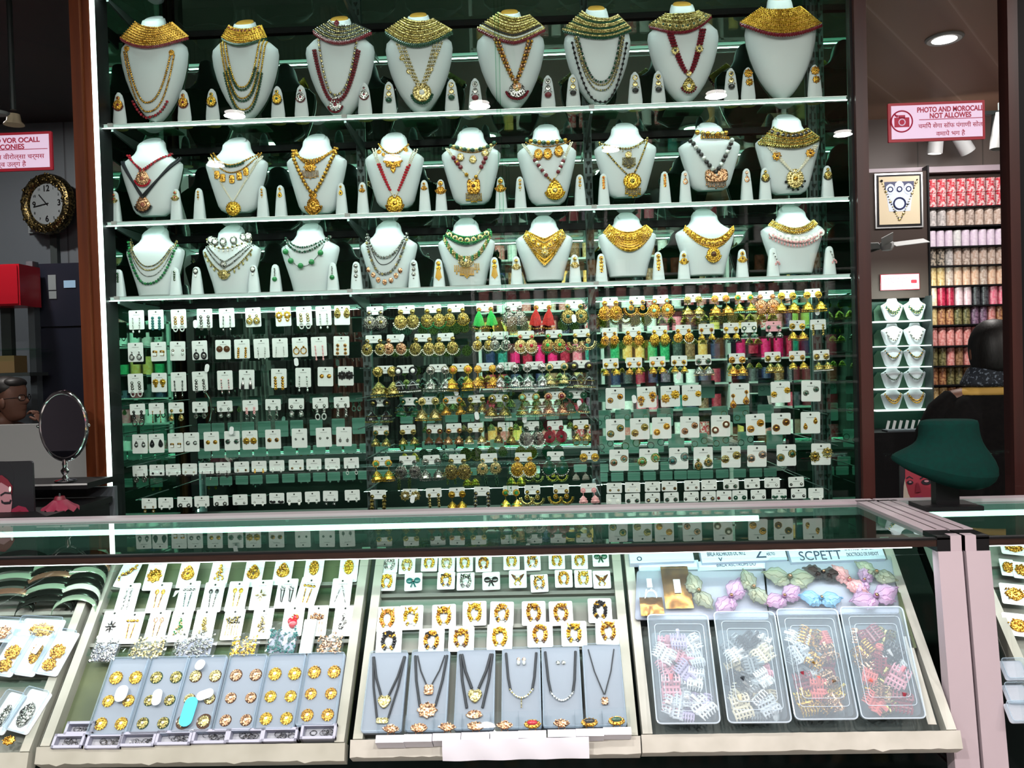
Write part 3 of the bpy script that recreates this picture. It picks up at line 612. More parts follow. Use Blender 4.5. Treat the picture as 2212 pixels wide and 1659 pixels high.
N = Neck(BB[8], 'black and gold collar with pearl sash and oval pendant with black drops')
N.collar((1674, 272), (1712, 288), (1750, 271), (1642, 303), (1712, 316), (1776, 292), 8, 'olive_gold/gold', fr='olive_gold', stones=(.25, 9, 4, 'black_bead', 'black_bead'))
for d in (-4, 0, 4): N.strand((1664 + d, 318), (1718, 374), (1764 + d, 312), 1.3, 2.6, 'pearl')
N.pend(1677, 338, 9, 9, 'flower', 'gold', 'brown_stone', name='rosette', lift=.006); N.pend(1750, 331, 9, 9, 'flower', 'gold', 'brown_stone', name='rosette', lift=.006)
N.pend(1718, 386, 18, 21, 'round', 'pale_gold', 'gold', 'black_bead', 6)
# ---------------------------------------------------------------- low row
r3 = [(330, 497, 639, 129), (496, 494, 635, 129), (667, 490, 630, 128), (838, 484, 624, 125), (1007, 479, 618, 125), (1176, 474, 606, 125), (1357, 467, 597, 126), (1526, 459, 594, 127), (1716, 451, 590, 133)]
n3 = ['with thin chains and green beads', 'with oval cameo choker', 'with five big green beads', 'with silver chains and rose drops', 'with green choker and yellow tassels', 'with pointed pale gold bib', 'with crescent gold bib', 'with gold necklace and lion-head pendant', 'with white disc collar and pink fringe']
BC = [Bust(a, b, c, d, PC, 'lowest', 'flat-bottomed white bust ' + l, ZS[2], False) for (a, b, c, d), l in zip(r3, n3)]
N = Neck(BC[0], 'layered antique chains with an outer strand of emerald beads')
N.strand((276, 515), (322, 576), (376, 515), 2.2, 1.8, 'olive_gold/dark_silver'); N.strand((274, 520), (322, 584), (377, 518), 2.2, 1.8, 'pale_gold'); N.strand((272, 522), (322, 597), (378, 520), 2.2, 1.2, 'silver')
N.strand((271, 522), (318, 613), (379, 527), 2.5, 3.4, 'emerald_bead/green_bead')
N = Neck(BC[1], 'oval cameo choker with chain layers and pale gold leaf drops')
for q in ((452, 518), (465, 523), (484, 524), (506, 520), (522, 512), (533, 510)): N.pend(*q, 8, 10, 'round', 'dark_silver', 'white_bead', name='cameo', stone=.6, lift=.01)
N.strand((442, 515), (485, 537), (541, 512), 2, 2.6, 'olive_gold/white_bead', fr='pearl', drop=4, every=2)
N.strand((446, 530), (486, 566), (540, 525), 1.3, 2.0, 'dark_silver'); N.strand((442, 532), (485, 578), (544, 527), 1.4, 2.0, 'dark_silver/silver'); N.strand((440, 545), (485, 588), (543, 538), 1.8, 2.2, 'olive_gold', fr='pale_gold', drop=6, every=3)
N.pend(484, 572, 7, 8, 'round', 'dark_silver', 'silver'); N.pend(484, 592, 13, 12, 'fan', 'pale_gold', 'pale_gold')
N = Neck(BC[2], 'double green bead chain with five large green balls')
N.strand((613, 512), (655, 535), (710, 505), 2, 2.6, 'green_bead/dark_silver'); N.strand((613, 518), (655, 545), (712, 508), 2, 3, 'green_bead/dark_silver'); N.strand((613, 530), (652, 576), (700, 528), 2.2, 1.2, 'silver', gap=1.4)
mb = MB()
for q in ((617, 544), (629, 564), (651, 575), (675, 567), (694, 547)): x, z = BC[2].L(*q); mb.ball(N.p3(x, z, .010), .0105, 0, 3)
mb.obj('large_beads', 'emerald_bead', N.root)
N = Neck(BC[3], 'antique silver stone chains with rose gold petal drops')
N.strand((791, 505), (830, 557), (878, 500), 2.3, 3.6, 'dark_silver/silver'); N.strand((795, 515), (828, 572), (872, 520), 2.2, 1.1, 'black_bead'); N.strand((789, 512), (828, 592), (880, 508), 2.4, 3.4, 'dark_silver/silver/pale_gold')
for q in ((794, 581), (805, 593), (816, 604), (830, 609), (844, 605), (855, 595), (864, 584)): N.pend(*q, 4.8, 6, 'round', 'rose_gold', 'rose_gold', name='petal_drop', rings=1)
N = Neck(BC[4], 'green stone choker and necklace with yellow tassels')
N.collar((967, 496), (1010, 512), (1058, 490), (962, 510), (1010, 530), (1062, 502), 5, 'emerald_bead/green_bead/pale_gold', stones=(.45, 7, 6, 'pale_gold', 'green_bead'))
for d in (-4, 0, 4): N.strand((958, 512 + d), (1008, 560 + d), (1060, 502 + d), 2.4, 3, 'emerald_bead/pale_gold/pale_gold')
N.pend(1007, 563, 15, 12, 'fan', 'pale_gold', 'white_bead', 'pale_gold'); N.tassels(1008, 578, 28, 9, 24, 'amber', 1.5); N.tassels(986, 574, 8, 3, 20, 'amber', 1.4); N.tassels(1030, 570, 8, 3, 20, 'amber', 1.4)
N = Neck(BC[5], 'pointed pale gold bib necklace with flower centre')
N.collar((1137, 497), (1176, 517), (1215, 492), (1130, 512), (1177, 574), (1224, 508), 8, 'yellow_gold/pale_gold', 1.3, stones=(.35, 7, 6, 'yellow_gold', 'pale_gold'), d0=.046, d1=.05); N.pend(1177, 547, 8, 8, 'flower', 'pale_gold', 'yellow_gold', lift=.012)
N = Neck(BC[6], 'solid crescent gold bib necklace with embossed figures')
N.collar((1318, 484), (1357, 503), (1398, 482), (1305, 500), (1360, 541), (1413, 495), 8, 'yellow_gold', stones=(.3, 7, 6, 'yellow_gold', 'gold'), fr='yellow_gold', frr=1.6, d0=.046, d1=.055)
N = Neck(BC[7], 'gold link necklace with round lion-head pendant')
N.collar((1482, 487), (1538, 518), (1588, 484), (1478, 497), (1540, 536), (1590, 495), 5, 'yellow_gold/gold', stones=(.4, 11, 5, 'yellow_gold', 'gold'), d0=.046, d1=.05); N.pend(1541, 549, 14, 15, 'round', 'yellow_gold', 'brown_stone', 'yellow_gold', 13, stone=.45)
N = Neck(BC[8], 'pale gold collar with big white discs and pink bead fringe')
N.collar((1674, 473), (1716, 494), (1763, 471), (1664, 484), (1718, 506), (1772, 480), 5, 'pale_gold/yellow_gold', d0=.046, d1=.05); N.strand((1664, 505), (1722, 524), (1780, 497), 2, 3.4, 'pink_bead', lift=.002, fr='pink_bead', drop=5)
for i, q in enumerate(((1671, 505), (1685, 510), (1701, 515), (1717, 518), (1733, 518), (1748, 515), (1762, 510), (1775, 501))): N.pend(*q, 8, 8, 'round', 'white_bead', 'crystal', name='white_disc', lift=.005, rings=1)
# ================================================================== earrings
def ear_mb(kind, k=1.0):
    """earring facing -y hanging from its post at the origin; sizes in photo pixels; slots: 0 metal, 1 stone, 2 fringe"""
    mb = MB(); r = lambda *a: None
    def orn(x, z, rx, rz, sh='round', **q): ornament(mb, (x, 0, z), rx, rz, sh, 0, 1, **q)
    if kind == 'stud': orn(0, 0, 4.6, 4.6, 'flower', stone=.45)
    elif kind == 'bigstud': orn(0, 0, 9, 9, 'flower', stone=.35)
    elif kind == 'discstud': orn(0, 0, 7, 7, 'round', stone=.5, rings=1); mb.ring((0, 0, 0), 7, 1, 1, 18, 5)
    elif kind == 'tearstud': orn(0, 0, 4.5, 7, 'tear', stone=.5)
    elif kind == 'tiny': orn(0, 0, 2.6, 2.6, 'round', rings=1, stone=.6)
    elif kind == 'tinydrop': orn(0, 0, 2.2, 2.2, 'round', rings=0, stone=.6); mb.ball((0, -1, -5), 2.4, 1, 2, 1, .6, 1.3); mb.tube([(0, -.5, -1), (0, -.5, -3)], .4)
    elif kind == 'hoop': mb.ball((0, -1, 0), 2, 0, 2); mb.ring((0, -1, -9), 6.2, 1.1, 0, 20, 6, sz=1.1)
    elif kind == 'line':
        for i in range(11): mb.ball((0, -1.2, -i * 2.6), 1.25 if i % 3 else 1.9, i % 2, 1)
        mb.ball((0, -1.2, -29), 2.1, 1, 2, 1, 1, 1.5)
    elif kind == 'long':
        orn(0, 0, 3.4, 3.4, 'round', rings=1, stone=.5)
        for i in range(4): orn(0, -6.5 - i * 5.6, 3.6 - .2 * (i % 2), 3.4, ('diamond', 'round')[i % 2], rings=1, stone=.4)
    elif kind == 'clear':
        orn(0, 0, 3.4, 3.4, 'round', rings=1, stone=.5)
        for i in range(2): orn(0, -7 - i * 6, 3.6, 4, 'tear', rings=1, stone=.4)
        mb.ring((0, -1, -24), 4.6, 1.2, 1, 16, 6, sz=1.35)
    elif kind == 'pear': mb.ball((0, -1, 0), 1.8, 0, 2); mb.tube([(0, -1, 0), (0, -1, -6)], .6); mb.ring((0, -1, -13), 5.2, 1.5, 0, 18, 6, sz=1.25); mb.ball((0, -1, -13), 3, 1, 2, 1, .5, 1.3)
    elif kind == 'drop': orn(0, 0, 3, 3, 'round', rings=1, stone=.5); mb.tube([(0, -1, 0), (0, -1, -9)], .5); orn(0, -14, 5, 6.2, 'tear', rings=1, stone=.45)
    elif kind == 'cone': orn(0, 0, 2.4, 2.6, 'tear', rings=1); mb.lathe([(1, -4), (2.6, -8), (4, -14), (3.8, -15)], 10, 0, c=(0, -1, 0)); mb.lathe([(3.6, -15), (3.8, -23), (0, -24)], 10, 1, c=(0, -1, 0))
    elif kind == 'square': orn(0, -2, 5.5, 3.5, 'square', rings=1, stone=.3); orn(0, -8.5, 5, 2.8, 'square', rings=0, stone=0); mb.box((0, -2, -7), (8, 1, 6), 1)
    elif kind == 'triple':
        for i in range(3): orn(0, -i * 9.5, 4 - .4 * (i == 1), 4, 'round', rings=1, stone=.6)
        mb.ball((0, -1, -27), 1.8, 1)
    elif kind == 'flower': orn(0, 0, 6.5, 6.5, 'flower', stone=.4); orn(0, -8, 3.5, 5, 'tear', rings=1, stone=.5)
    elif kind == 'feather':
        orn(0, 0, 4, 4, 'flower'); n = 9
        for i in range(n):
            q = i / (n - 1) * 2 - 1; mb.tube([(0, -1, -3), (q * 5, -1.6, -14), (q * 9.5, -1.2, -30 + 2 * abs(q))], [1.4, 2.2, 1.2], 1, 5)
        for i in range(7):
            q = i / 6 * 2 - 1; mb.ball((q * 10, -1.5, -32 - 2 * (1 - q * q)), 1.6, 0)
    elif kind in ('jhumka', 'jhumkabig', 'jhumkaball'):
        q = {'jhumka': 1, 'jhumkabig': 1.35, 'jhumkaball': 1}[kind]
        orn(0, 0, 4.8 * q, 4.8 * q, 'round', stone=.55, rings=1); mb.tube([(0, -1, -4), (0, -1, -9 * q)], .6)
        if kind == 'jhumkaball':
            orn(0, -11, 5.8, 5, 'fan', rings=1); mb.ball((0, -2, -24), 6.2, 2, 2, 1, 1, .82)
            for i in range(8): mb.ball((6 * math.cos(i * .785), -2 + 6 * math.sin(i * .785), -19), 1.3, 0)
        else:
            c = (0, -5 * q, 0); h0 = -9 * q
            mb.lathe([(.8 * q, h0), (2.6 * q, h0 - 1.5 * q), (5.6 * q, h0 - 5 * q), (7.0 * q, h0 - 9 * q), (7.6 * q, h0 - 10.5 * q), (6.8 * q, h0 - 10.6 * q), (0, h0 - 7 * q)], 16, 0, c=c)
            for zz, rr, mm, bb in ((h0 - 6 * q, 6.2 * q, 1, .9), (h0 - 10.5 * q, 7.4 * q, 0, 1.1), (h0 - 13 * q, 7.2 * q, 2, 1.25)):
                m = int(2 * math.pi * rr / (bb * 2.3))
                for i in range(m):
                    a = 2 * math.pi * i / m; mb.ball((c[0] + rr * math.cos(a), c[1] + rr * math.sin(a), zz), bb, mm)
    elif kind in ('chand', 'chandbig', 'moon'):
        q = 1.25 if kind == 'chandbig' else 1
        orn(0, 0, 3.8 * q, 3.8 * q, 'round', rings=1, stone=.5)
        if kind == 'moon':
            orn(0, -10, 4.5, 5, 'round', rings=1)
            for i in range(15): a = math.pi * (1.02 + .96 * i / 14); mb.ball((11 * math.cos(a), -1.5, -11 + 11 * math.sin(a)), 1.9, 0); mb.ball((14 * math.cos(a), -1.5, -11 + 14 * math.sin(a)), 1.5, 2)
        else:
            orn(0, -13.5 * q, 9.2 * q, 10 * q, 'round', stone=.3, fr=2, frn=11, bead=1.0 * q)
    elif kind == 'tassel':
        orn(0, 0, 4, 4, 'round', rings=1); orn(0, -9, 4.6, 5, 'round', rings=1)
        for i in range(7):
            x = (i / 6 - .5) * 11; mb.tube([(x * .5, -1, -13), (x, -1.3, -27 - 6 * (1 - abs(i - 3) / 3)), ], [.8, 1.1], 2, 5)
    elif kind == 'fan': orn(0, 0, 4.4, 4.4, 'round', rings=1, stone=.5); orn(0, -11, 9, 7, 'fan', fr=0, frn=9, bead=1.2)
    elif kind == 'pinkdrop':
        for i in range(7): mb.ball((i * 1.3, -1, -i * 3), 1.6, i % 2)
        for i in range(12): a = i * 2.4; mb.ball((8 + 4 * math.cos(a), -2 + 3 * math.sin(a), -26 + (i % 4) * 2), 1.9, 2)
    elif kind == 'cameo': orn(0, 0, 5.5, 7, 'round', stone=.7, rings=1); mb.ball((0, -1.4, -11), 2.6, 1, 2, 1, .6, 1.2)
    elif kind == 'ballline':
        for i in range(5): mb.ball((.4 * (i % 2), -1, -i * 3.4), 1.5, 0)
        mb.ball((0, -2, -21), 5, 1, 2)
    elif kind == 'ring2': orn(0, 0, 7, 7, 'flower', stone=.4); orn(1.5, -15, 6, 6, 'flower', stone=.55)
    elif kind == 'bow':
        for s in (-1, 1): mb.ball((s * 3.4, -1, 0), 2.8, 0, 2, 1.2, .5, 1); mb.tube([(0, -1, 0), (s * 2.5, -1, -6)], .8, 0, 5)
        mb.ball((0, -1.5, 0), 1.4, 1)
    elif kind == 'none': pass
    return mb
EC = {}
def ear_mesh(kind, mats, s):
    key = (kind, tuple(mats), round(s, 6))
    if key not in EC:
        mb = ear_mb(kind); mb.v = [v * s for v in mb.v]; EC[key] = mb.mesh('earring', mats)
    return EC[key]
CN = {'g': ('gold', 'gold'), 'y': ('yellow_gold', 'bright gold'), 'p': ('pale_gold', 'pale gold'), 'o': ('olive_gold', 'antique gold'), 'r': ('rose_gold', 'rose gold'), 's': ('silver', 'silver'), 'd': ('dark_silver', 'dark silver'),
      'w': ('white_bead', 'white'), 'e': ('pearl', 'pearl'), 'R': ('red_bead', 'red'), 'm': ('maroon_bead', 'maroon'), 'G': ('green_bead', 'dark green'), 'E': ('emerald_bead', 'emerald'), 'b': ('black_bead', 'black'), 'k': ('pink_bead', 'pink'),
      'F': ('bright_green', 'bright green'), 'D': ('bright_red', 'red'), 't': ('teal_bead', 'teal'), 'M': ('mint_bead', 'mint'), 'O': ('orange_bead', 'orange'), 'c': ('crystal', 'clear'), 'n': ('brown_stone', 'brown'), 'a': ('amber', 'amber')}
CN['Y'] = CN['y']
KN = {'stud': 'flower studs', 'bigstud': 'large rosette studs', 'discstud': 'ringed disc studs', 'tearstud': 'teardrop studs', 'tiny': 'tiny studs', 'tinydrop': 'tiny drop earrings', 'hoop': 'ring hoops', 'line': 'thin line earrings', 'long': 'long linked earrings', 'clear': 'link and ring drops',
      'pear': 'pear drops', 'drop': 'teardrop danglers', 'cone': 'cone drops', 'square': 'square studs', 'triple': 'triple-disc drops', 'flower': 'flower drops', 'feather': 'brush tassels', 'jhumka': 'bell earrings', 'jhumkabig': 'big bell earrings', 'jhumkaball': 'ball drops',
      'chand': 'round fringed earrings', 'chandbig': 'large round fringed earrings', 'moon': 'crescent earrings', 'tassel': 'tassel earrings', 'fan': 'fan earrings', 'pinkdrop': 'pearl cluster drops', 'cameo': 'cameo drops', 'ballline': 'ball drops', 'ring2': 'double rosettes', 'bow': 'bow studs', 'none': ''}
CARD = {}
def card_mesh(w, h, mat, hole=True):
    key = (round(w, 4), round(h, 4), mat, hole)
    if key not in CARD:
        mb = MB(); mb.prism(rrect(w, h, w * .07), -.0004, .0004, 0)
        if hole: mb.lathe([(w * .055, -.0009), (w * .055, -.0003)], 8, 2, 'y', (0, 0, h / 2 - w * .14))
        rr = random.Random(len(CARD)); x = -w * .2
        while x < w * .2: q = w * rr.uniform(.02, .06); mb.box((x + q/2, -.0006, h/2 - w * .30), (q, .0004, w * .035), 1); x += q + w * .018
        CARD[key] = mb.mesh('earring_card', [mat, 'card_ink', 'hole_black'], False)
    return CARD[key]
rnd = random.Random(11)
SCL = SH / F
def card_row(xs, y0, y1, codes, w, h, ey, sep, rown, bay, mat='card_white', k=1.0, skew=0, Y=SH):
    """cards hooked on a clear rod; xs card centres, y0..y1 top edge from first to last card"""
    n = len(xs); s = Y / F; L, Rr = P(xs[0] - w * .9, y0 + 5, Y), P(xs[-1] + w * .9, y1 + 5, Y)
    zrod = None
    rod = thing('display_rod', 'clear rod holding the %s card row of the %s bay' % (ORD[rown], bay), 'display rod', ((L.x+Rr.x)/2, Y, (L.z+Rr.z)/2), 'card rods in the cabinet')
    d = (Rr - L) / 2
    MB().tube([-d + Vector((0, .003, 0)), d + Vector((0, .003, 0))], .0028, 0, 6).obj('rod', 'clear_acrylic', rod)
    mb = MB()
    for q in (-1, 1): mb.tube([d * q + Vector((0, .003, 0)), d * q * .995 + Vector((0, YM - Y - .02, 0))], .0022, 0, 5)
    mb.obj('bracket', 'dark_metal', rod)
    for i, (x, c) in enumerate(zip(xs, codes)):
        kk = c.split('.'); kind, cols = kk[0], kk[1]; q = float(kk[2]) / 10 * k if len(kk) > 2 and kk[2] else k
        cm = {'P': 'pink_card', 'Y': 'yellow_card'}.get(kk[3] if len(kk) > 3 else '', mat)
        while len(cols) < 3: cols += cols[-1]
        ms = [CN[a][0] for a in cols]; yt = y0 + (y1 - y0) * ((x - xs[0]) / max(1, xs[-1] - xs[0])); p = P(x, yt + h / 2, Y - .003)
        cn = CN[cols[0]][1] + (' and ' + CN[cols[-1]][1] if cols[-1] != cols[0] else '')
        lab = '%s %s, %s from left, %s bay, %s row' % (cn, KN[kind], ORD[i], bay, ORD[rown])
        t = tag(link('earring_card', card_mesh(w * s, h * s, cm), None, Matrix.Translation(p) @ Matrix.Rotation(R_(rnd.uniform(-1.5, 1.5)), 4, 'Y')), lab, 'earring card', 'carded earrings in the cabinet')
        if kind == 'none': continue
        me = ear_mesh(kind, ms, s * q)
        sp = sep * (1.0 if q <= 1.05 else min(1.35, q))
        for e in (-1, 1):
            dz = skew * e if skew else 0
            o = link('earring', me, t); o.location = (e * sp * s / 2, -.0006, (h / 2 - ey + dz) * s)
            o.rotation_euler = (0, R_(rnd.uniform(-4, 4)), 0)
            if kind in ('jhumka', 'jhumkabig', 'chand', 'chandbig', 'moon'): o.rotation_euler[2] = R_(rnd.uniform(-12, 12))
C = card_row
B_ = 'left'
C([295, 337, 386, 442, 490, 547, 612, 657, 699, 739], 670, 660, 'line.sc long.tt clear.gc long.ds.11 line.ss chand.oc.8 flower.yw.12 clear.oc line.sc tearstud.ooo.16'.split(), 34, 42, 18, 15, 0, B_)
C([293, 342.6, 384, 431.5, 482, 523, 565, 605, 648, 689, 737.5], 740, 726, 'pear.sc.9 square.gw tinydrop.nc.14 pear.bs discstud.nng.9 long.gg.8 line.sc.8 line.sc.7 hoop.g line.kkg triple.gn.9'.split(), 34, 42, 20, 16, 1, B_)
C([293, 344, 386, 432, 486, 533, 602.5, 655, 703, 747], 807, 791, 'clear.dc flower.yy line.bd.11 long.ss line.ks cone.sb long.gy line.sc stud.ga bigstud.bb'.split(), 34, 42, 20, 16, 2, B_)
C([297, 338, 380.6, 432, 485.5, 540.6, 590, 640, 692, 738], 872, 857, 'clear.bd line.gn.8 drop.pg.12 drop.db drop.sc clear.ks.8 clear.sd.9 drop.sc.12 clear.sc long.sd'.split(), 34, 24, 18, 17, 3, B_)
C([302.5, 338, 379.5, 414, 457, 501.5, 540, 590, 647, 699.5, 743], 938, 922, 'tearstud.sc tearstud.bb.12 square.gw.8 stud.sc discstud.yg.6 stud.sG.12 bigstud.yy.8 stud.gb tiny.sb tiny.bs pear.ss.5'.split(), 34, 42, 23, 16, 4, B_)
C([302.5, 339, 374, 409.6, 446, 482, 522, 559.6, 598, 640, 678, 718, 759], 1005, 988, 'pear.dd.9 tiny.bb tinydrop.sc tinydrop.gc line.bs.6 pear.ss.7 tiny.gb tinydrop.ya tinydrop.wc tiny.gn tinydrop.sc tinydrop.sw clear.sc.6'.split(), 33, 24, 19, 18, 5, B_)
C([322, 358, 399, 436, 477, 518.6, 559, 598, 635.5, 675, 714, 761], 1076, 1058, 'drop.gc.7 tinydrop.sc stud.sc tinydrop.sc stud.sc tiny.sc tinydrop.sw bow.bb tinydrop.sw.12 tinydrop.sc drop.sc.7 tinydrop.sc'.split(), 33, 23, 19, 18, 6, B_)
B_ = 'middle'
C([810, 878, 935, 985, 1047, 1109, 1172, 1240], 662, 648, 'chandbig.dob chandbig.ooe chandbig.oyE chand.oyY.11 feather.gF chandbig.dss feather.gD.11 chand.oG.13'.split(), 36, 18, 14, 21, 0, B_, k=1.22)
C([807, 853, 913, 963, 1044, 1080.5, 1136, 1196.5, 1256], 724, 711, 'chand.ode.11 chand.rre.11 chand.ooe.12 chand.ooe.12 chand.oye chand.dse chandbig.pRe chandbig.oFE moon.pyp.11'.split(), 35, 17, 13, 22, 1, B_, k=1.15)
C([832, 876, 946, 995, 1048, 1096, 1154.5, 1203, 1256], 790, 778, 'jhumkabig.oo.12 jhumkabig.bw jhumkabig.dss jhumkabig.yOy jhumka.ga.12 jhumkabig.sse jhumkabig.ssw jhumka.pGG.12 jhumkabig.bop'.split(), 37, 17, 13, 24, 2, B_, k=1.5)
C([821, 885, 926, 977.5, 1029, 1077.6, 1143, 1199, 1246], 861, 844, 'jhumkabig.boo jhumka.GoE jhumkabig.poy jhumka.gGg jhumka.ooo.9 jhumkabig.ose jhumkabig.oMM jhumkabig.rmp jhumka.GGp.12'.split(), 34, 17, 10, 22, 3, B_, k=1.35)
C([823, 881, 938.5, 980.5, 1027, 1091.5, 1148, 1199, 1254.6], 919, 907, 'jhumka.oGo jhumka.ooE jhumka.nob jhumka.rgr jhumka.ppe jhumka.ooo chandbig.dbw chand.mGE.11 jhumka.oyo'.split(), 33, 20, 16, 19, 4, B_, k=1.25)
C([825.4, 880.6, 932, 988, 1056, 1130.6, 1199.7, 1273], 986, 973, 'jhumkabig.yEy chand.dbs.11 jhumkabig.dds chandbig.ooy chand.pGo chandbig.yye chand.Gts.12 discstud.yy.9'.split(), 36, 20, 15, 22, 5, B_, k=1.25)
C([817, 886.5, 937, 987, 1041, 1103.5, 1150, 1212, 1271], 1058, 1044, 'long.oo.12 bigstud.pw long.po.9 jhumkabig.yyp long.so.12 jhumkabig.yEy moon.oyo moon.ypo jhumka.kkk'.split(), 34, 20, 15, 20, 6, B_, k=1.15)
B_ = 'right'
C([1318, 1376, 1427, 1497, 1556, 1607, 1655, 1700, 1755], 642, 624, 'chandbig.gyy moon.gbg chand.gMy.12 jhumkabig.oyo jhumkabig.gOg jhumka.yEM.12 chand.rOg.13 jhumkabig.yyg jhumkabig.yyy'.split(), 33, 18, 13, 20, 0, B_, k=1.2)
C([1317, 1368, 1424.7, 1476, 1526, 1579, 1618, 1671, 1722, 1767], 708, 690, 'chand.gny chand.gyy.11 chand.yyy.11 chand.gyG.11 jhumka.ymy.9 jhumka.yyo jhumka.Gew jhumka.dGb..P jhumkabig.yoo long.oo.8'.split(), 33, 22, 13, 21, 1, B_)
C([1319, 1369.6, 1420, 1467, 1519, 1592, 1669, 1721.8, 1774], 774, 756, 'jhumka.ygy jhumka.gOy jhumka.yOy jhumka.yno jhumkabig.dGp jhumkabig.ggy.11 jhumkabig.oyy jhumka.yop.11 jhumkabig.oyw'.split(), 34, 22, 14, 20, 2, B_)
C([1329, 1397, 1448, 1494, 1598, 1686, 1752], 838, 822, 'discstud.gn.8 flower.gn.12 bigstud.yyy stud.yy.14 drop.gn.14 stud.yy.14 discstud.dG.8'.split(), 41, 45, 23, 21, 3, B_, skew=4)
C([1329.5, 1382, 1429.4, 1490, 1556.6, 1632, 1687.4, 1750.6], 905, 890, 'discstud.oG discstud.oo discstud.ga.9 discstud.rn.9 discstud.ne.11 discstud.gg discstud.ng tearstud.gy'.split(), 41, 46, 26, 21, 4, B_, skew=6)
C([1337, 1401.6, 1466, 1519, 1579, 1635, 1698.7, 1773.4], 971, 958, 'discstud.rG discstud.oE.13 discstud.dt.12 chand.oGG.9 discstud.oo.11 discstud.dr.11 discstud.oG.11 bigstud.oy.12'.split(), 41, 46, 24, 22, 5, B_, skew=4)
C([1327, 1366.5, 1409.5, 1446, 1494.7, 1531.7, 1579, 1624.5, 1667.8, 1719.7], 1043, 1030, 'tiny.no tiny.ec tiny.dd tiny.on.13 tiny.nd tiny.ws.13 stud.dGo tiny.ds tiny.sw tiny.ds.12'.split(), 33, 22, 16, 18, 6, B_)
C([1325.6, 1366.5, 1409.5, 1450, 1493, 1530, 1564, 1598, 1638, 1683, 1725, 1762.4], 1067, 1054, 'stud.ww stud.sG stud.sp stud.dG tiny.ss.13 stud.so tiny.nm.13 stud.Gs tiny.ss.12 bow.Gs tiny.bs.12 pear.ww.5'.split(), 32, 22, 16, 18, 7, B_)
# loose price labels hanging from cards (small paper tags)
for i, (x, y) in enumerate(((422, 700), (640, 782), (447, 795), (500, 930), (1090, 838), (1157, 838), (985, 846), (1240, 688), (1370, 862), (1466, 812), (1508, 678), (1766, 672), (868, 730), (1030, 898), (1133, 905), (1252, 873), (891, 1078))):
    p = P(x, y, SH - .018); mb = MB(); mb.prism(rrect(.016, .030, .0078), -.0003, .0003)
    o = mb.obj('price_tag', 'paper_white', None, False, Matrix.Translation(p) @ Matrix.Rotation(R_(rnd.uniform(-18, 18)), 4, 'Y'))
    tag(o, 'small blank oval paper tag, %s of the tags among the cabinet earring cards' % ORD[i], 'price tag', 'paper tags among the earring cards')
# ================================================================== earring stands
def stand_mesh(kind, w0, w1, h, s):
    mb = MB()
    if kind == 'tongue':
        prof = [(0, .86), (.1, .98), (.22, 1), (.5, .86), (.8, .68), (.93, .5), (1, .2)]
        rings = [[(math.copysign(abs(math.cos(a)) ** .8, math.cos(a)) * w1 * q / 2 * s, math.sin(a) * -4 * s - (0), t * h * s) for a in [2 * math.pi * j / 16 for j in range(16)]] for t, q in prof]
        mb.loft(rings)
    else:
        prof = [(0, w1), (.5, (w0 + w1) / 2), (.86, w0), (.95, w0 * .8), (1, w0 * .35)]
        rings = [[(math.copysign(abs(math.cos(a)) ** .5, math.cos(a)) * q / 2 * s, math.copysign(abs(math.sin(a)) ** .6, math.sin(a)) * -(9 - 5 * t) * s, t * h * s) for a in [2 * math.pi * j / 16 for j in range(16)]] for t, q in prof]
        mb.loft(rings)
    return mb.mesh('stand_body', 'bust_white')
def base_mesh(w, mat): return MB().lathe([(w * .52, 0), (w * .55, .002), (w * .5, .004), (w * .3, .006)], 16, 0).mesh('stand_base', mat)
def stands(xs, zsh, yt, row, kind, w0, w1, specs, ey):
    Y = SH + .005; s = Y / F
    h = 60; sm = stand_mesh(kind, w0, w1, (P(900, yt[0], Y).z - zsh - .004) / s, s); bm = base_mesh(w1 * s, 'cap_gold' if kind == 'tongue' else 'bust_white')
    sides = ('left', 'right')
    for i, x in enumerate(xs):
        p = P(x, yt[0] + 40 - (x - 900) * .034, Y); kd, cols, q = specs[i // 2]; cols = (cols + cols[-1] * 3)[:3]
        cn = CN[cols[0]][1] + (' and ' + CN[cols[-1]][1] if cols[-1] != cols[0] else '')
        t = thing('earring_stand', '%s stand with %s earring, %s from left, %s shelf' % ('tongue-shaped white' if kind == 'tongue' else 'tapered white', cn.split(' and ')[0], ORD[i], row), 'earring stand', (p.x, Y, zsh + .0008), 'white earring stands in the cabinet')
        link('stand_body', sm, t).location = (0, 0, .004); link('stand_base', bm, t)
        ht = P(900, yt[0], Y).z - zsh
        o = link('earring', ear_mesh(kd, [CN[a][0] for a in cols], s * q)); o.location = (p.x, Y - (.0085 if kind == 'tongue' else .0105), zsh + ht - ey * s)
        tag(o, '%s ear piece on the %s stand from left, %s shelf' % (cn, ORD[i], row), 'earring', 'single earrings shown on white stands')
ydn = lambda y: [y]
stands([258, 398, 459, 600, 651, 788, 841, 976, 1027, 1184, 1238, 1372, 1422, 1579, 1616, 1760], ZS[0], [176], 'top busts', 'tongue', 18, 31,
       [('chand', 'gmm', 1.1), ('chand', 'yGb', 1.1), ('chand', 'smm', 1.0), ('jhumkaball', 'pwG', 1.15), ('jhumkaball', 'sdm', 1.25), ('jhumkaball', 'pwb', 1.15), ('jhumkaball', 'pbb', 1.15), ('ring2', 'gym', 1.25)], 12)
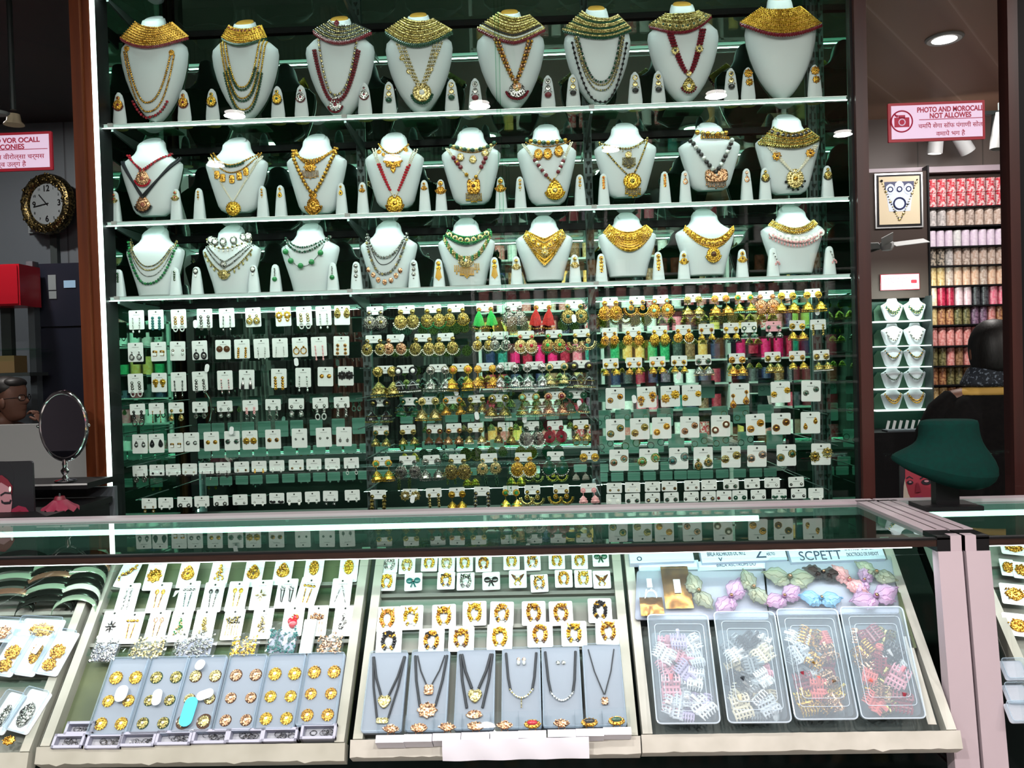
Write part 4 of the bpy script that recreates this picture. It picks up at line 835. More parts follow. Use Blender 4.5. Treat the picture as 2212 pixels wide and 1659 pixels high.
stands([249, 381.5, 431, 568, 607, 738, 784, 917.5, 953, 1082, 1124, 1253, 1304, 1436, 1480, 1612.6, 1652.5, 1787], ZS[1], [391], 'middle busts', 'taper', 16, 27,
       [('fan', 'pRR', .9), ('triple', 'gg', .62), ('drop', 'ynn', .95), ('fan', 'gng', .7), ('fan', 'ggg', 1.2), ('triple', 'gp', .8), ('long', 'gRg', .95), ('drop', 'rwr', 1.1), ('chand', 'ogb', .9)], 8)
stands([258, 380, 426, 549, 596, 719.5, 770.6, 894.7, 948.4, 1069, 1116, 1242, 1299, 1422, 1477, 1603, 1669.5, 1791.6], ZS[2], [562], 'lowest busts', 'taper', 16, 27,
       [('long', 'dEo', .75), ('cameo', 'dww', 1), ('ballline', 'dE', 1.1), ('triple', 'dsw', 1.15), ('tassel', 'yya', 1.15), ('fan', 'pyp', 1.0), ('long', 'yry', 1.3), ('fan', 'yny', 1.0), ('pinkdrop', 'wsk', 1.0)], 9)
# ================================================================== counter
ZT = 1.03; YF, YR = 1.96, 2.45; CX0, CX1 = -2.3, P(2091, 1200, 1.919).x; CX2 = P(2099, 1200, 1.919).x
# glass counter (left) and its neighbour (right)
def counter(lab, x0, x1, side, grp):
    t = thing('glass_counter', lab, 'shop counter', ((x0+x1)/2, YF, 0), grp); o = Vector(((x0+x1)/2, YF, 0))
    def part(n, mb, m, smooth=False):
        p = mb.obj(n, m, t, smooth); p.matrix_parent_inverse = Matrix.Translation(-o); return p
    yb = YF - .10        # foot of the sloping glass front
    part('top_pane', slab(x0 + .03, x1 - .03, YF, YR, ZT - .012, ZT - .004), 'top_glass')
    mb = slab(x0, x1, YR - .015, YR + .03, ZT - .035, ZT + .004); part('rear_frame', mb, 'pink_frame')
    mb = slab(x0, x1, YR - .0155, YR - .0150, ZT - .010, ZT - .007); part('rear_groove', mb, 'brown_rail')
    part('front_rail', slab(x0, x1, YF - .010, YF + .002, ZT - .022, ZT - .006), 'brown_rail'); part('front_gasket', slab(x0, x1, YF - .012, YF + .004, ZT - .006, ZT - .002), 'black_plastic')
    for sx in ((x1 - .055, x1), (x0, x0 + .055)):
        mb = slab(sx[0], sx[1], YF + .06, YR, ZT - .03, ZT + .004); part('side_frame', mb, 'pink_frame')
        part('side_groove', slab(sx[0] + .030, sx[0] + .033, YF + .06, YR, ZT + .0041, ZT + .0046), 'brown_rail')
        part('corner_cap', slab(sx[0] - .0, sx[1] , YF - .012, YF + .06, ZT - .034, ZT + .002), 'black_plastic')
        q0, q1 = sx
        y = YF - .016; mb = MB()
        lo = [(q0, yb - .035, .10), (q1, yb - .035, .10), (q1, yb + .01, .10), (q0, yb + .01, .10)]; hi = [(q0, y, ZT - .033), (q1, y, ZT - .033), (q1, y + .03, ZT - .033), (q0, y + .03, ZT - .033)]
        mb.hexa(lo, hi); c = (sx[0] + (.030 if sx[1] == x1 else .0), sx[1] - (.0 if sx[1] == x1 else .030))
        mb.hexa([(c[0], y + .002, ZT - .0335), (c[1], y + .002, ZT - .0335), (c[1], y + .03, ZT - .0335), (c[0], y + .03, ZT - .0335)], [(c[0], y + .004, ZT + .003), (c[1], y + .004, ZT + .003), (c[1], y + .03, ZT + .003), (c[0], y + .03, ZT + .003)])
        part('corner_post', mb, 'pink_frame')
    v = MB().hexa([(x0+.08, yb - .03, .50), (x1-.08, yb - .03, .50), (x1-.08, yb - .024, .50), (x0+.08, yb - .024, .50)], [(x0+.08, YF - .008, ZT - .041), (x1-.08, YF - .008, ZT - .041), (x1-.08, YF - .002, ZT - .041), (x0+.08, YF - .002, ZT - .041)])
    part('front_pane', v, 'side_glass')
    part('side_pane', slab(x1 - .02, x1 - .015, YF + .02, YR, .55, ZT - .034), 'smoked_mirror' if x1 < 2 else 'side_glass')
    part('rear_panel', slab(x0 + .02, x1 - .02, YR + .005, YR + .02, .12, ZT - .036), 'tray_dark'); part('base_cabinet', slab(x0, x1, YF - .06, YR, .0, .46), 'black_plastic'); part('display_floor', slab(x0 + .01, x1 - .01, YF - .05, YR, .461, .47), 'black_plastic')
    part('tube_light', MB().tube([(x0 + .05, YR - .10, ZT - .022), (min(x1 - .36, x1), YR - .10, ZT - .022)], .008, 0, 10), 'tube_glow', True)
    part('front_light_strip', slab(x0 + .06, x1 - .10, YF + .016, YF + .024, ZT - .030, ZT - .022), 'led_white')
    area('counter_strip_lamp', ((x0+x1)/2, YF + .03, ZT - .034), ((x0+x1)/2, YF + .10, .7), (x1 - x0 - .15), .01, 4.8 * (x1 - x0) / 3.2, (.93, .98, 1))
    area('counter_tube_lamp', ((x0+x1)/2 - .1, YR - .10, ZT - .034), ((x0+x1)/2, YR - .2, .7), (x1 - x0 - .4), .01, 2.2 * (x1 - x0) / 3.2, (.85, 1, .95))
    return t
counter('long glass display counter with pink aluminium frame and sloping front, full of jewellery trays', CX0, CX1, 1, 'glass counters')
counter('neighbouring glass counter with pink frame at the right edge, beside the long counter', CX2, 3.0, 0, 'glass counters')

# ------------------------------------------------------------------ trays
def tp(px, py, off=0): return T(px, py, off)
def tray(lab, tl, tr, br, bl, rails, mats, lip='paper_cream', bottom='tray_green'):
    """sloping tray; corners in photo pixels on the tray plane, rails = pixel rows of the ledges"""
    a, b, c, d = [T(*q) for q in (tl, tr, br, bl)]; x0 = (a.x + d.x) / 2; x1 = (b.x + c.x) / 2
    o = (c + d) / 2; t = thing('display_tray', lab, 'display tray', mw=Wm((o.x, o.y, o.z), True), group='sloping display trays in the counter'); t.location = o
    H = ((a + b) / 2 - (c + d) / 2).length; w = x1 - x0; cx = (x0 + x1) / 2 - o.x; ns = 0.0
    f = lambda mb, n, m, sm=False: mb.obj(n, m, t, sm)
    f(MB().box((cx, .022, H/2), (w - .002, .006, H)), 'base_panel', bottom)
    for sx, nm in ((-1, 'side_rail'), (1, 'side_rail')):
        mb = MB(); xx = cx + sx * (w/2 - .013); mb.box((xx, .006, H/2 + .01), (.022, .034, H + .02)); 
        f(mb, nm, mats)
    mb = MB(); n = 40; rr = random.Random(int(w * 1e4)); top = []; bot = []
    for i in range(n + 1):
        x = cx - w/2 - .002 + (w + .004) * i / n; jag = rr.choice([0, 0, .001, .002, -.004 if rr.random() < .25 else 0]); y = -.016 - rr.random() * .002
        top.append((x, y, -.004)); bot.append((x, y - .004 + .020, -.038 + jag))
    v = top + bot + [(p[0], .02, .004) for p in top] + [(p[0], .034, -.034) for p in bot]; W = n + 1
    fc = []
    for i in range(n): fc += [(i, W + i, W + i + 1, i + 1), (2*W + i, i, i + 1, 2*W + i + 1), (W + i, 3*W + i, 3*W + i + 1, W + i + 1), (3*W + i, 2*W + i, 2*W + i + 1, 3*W + i + 1)]
    fc += [(0, 2*W, 3*W, W), (n, W + n, 3*W + n, 2*W + n)]; mb.add(v, fc, 0); f(mb, 'front_lip', lip, True)
    for py in rails:
        p = T((tl[0] + tr[0]) / 2, py); z = (p - o).dot(tv); mb = MB(); mb.box((cx, .012, z), (w - .046, .014, .010)); f(mb, 'ledge', 'tray_grey')
    for py in [q + 16 for q in rails]:
        p = T((tl[0] + tr[0]) / 2, py); z = (p - o).dot(tv); mb = MB(); mb.box((cx, .004, z), (w - .046, .002, .018)); f(mb, 'clear_retainer', 'clear_acrylic')
    return t
tray('leftmost cream tray with bangle stacks and clear boxes', (-330, 1215), (236, 1208), (62, 1622), (-560, 1640), [1325, 1460], 'tray_cream', 'tray_cream', 'tray_grey')
tray('cream tray holding hair pin cards and round stud earring boxes', (249, 1212), (806, 1200), (742, 1600), (76, 1622), [1262, 1312, 1386], 'tray_cream', 'tray_cream')
tray('paper-wrapped cream tray holding ring cards and black cord necklace boxes', (818, 1200), (1336, 1190), (1384, 1592), (757, 1600), [1236, 1280, 1350, 1400], 'tray_cream', 'paper_cream', 'tray_grey')
tray('paper-wrapped tray holding clear bins of claw clips', (1344, 1190), (1935, 1180), (2050, 1575), (1388, 1594), [], 'paper_cream', 'paper_cream', 'tray_dark')

def fit(px, py, w, h, off=0.0):
    """centre, world width and world height (along the slope) of a pixel rectangle on the tray plane"""
    c = T(px, py, off); return c, (T(px + w/2, py, off) - T(px - w/2, py, off)).length, (T(px, py - h/2, off) - T(px, py + h/2, off)).length
TS = lambda px, py: (T(px + 10, py) - T(px - 10, py)).length / 20    # metres per pixel there
# ---- hair pin cards
def pin_mb(kind):
    mb = MB()
    if kind == 'brooch': ornament(mb, (0, 0, -4), 15, 17, 'tear', 0, 1, rings=2, dep=4, stone=.22, bead=2.3); [mb.ball((rnd.uniform(-9, 9), -4, rnd.uniform(-14, 8)), 2.4, rnd.choice((0, 0, 1))) for i in range(16)]
    elif kind == 'brooch2': ornament(mb, (0, 0, -2), 16, 16, 'flower', 0, 1, rings=2, dep=4, stone=.25, bead=2.2); [mb.ball((10 * math.cos(i), -4, -2 + 10 * math.sin(i)), 2.4, 0) for i in range(7)]
    elif kind == 'brooch3': ornament(mb, (0, 0, 0), 11, 18, 'round', 0, 1, rings=2, dep=4, stone=.25, bead=2.2); [mb.ball((rnd.uniform(-5, 5), -4, rnd.uniform(-12, 12)), 2.4, 0) for i in range(10)]
    elif kind == 'feather_clip':
        for i in range(30):
            u = i / 29; mb.ball((-16 + 30 * u + rnd.uniform(-3, 3) * (1 - abs(u - .6)) * 2, -2.5, -20 + 36 * u ** .8 + rnd.uniform(-4, 4)), 2.6, i % 5 == 0)
    elif kind in ('pins', 'bowpins', 'flowerpins'):
        for s in (-1, 1):
            x = s * 7
            if kind == 'bowpins': [mb.ball((x + q * 4, -2, 17), 3.4, 0, 1, 1.2, .6, 1) for q in (-1, 1)]
            elif kind == 'flowerpins': ornament(mb, (x, 0, 16), 7, 7, 'flower', 0, 1, rings=1, bead=1.6)
            else: ornament(mb, (x, 0, 15), 4.5, 6, 'round', 0, 1, rings=1, bead=1.2)
            for i in range(14): mb.ball((x - s * i * .18, -1.3, 10 - i * 2.5), 1.5, i % 2)
    elif kind == 'longpins':
        for s in (-1, 1):
            for i in range(26): mb.ball((s * 5 + 1.2 * math.sin(i), -1.3, 24 - i * 1.95), 1.7, i % 2)
    elif kind == 'vpin':
        for s in (-1, 1):
            for i in range(18): mb.ball((s * i * .75, -1.3, 22 - i * 2.6), 1.4, i % 2)
    elif kind == 'hairforks':
        for s in (-1, 1):
            [mb.ball((s * 10 + 4 * math.cos(a), -2, 14 + 4 * math.sin(a)), 2.6, int(a) % 2) for a in range(6)]
            mb.tube([(s * 10 - 3, -1, 12), (s * 10, -1, -18), (s * 10 + 3, -1, -20), (s * 10 + 5, -1, 10)], 1.1, 0, 5)
    elif kind == 'flowerclip':
        for i in range(8): a = i * .785; mb.tube([(0, -1, 0), (13 * math.cos(a), -2, 14 * math.sin(a))], [3, .8], i % 2, 5)
        mb.ball((0, -3, 0), 4, 1, 2)
    elif kind == 'tree':
        for i in range(30):
            z = 18 - i * 1.25; w = 1 + i * .38; mb.ball((rnd.uniform(-w, w), -2.4, z), 2.5, i % 3 == 0)
    elif kind == 'comb':
        for i in range(5):
            x = (i - 2) * 6; [mb.ball((x + rnd.uniform(-4, 4), -2.5, 12 + rnd.uniform(-7, 7)), 2.6, j % 2) for j in range(6)]; mb.tube([(x, -1, 8), (x * 1.1, -1, -24)], .9, 0, 5)
    elif kind == 'redclip':
        mb.ball((2, -4, -6), 10, 1, 2, 1, .5, 1.2); mb.ball((7, -4, 8), 7, 1, 2, 1, .5, .9); mb.ball((-6, -3, 0), 6, 1, 2, .9, .5, 1.3)
        for i in range(8): mb.ball((5 + 6 * math.cos(i), -6, 8 + 6 * math.sin(i)), 2, 0)
    return mb
def on_tray(name, label, cat, px, py, w, h, off, grp=None, ry=0, rx=0):
    c, W, H = fit(px, py, w, h, off); t = thing(name, label, cat, mw=Wm(c, True, 0, R_(ry), R_(rx)), group=grp); return t, W, H
def pin_cards(items, rown, w, h):
    for i, it in enumerate(items):
        x, y, kd, a, b, lab = it[:6]; c, W, H = fit(x, y, w, h, .006); ry = it[6] if len(it) > 6 else 0
        o = link('hair_accessory_card', card_mesh(W, H, 'card_white'), None, Wm(c, True, 0, R_(ry + rnd.uniform(-1, 1)), R_(6)))
        tag(o, '%s on card, %s from left, %s row, pin tray' % (lab, ORD[i], rown), 'hair accessory', 'carded hair pieces in the left pin tray')
        mb = pin_mb(kd); s = TS(x, y) * .92; mb.v = [v * s for v in mb.v]; mb.obj('hair_clip' if 'pin' not in kd else 'hair_pins', [a, b], o).location = (0, -.0008, -H * .02)
gb = 'gold'
pin_cards([(279, 1236, 'feather_clip', gb, 'brown_stone', 'gold feather clip', 12), (335.5, 1241, 'brooch2', gb, 'gold', 'wide gold brooch'), (407.7, 1236, 'brooch', gb, 'brown_stone', 'gold brooch with dark stone'), (475.6, 1236, 'tree', gb, 'gold', 'stepped gold brooch'),
           (549, 1234, 'brooch', gb, 'brown_stone', 'gold brooch with a brown gem'), (612.7, 1230, 'brooch', gb, 'rose_gold', 'gold brooch with pale centre'), (679, 1226, 'brooch3', gb, 'gold', 'narrow gold brooch'), (754, 1224, 'brooch3', 'yellow_gold', 'gold', 'oval gold brooch')], 'topmost', 40, 62)
pin_cards([(275, 1293, 'longpins', 'silver', 'silver', 'thin silver pins'), (343, 1291, 'pins', 'gold', 'rose_gold', 'rose gold pins'), (406, 1288, 'bowpins', 'silver', 'teal_bead', 'blue-silver bow pins'), (460, 1290, 'pins', 'black_bead', 'dark_silver', 'black pins'),
           (512, 1288, 'pins', 'yellow_gold', 'pale_gold', 'pale gold pins'), (564, 1285, 'flowerclip', 'pale_gold', 'pearl', 'pale gold star flower'), (618.5, 1282, 'hairforks', 'black_bead', 'crystal', 'black bow forks'), (665, 1280, 'bowpins', 'gold', 'yellow_gold', 'gold bow pins', 8), (737, 1281, 'vpin', 'silver', 'silver', 'silver V pin')], 'second', 43, 60)
pin_cards([(240, 1353, 'flowerclip', 'black_bead', 'silver', 'black flower'), (283.5, 1356, 'bowpins', 'gold', 'yellow_gold', 'small gold bow pins'), (340, 1352, 'pins', 'rose_gold', 'pale_gold', 'two rose gold pins'), (389, 1353, 'tree', 'pale_gold', 'emerald_bead', 'green and gold tree spray'),
           (441, 1350, 'tree', 'olive_gold', 'pale_gold', 'antique gold tree spray'), (503, 1349, 'comb', 'olive_gold', 'dark_silver', 'dark flower comb'), (566, 1347, 'tree', 'pale_gold', 'silver', 'pale gold spray'), (633, 1341, 'redclip', 'gold', 'red_bead', 'red flower clip'), (685, 1341, 'comb', 'rose_gold', 'rose_gold', 'rose gold comb'), (742.7, 1341, 'tree', 'silver', 'crystal', 'silver spray')], 'third', 44, 62)
# ---- plastic bags of findings
bags = [(229, 1402, 60, 56, 'silver', 'clear bag of silver clips beside the left rail'), (321, 1396, 80, 54, 'pale_gold', 'clear bag with coiled gold chains'), (422, 1391, 92, 60, 'dark_silver', 'clear bag of grey stones with a paper tag'), (529, 1393, 62, 52, 'yellow_gold', 'clear bag with black flowers and a gold square'),
        (612, 1378, 70, 72, 'teal_bead', 'tall clear bag of pale teal stones'), (714, 1386, 58, 54, 'rose_gold', 'clear bag of pink shell pieces')]
for i, (x, y, w, h, mt, lab) in enumerate(bags):
    t, W, H = on_tray('plastic_bag', lab, 'bag', x, y, w, h, .012, 'small clear bags above the stud boxes'); mb = MB(); n = 9; rr = random.Random(i)
    g = [[(W * (a / n - .5), -(.010 * math.sin(math.pi * a / n) ** .6 * math.sin(math.pi * b / n) ** .5) + rr.uniform(-.0012, .0012), H * (b / n - .5)) for a in range(n + 1)] for b in range(n + 1)]
    mb.add([p for r in g for p in r], [(b*(n+1)+a, b*(n+1)+a+1, (b+1)*(n+1)+a+1, (b+1)*(n+1)+a) for a in range(n) for b in range(n)]); mb.obj('bag_film', 'clear_bag', t, False)
    mb = MB()
    for k in range(130): mb.ball((rr.uniform(-.42, .42) * W, rr.uniform(-.007, -.001), rr.uniform(-.46, .10 + .12 * (k % 3)) * H), rr.uniform(.0020, .0038), 0, 1, 1, .6, rr.uniform(.7, 1.5))
    o = mb.obj('findings', mt, t); o['kind'] = 'stuff'
    MB().prism(rrect(W * .8, H * .62, .003, 4, 0, -H * .12), .0008, .0014).obj('backing_card', ('lavender', 'tray_grey')[i % 2], t, False)
t, W, H = on_tray('slim_box', 'slim pale box standing between the teal and pink bags', 'box', 666, 1376, 26, 72, .012); MB().box((0, 0, 0), (W, .010, H)).obj('carton', 'card_white', t, False); MB().box((0, -.006, 0), (W * 1.02, .001, H * .96)).obj('film_wrap', 'clear_bag', t, False)
# ---- stud boxes
sb = [((270.5, 1425), (249, 1584), 'yg'), ((358.6, 1423), (337, 1583), 'op'), ((442.4, 1420), (425, 1580), 'pn'), ((530.4, 1417), (514.5, 1578), 'rn'), ((615.6, 1415), (601, 1575), 'yp'), ((702, 1412), (688, 1567), 'gr')]
sl = ['gold sunburst', 'green-centred', 'ringed', 'small ringed', 'pale gold rosette', 'orange-gold rosette']
for i, (a, b, cc) in enumerate(sb):
    cx, cy = (a[0] + b[0]) / 2, (a[1] + b[1]) / 2; t, W, H = on_tray('stud_earring_box', 'clear-lidded box with six %s studs, %s from left' % (sl[i], ORD[i]), 'earring box', cx, cy, 84, b[1] - a[1], .012, 'row of six stud earring boxes')
    W = W * .985
    MB().prism(rrect(W, H, .006), -.002, .010).obj('velvet_base', 'velvet_panel', t, False)
    mb = MB(); o_, i_ = rrect(W, H, .006), rrect(W - .006, H - .006, .005); n = len(o_)
    mb.add([(x, -.0025, z) for x, z in o_] + [(x, -.0025, z) for x, z in i_] + [(x, -.012, z) for x, z in o_] + [(x, -.012, z) for x, z in i_],
           [(j, (j+1)%n, 2*n+(j+1)%n, 2*n+j) for j in range(n)] + [(2*n+j, 2*n+(j+1)%n, 3*n+(j+1)%n, 3*n+j) for j in range(n)] + [(3*n+j, 3*n+(j+1)%n, n+(j+1)%n, n+j) for j in range(n)])
    mb.obj('lid_rim', 'bin_plastic', t, False); MB().prism(rrect(W - .004, H - .004, .005), -.0135, -.0120).obj('lid', 'clear_lid', t, False)
    s = TS(cx, cy)
    for r in range(3):
        for c in range(2):
            mb = MB(); R0 = (13.5, 12, 12.5)[r] * s * (1 if i in (0, 4, 5) else .88); ms = [[CN[q][0] for q in cc][0], 'pearl', {1: 'green_bead', 2: 'brown_stone', 3: 'brown_stone'}.get(i, 'gold')]
            ornament(mb, (0, 0, 0), R0, R0, 'round', 0, 1, stone=.28, dep=R0 * .3)
            for k in range(14): q = 2 * math.pi * k / 14; mb.tube([(R0 * .4 * math.cos(q), -R0 * .28, R0 * .4 * math.sin(q)), (R0 * 1.05 * math.cos(q), -R0 * .12, R0 * 1.05 * math.sin(q))], [R0 * .05, R0 * .12], 0, 5)
            if i in (1, 2, 3): mb.ring((0, 0, 0), R0 * 1.05, R0 * .1, 2, 20, 5)
            if i == 2 and r == 2: mb.ring((0, 0, 0), R0 * 1.3, R0 * .16, 2, 20, 5)
            o = mb.obj('stud_earring', ms, None, True); o.matrix_world = t.matrix_world.copy() if 0 else Wm(fit(cx, cy, 10, 10, .0145)[0], True) @ Matrix.Translation(((c - .5) * W * .52, 0, (.24, -.06, -.345)[r] * H))
            tag(o, '%s stud earring, %s row %s column of the %s box' % (sl[i], ('top', 'middle', 'bottom')[r], ('left', 'right')[c], ORD[i]), 'stud earring', 'studs in the six clear boxes')
# paper tags lying over the boxes; the sky-blue one is a painted reflection
for x, y, w, h, mt, lab, ry in ((407, 1537, 28, 62, 'blue', 'painted sky-blue glare patch on the third stud box', 3), (262, 1498, 26, 34, 'paper_white', 'clear oval sticker on the first stud box', 0), (339, 1506, 20, 34, 'paper_white', 'white oval paper tag on the second stud box', -6), (443, 1500, 36, 20, 'paper_white', 'white ribbon tag lying on the third stud box', -20), (432, 1436, 20, 22, 'paper_white', 'small folded grey tag at the head of the third stud box', 20)):
    if mt == 'blue' and 'sky_glare' not in MATS: pbr('sky_glare', (.10, .52, .75), .9, spec=.1); pbr('tag_paper', (.62, .64, .68), .9, spec=.1)
    c, W, H = fit(x, y, w, h, .0275); o = MB().prism(rrect(W, H, min(W, H) * .48), -.0005, .0005).obj('price_tag', 'sky_glare' if mt == 'blue' else 'tag_paper', None, False, Wm(c, True, 0, R_(ry))); tag(o, lab, 'tag')
# ---- little lavender trays
lt = [(152, 1604, 66, 26), (228.7, 1604, 76, 27), (301, 1600, 76, 27), (378.8, 1597, 76, 27), (456.8, 1594, 76, 27), (533, 1592, 76, 27), (607, 1590, 76, 27), (690, 1583, 76, 30), (176, 1576, 60, 24)]
for i, (x, y, w, h) in enumerate(lt):
    t, W, H = on_tray('small_parts_tray', 'small lavender open tray with silver rings, %s along the lower edge' % ORD[i] if i < 8 else 'small lavender tray set behind the first two, beside the left rail', 'small tray', x, y, w, h, .012, 'lavender trays along the lower edge')
    H *= 1.1; mb = MB(); o_, q = (W/2, H/2), .006
    for c, d in (((0, 0, -H/2 + q/2), (W, .024, q)), ((0, 0, H/2 - q/2), (W, .024, q)), ((-W/2 + q/2, 0, 0), (q, .024, H)), ((W/2 - q/2, 0, 0), (q, .024, H))): mb.box(c, d)
    mb.obj('rim', 'lavender', t, False); MB().box((0, .008, 0), (W - .002, .004, H - .002)).obj('tray_floor', 'lavender_in', t, False)
    mb = MB(); rr = random.Random(i + 50)
    for k in range(9): mb.ring((rr.uniform(-.2, .3) * W, .004 - k * .0006, rr.uniform(-.15, .2) * H), .0075, .0007, 0, 16, 4, sz=.7)
    o = mb.obj('thin_rings', 'silver', t); o['kind'] = 'stuff'
# ---- ring cards
def tiara_ring(kind, seed):
    mb = MB(); rr = random.Random(seed)
    if kind == 'bow':
        for s in (-1, 1): mb.ball((s * 8, -2, 2), 6.5, 1, 2, 1.1, .4, 1); mb.tube([(0, -2, 0), (s * 5, -2, -12)], 1.6, 1, 5)
        mb.ball((0, -3.5, 1), 3, 0, 2)
    elif kind == 'wings':
        for s in (-1, 1): mb.tube([(s * 2, -2, -4), (s * 7, -2.5, 4), (s * 13, -2, 10)], [2.6, 3.4, 1.0], 1, 6); mb.tube([(s * 2, -2, -4), (s * 7, -2, -10), (s * 4, -2, -14)], 1.3, 0, 5)
        for i in range(12): mb.ball((rr.uniform(-6, 6), -3.4, rr.uniform(-5, 3)), 1.8, 0)
    else:
        # an openwork arch of beads around a clear oval centre
        for k in range(2):
            for i in range(17):
                a = math.pi * (-.32 + 1.64 * i / 16); R0 = 9.5 + 2.8 * k
                mb.ball((R0 * .82 * math.cos(a), -2.4, R0 * 1.15 * math.sin(a) + 0), 2.0 + rr.uniform(0, .9), (i % 5 == 0) * 1)
        for i in range(12): mb.ball((rr.uniform(-9, 9), -3.6, rr.uniform(5, 13)), rr.uniform(1.6, 2.8), i % 4 == 0)
        if kind == 'cat':
            for s in (-1, 1): mb.tube([(s * 6, -2, 8), (s * 10, -2, 17)], [2.6, .5], 0, 6)
        mb.ball((0, -1.2, -4), 5.5, 2, 2, 1, .35, 1.3)
    return mb
TRN = {'arch': 'arched', 'cat': 'eared', 'bow': 'bow-shaped', 'wings': 'winged'}
def ring_cards(items, rown, w, h, k):
    for i, (x, y, kd, m1, m2) in enumerate(items):
        c, W, H = fit(x, y, w, h, .006); o = link('ring_card', card_mesh(W, H, 'card_white', False), None, Wm(c, True, 0, R_(rnd.uniform(-2, 2)), R_(7)))
        tag(o, '%s %s ring on white card, %s from left, %s row' % (CN[m1][1], TRN[kd], ORD[i], rown), 'ring card', 'carded rings in the middle tray')
        mb = tiara_ring(kd, i * 7 + len(rown)); s = TS(x, y) * k * 1.12; mb.v = [v * s for v in mb.v]; mb.obj('finger_ring', [CN[m1][0], CN[m2][0], 'crystal'], o).location = (0, -.0008, 0)
ring_cards([(841.7, 1218.6, 'cat', 's', 's'), (879.3, 1221, 'arch', 'p', 'y'), (927.5, 1215.6, 'arch', 'y', 'p'), (965, 1216, 'cat', 'p', 'p'), (1004, 1216, 'cat', 'y', 'p'), (1044.8, 1217, 'arch', 'g', 'n'), (1105, 1212.6, 'arch', 'y', 'p'), (1150, 1214, 'cat', 'g', 'b'), (1202.7, 1211, 'arch', 'y', 'y'), (1252, 1211, 'arch', 'y', 'p'), (1297.4, 1205, 'bow', 'd', 'G')], 'topmost', 35, 35, .86)
ring_cards([(835.7, 1257, 'arch', 'y', 'g'), (893, 1257, 'bow', 's', 't'), (963.6, 1254, 'arch', 'g', 'b'), (1005.7, 1256, 'cat', 'd', 'b'), (1061, 1255, 'bow', 's', 'b'), (1118.5, 1251, 'wings', 'y', 'n'), (1165, 1260, 'cat', 'g', 'b'), (1217.7, 1250, 'arch', 'g', 'g'), (1260, 1250, 'cat', 'y', 'p'), (1300, 1252, 'wings', 'g', 'n')], 'second', 38, 36, .92)
ring_cards([(837, 1337, 'cat', 'g', 'O'), (888, 1334, 'cat', 'y', 'w'), (959, 1332, 'cat', 'g', 'y'), (1025, 1325, 'cat', 'y', 'y'), (1084, 1326, 'arch', 'g', 's'), (1153, 1325, 'arch', 'g', 'n'), (1211.7, 1325, 'arch', 'g', 'n'), (1296, 1319, 'arch', 'b', 'g')], 'third', 51, 50, 1.22)
ring_cards([(840, 1386, 'arch', 'b', 'g'), (932, 1385, 'arch', 'g', 'b'), (996.6, 1380, 'arch', 'g', 'n'), (1079.4, 1377, 'arch', 'y', 'g'), (1166.6, 1371, 'arch', 'g', 'n'), (1240, 1369, 'cat', 'y', 'b'), (1314, 1365, 'cat', 'g', 'n')], 'fourth', 55, 52, 1.25)
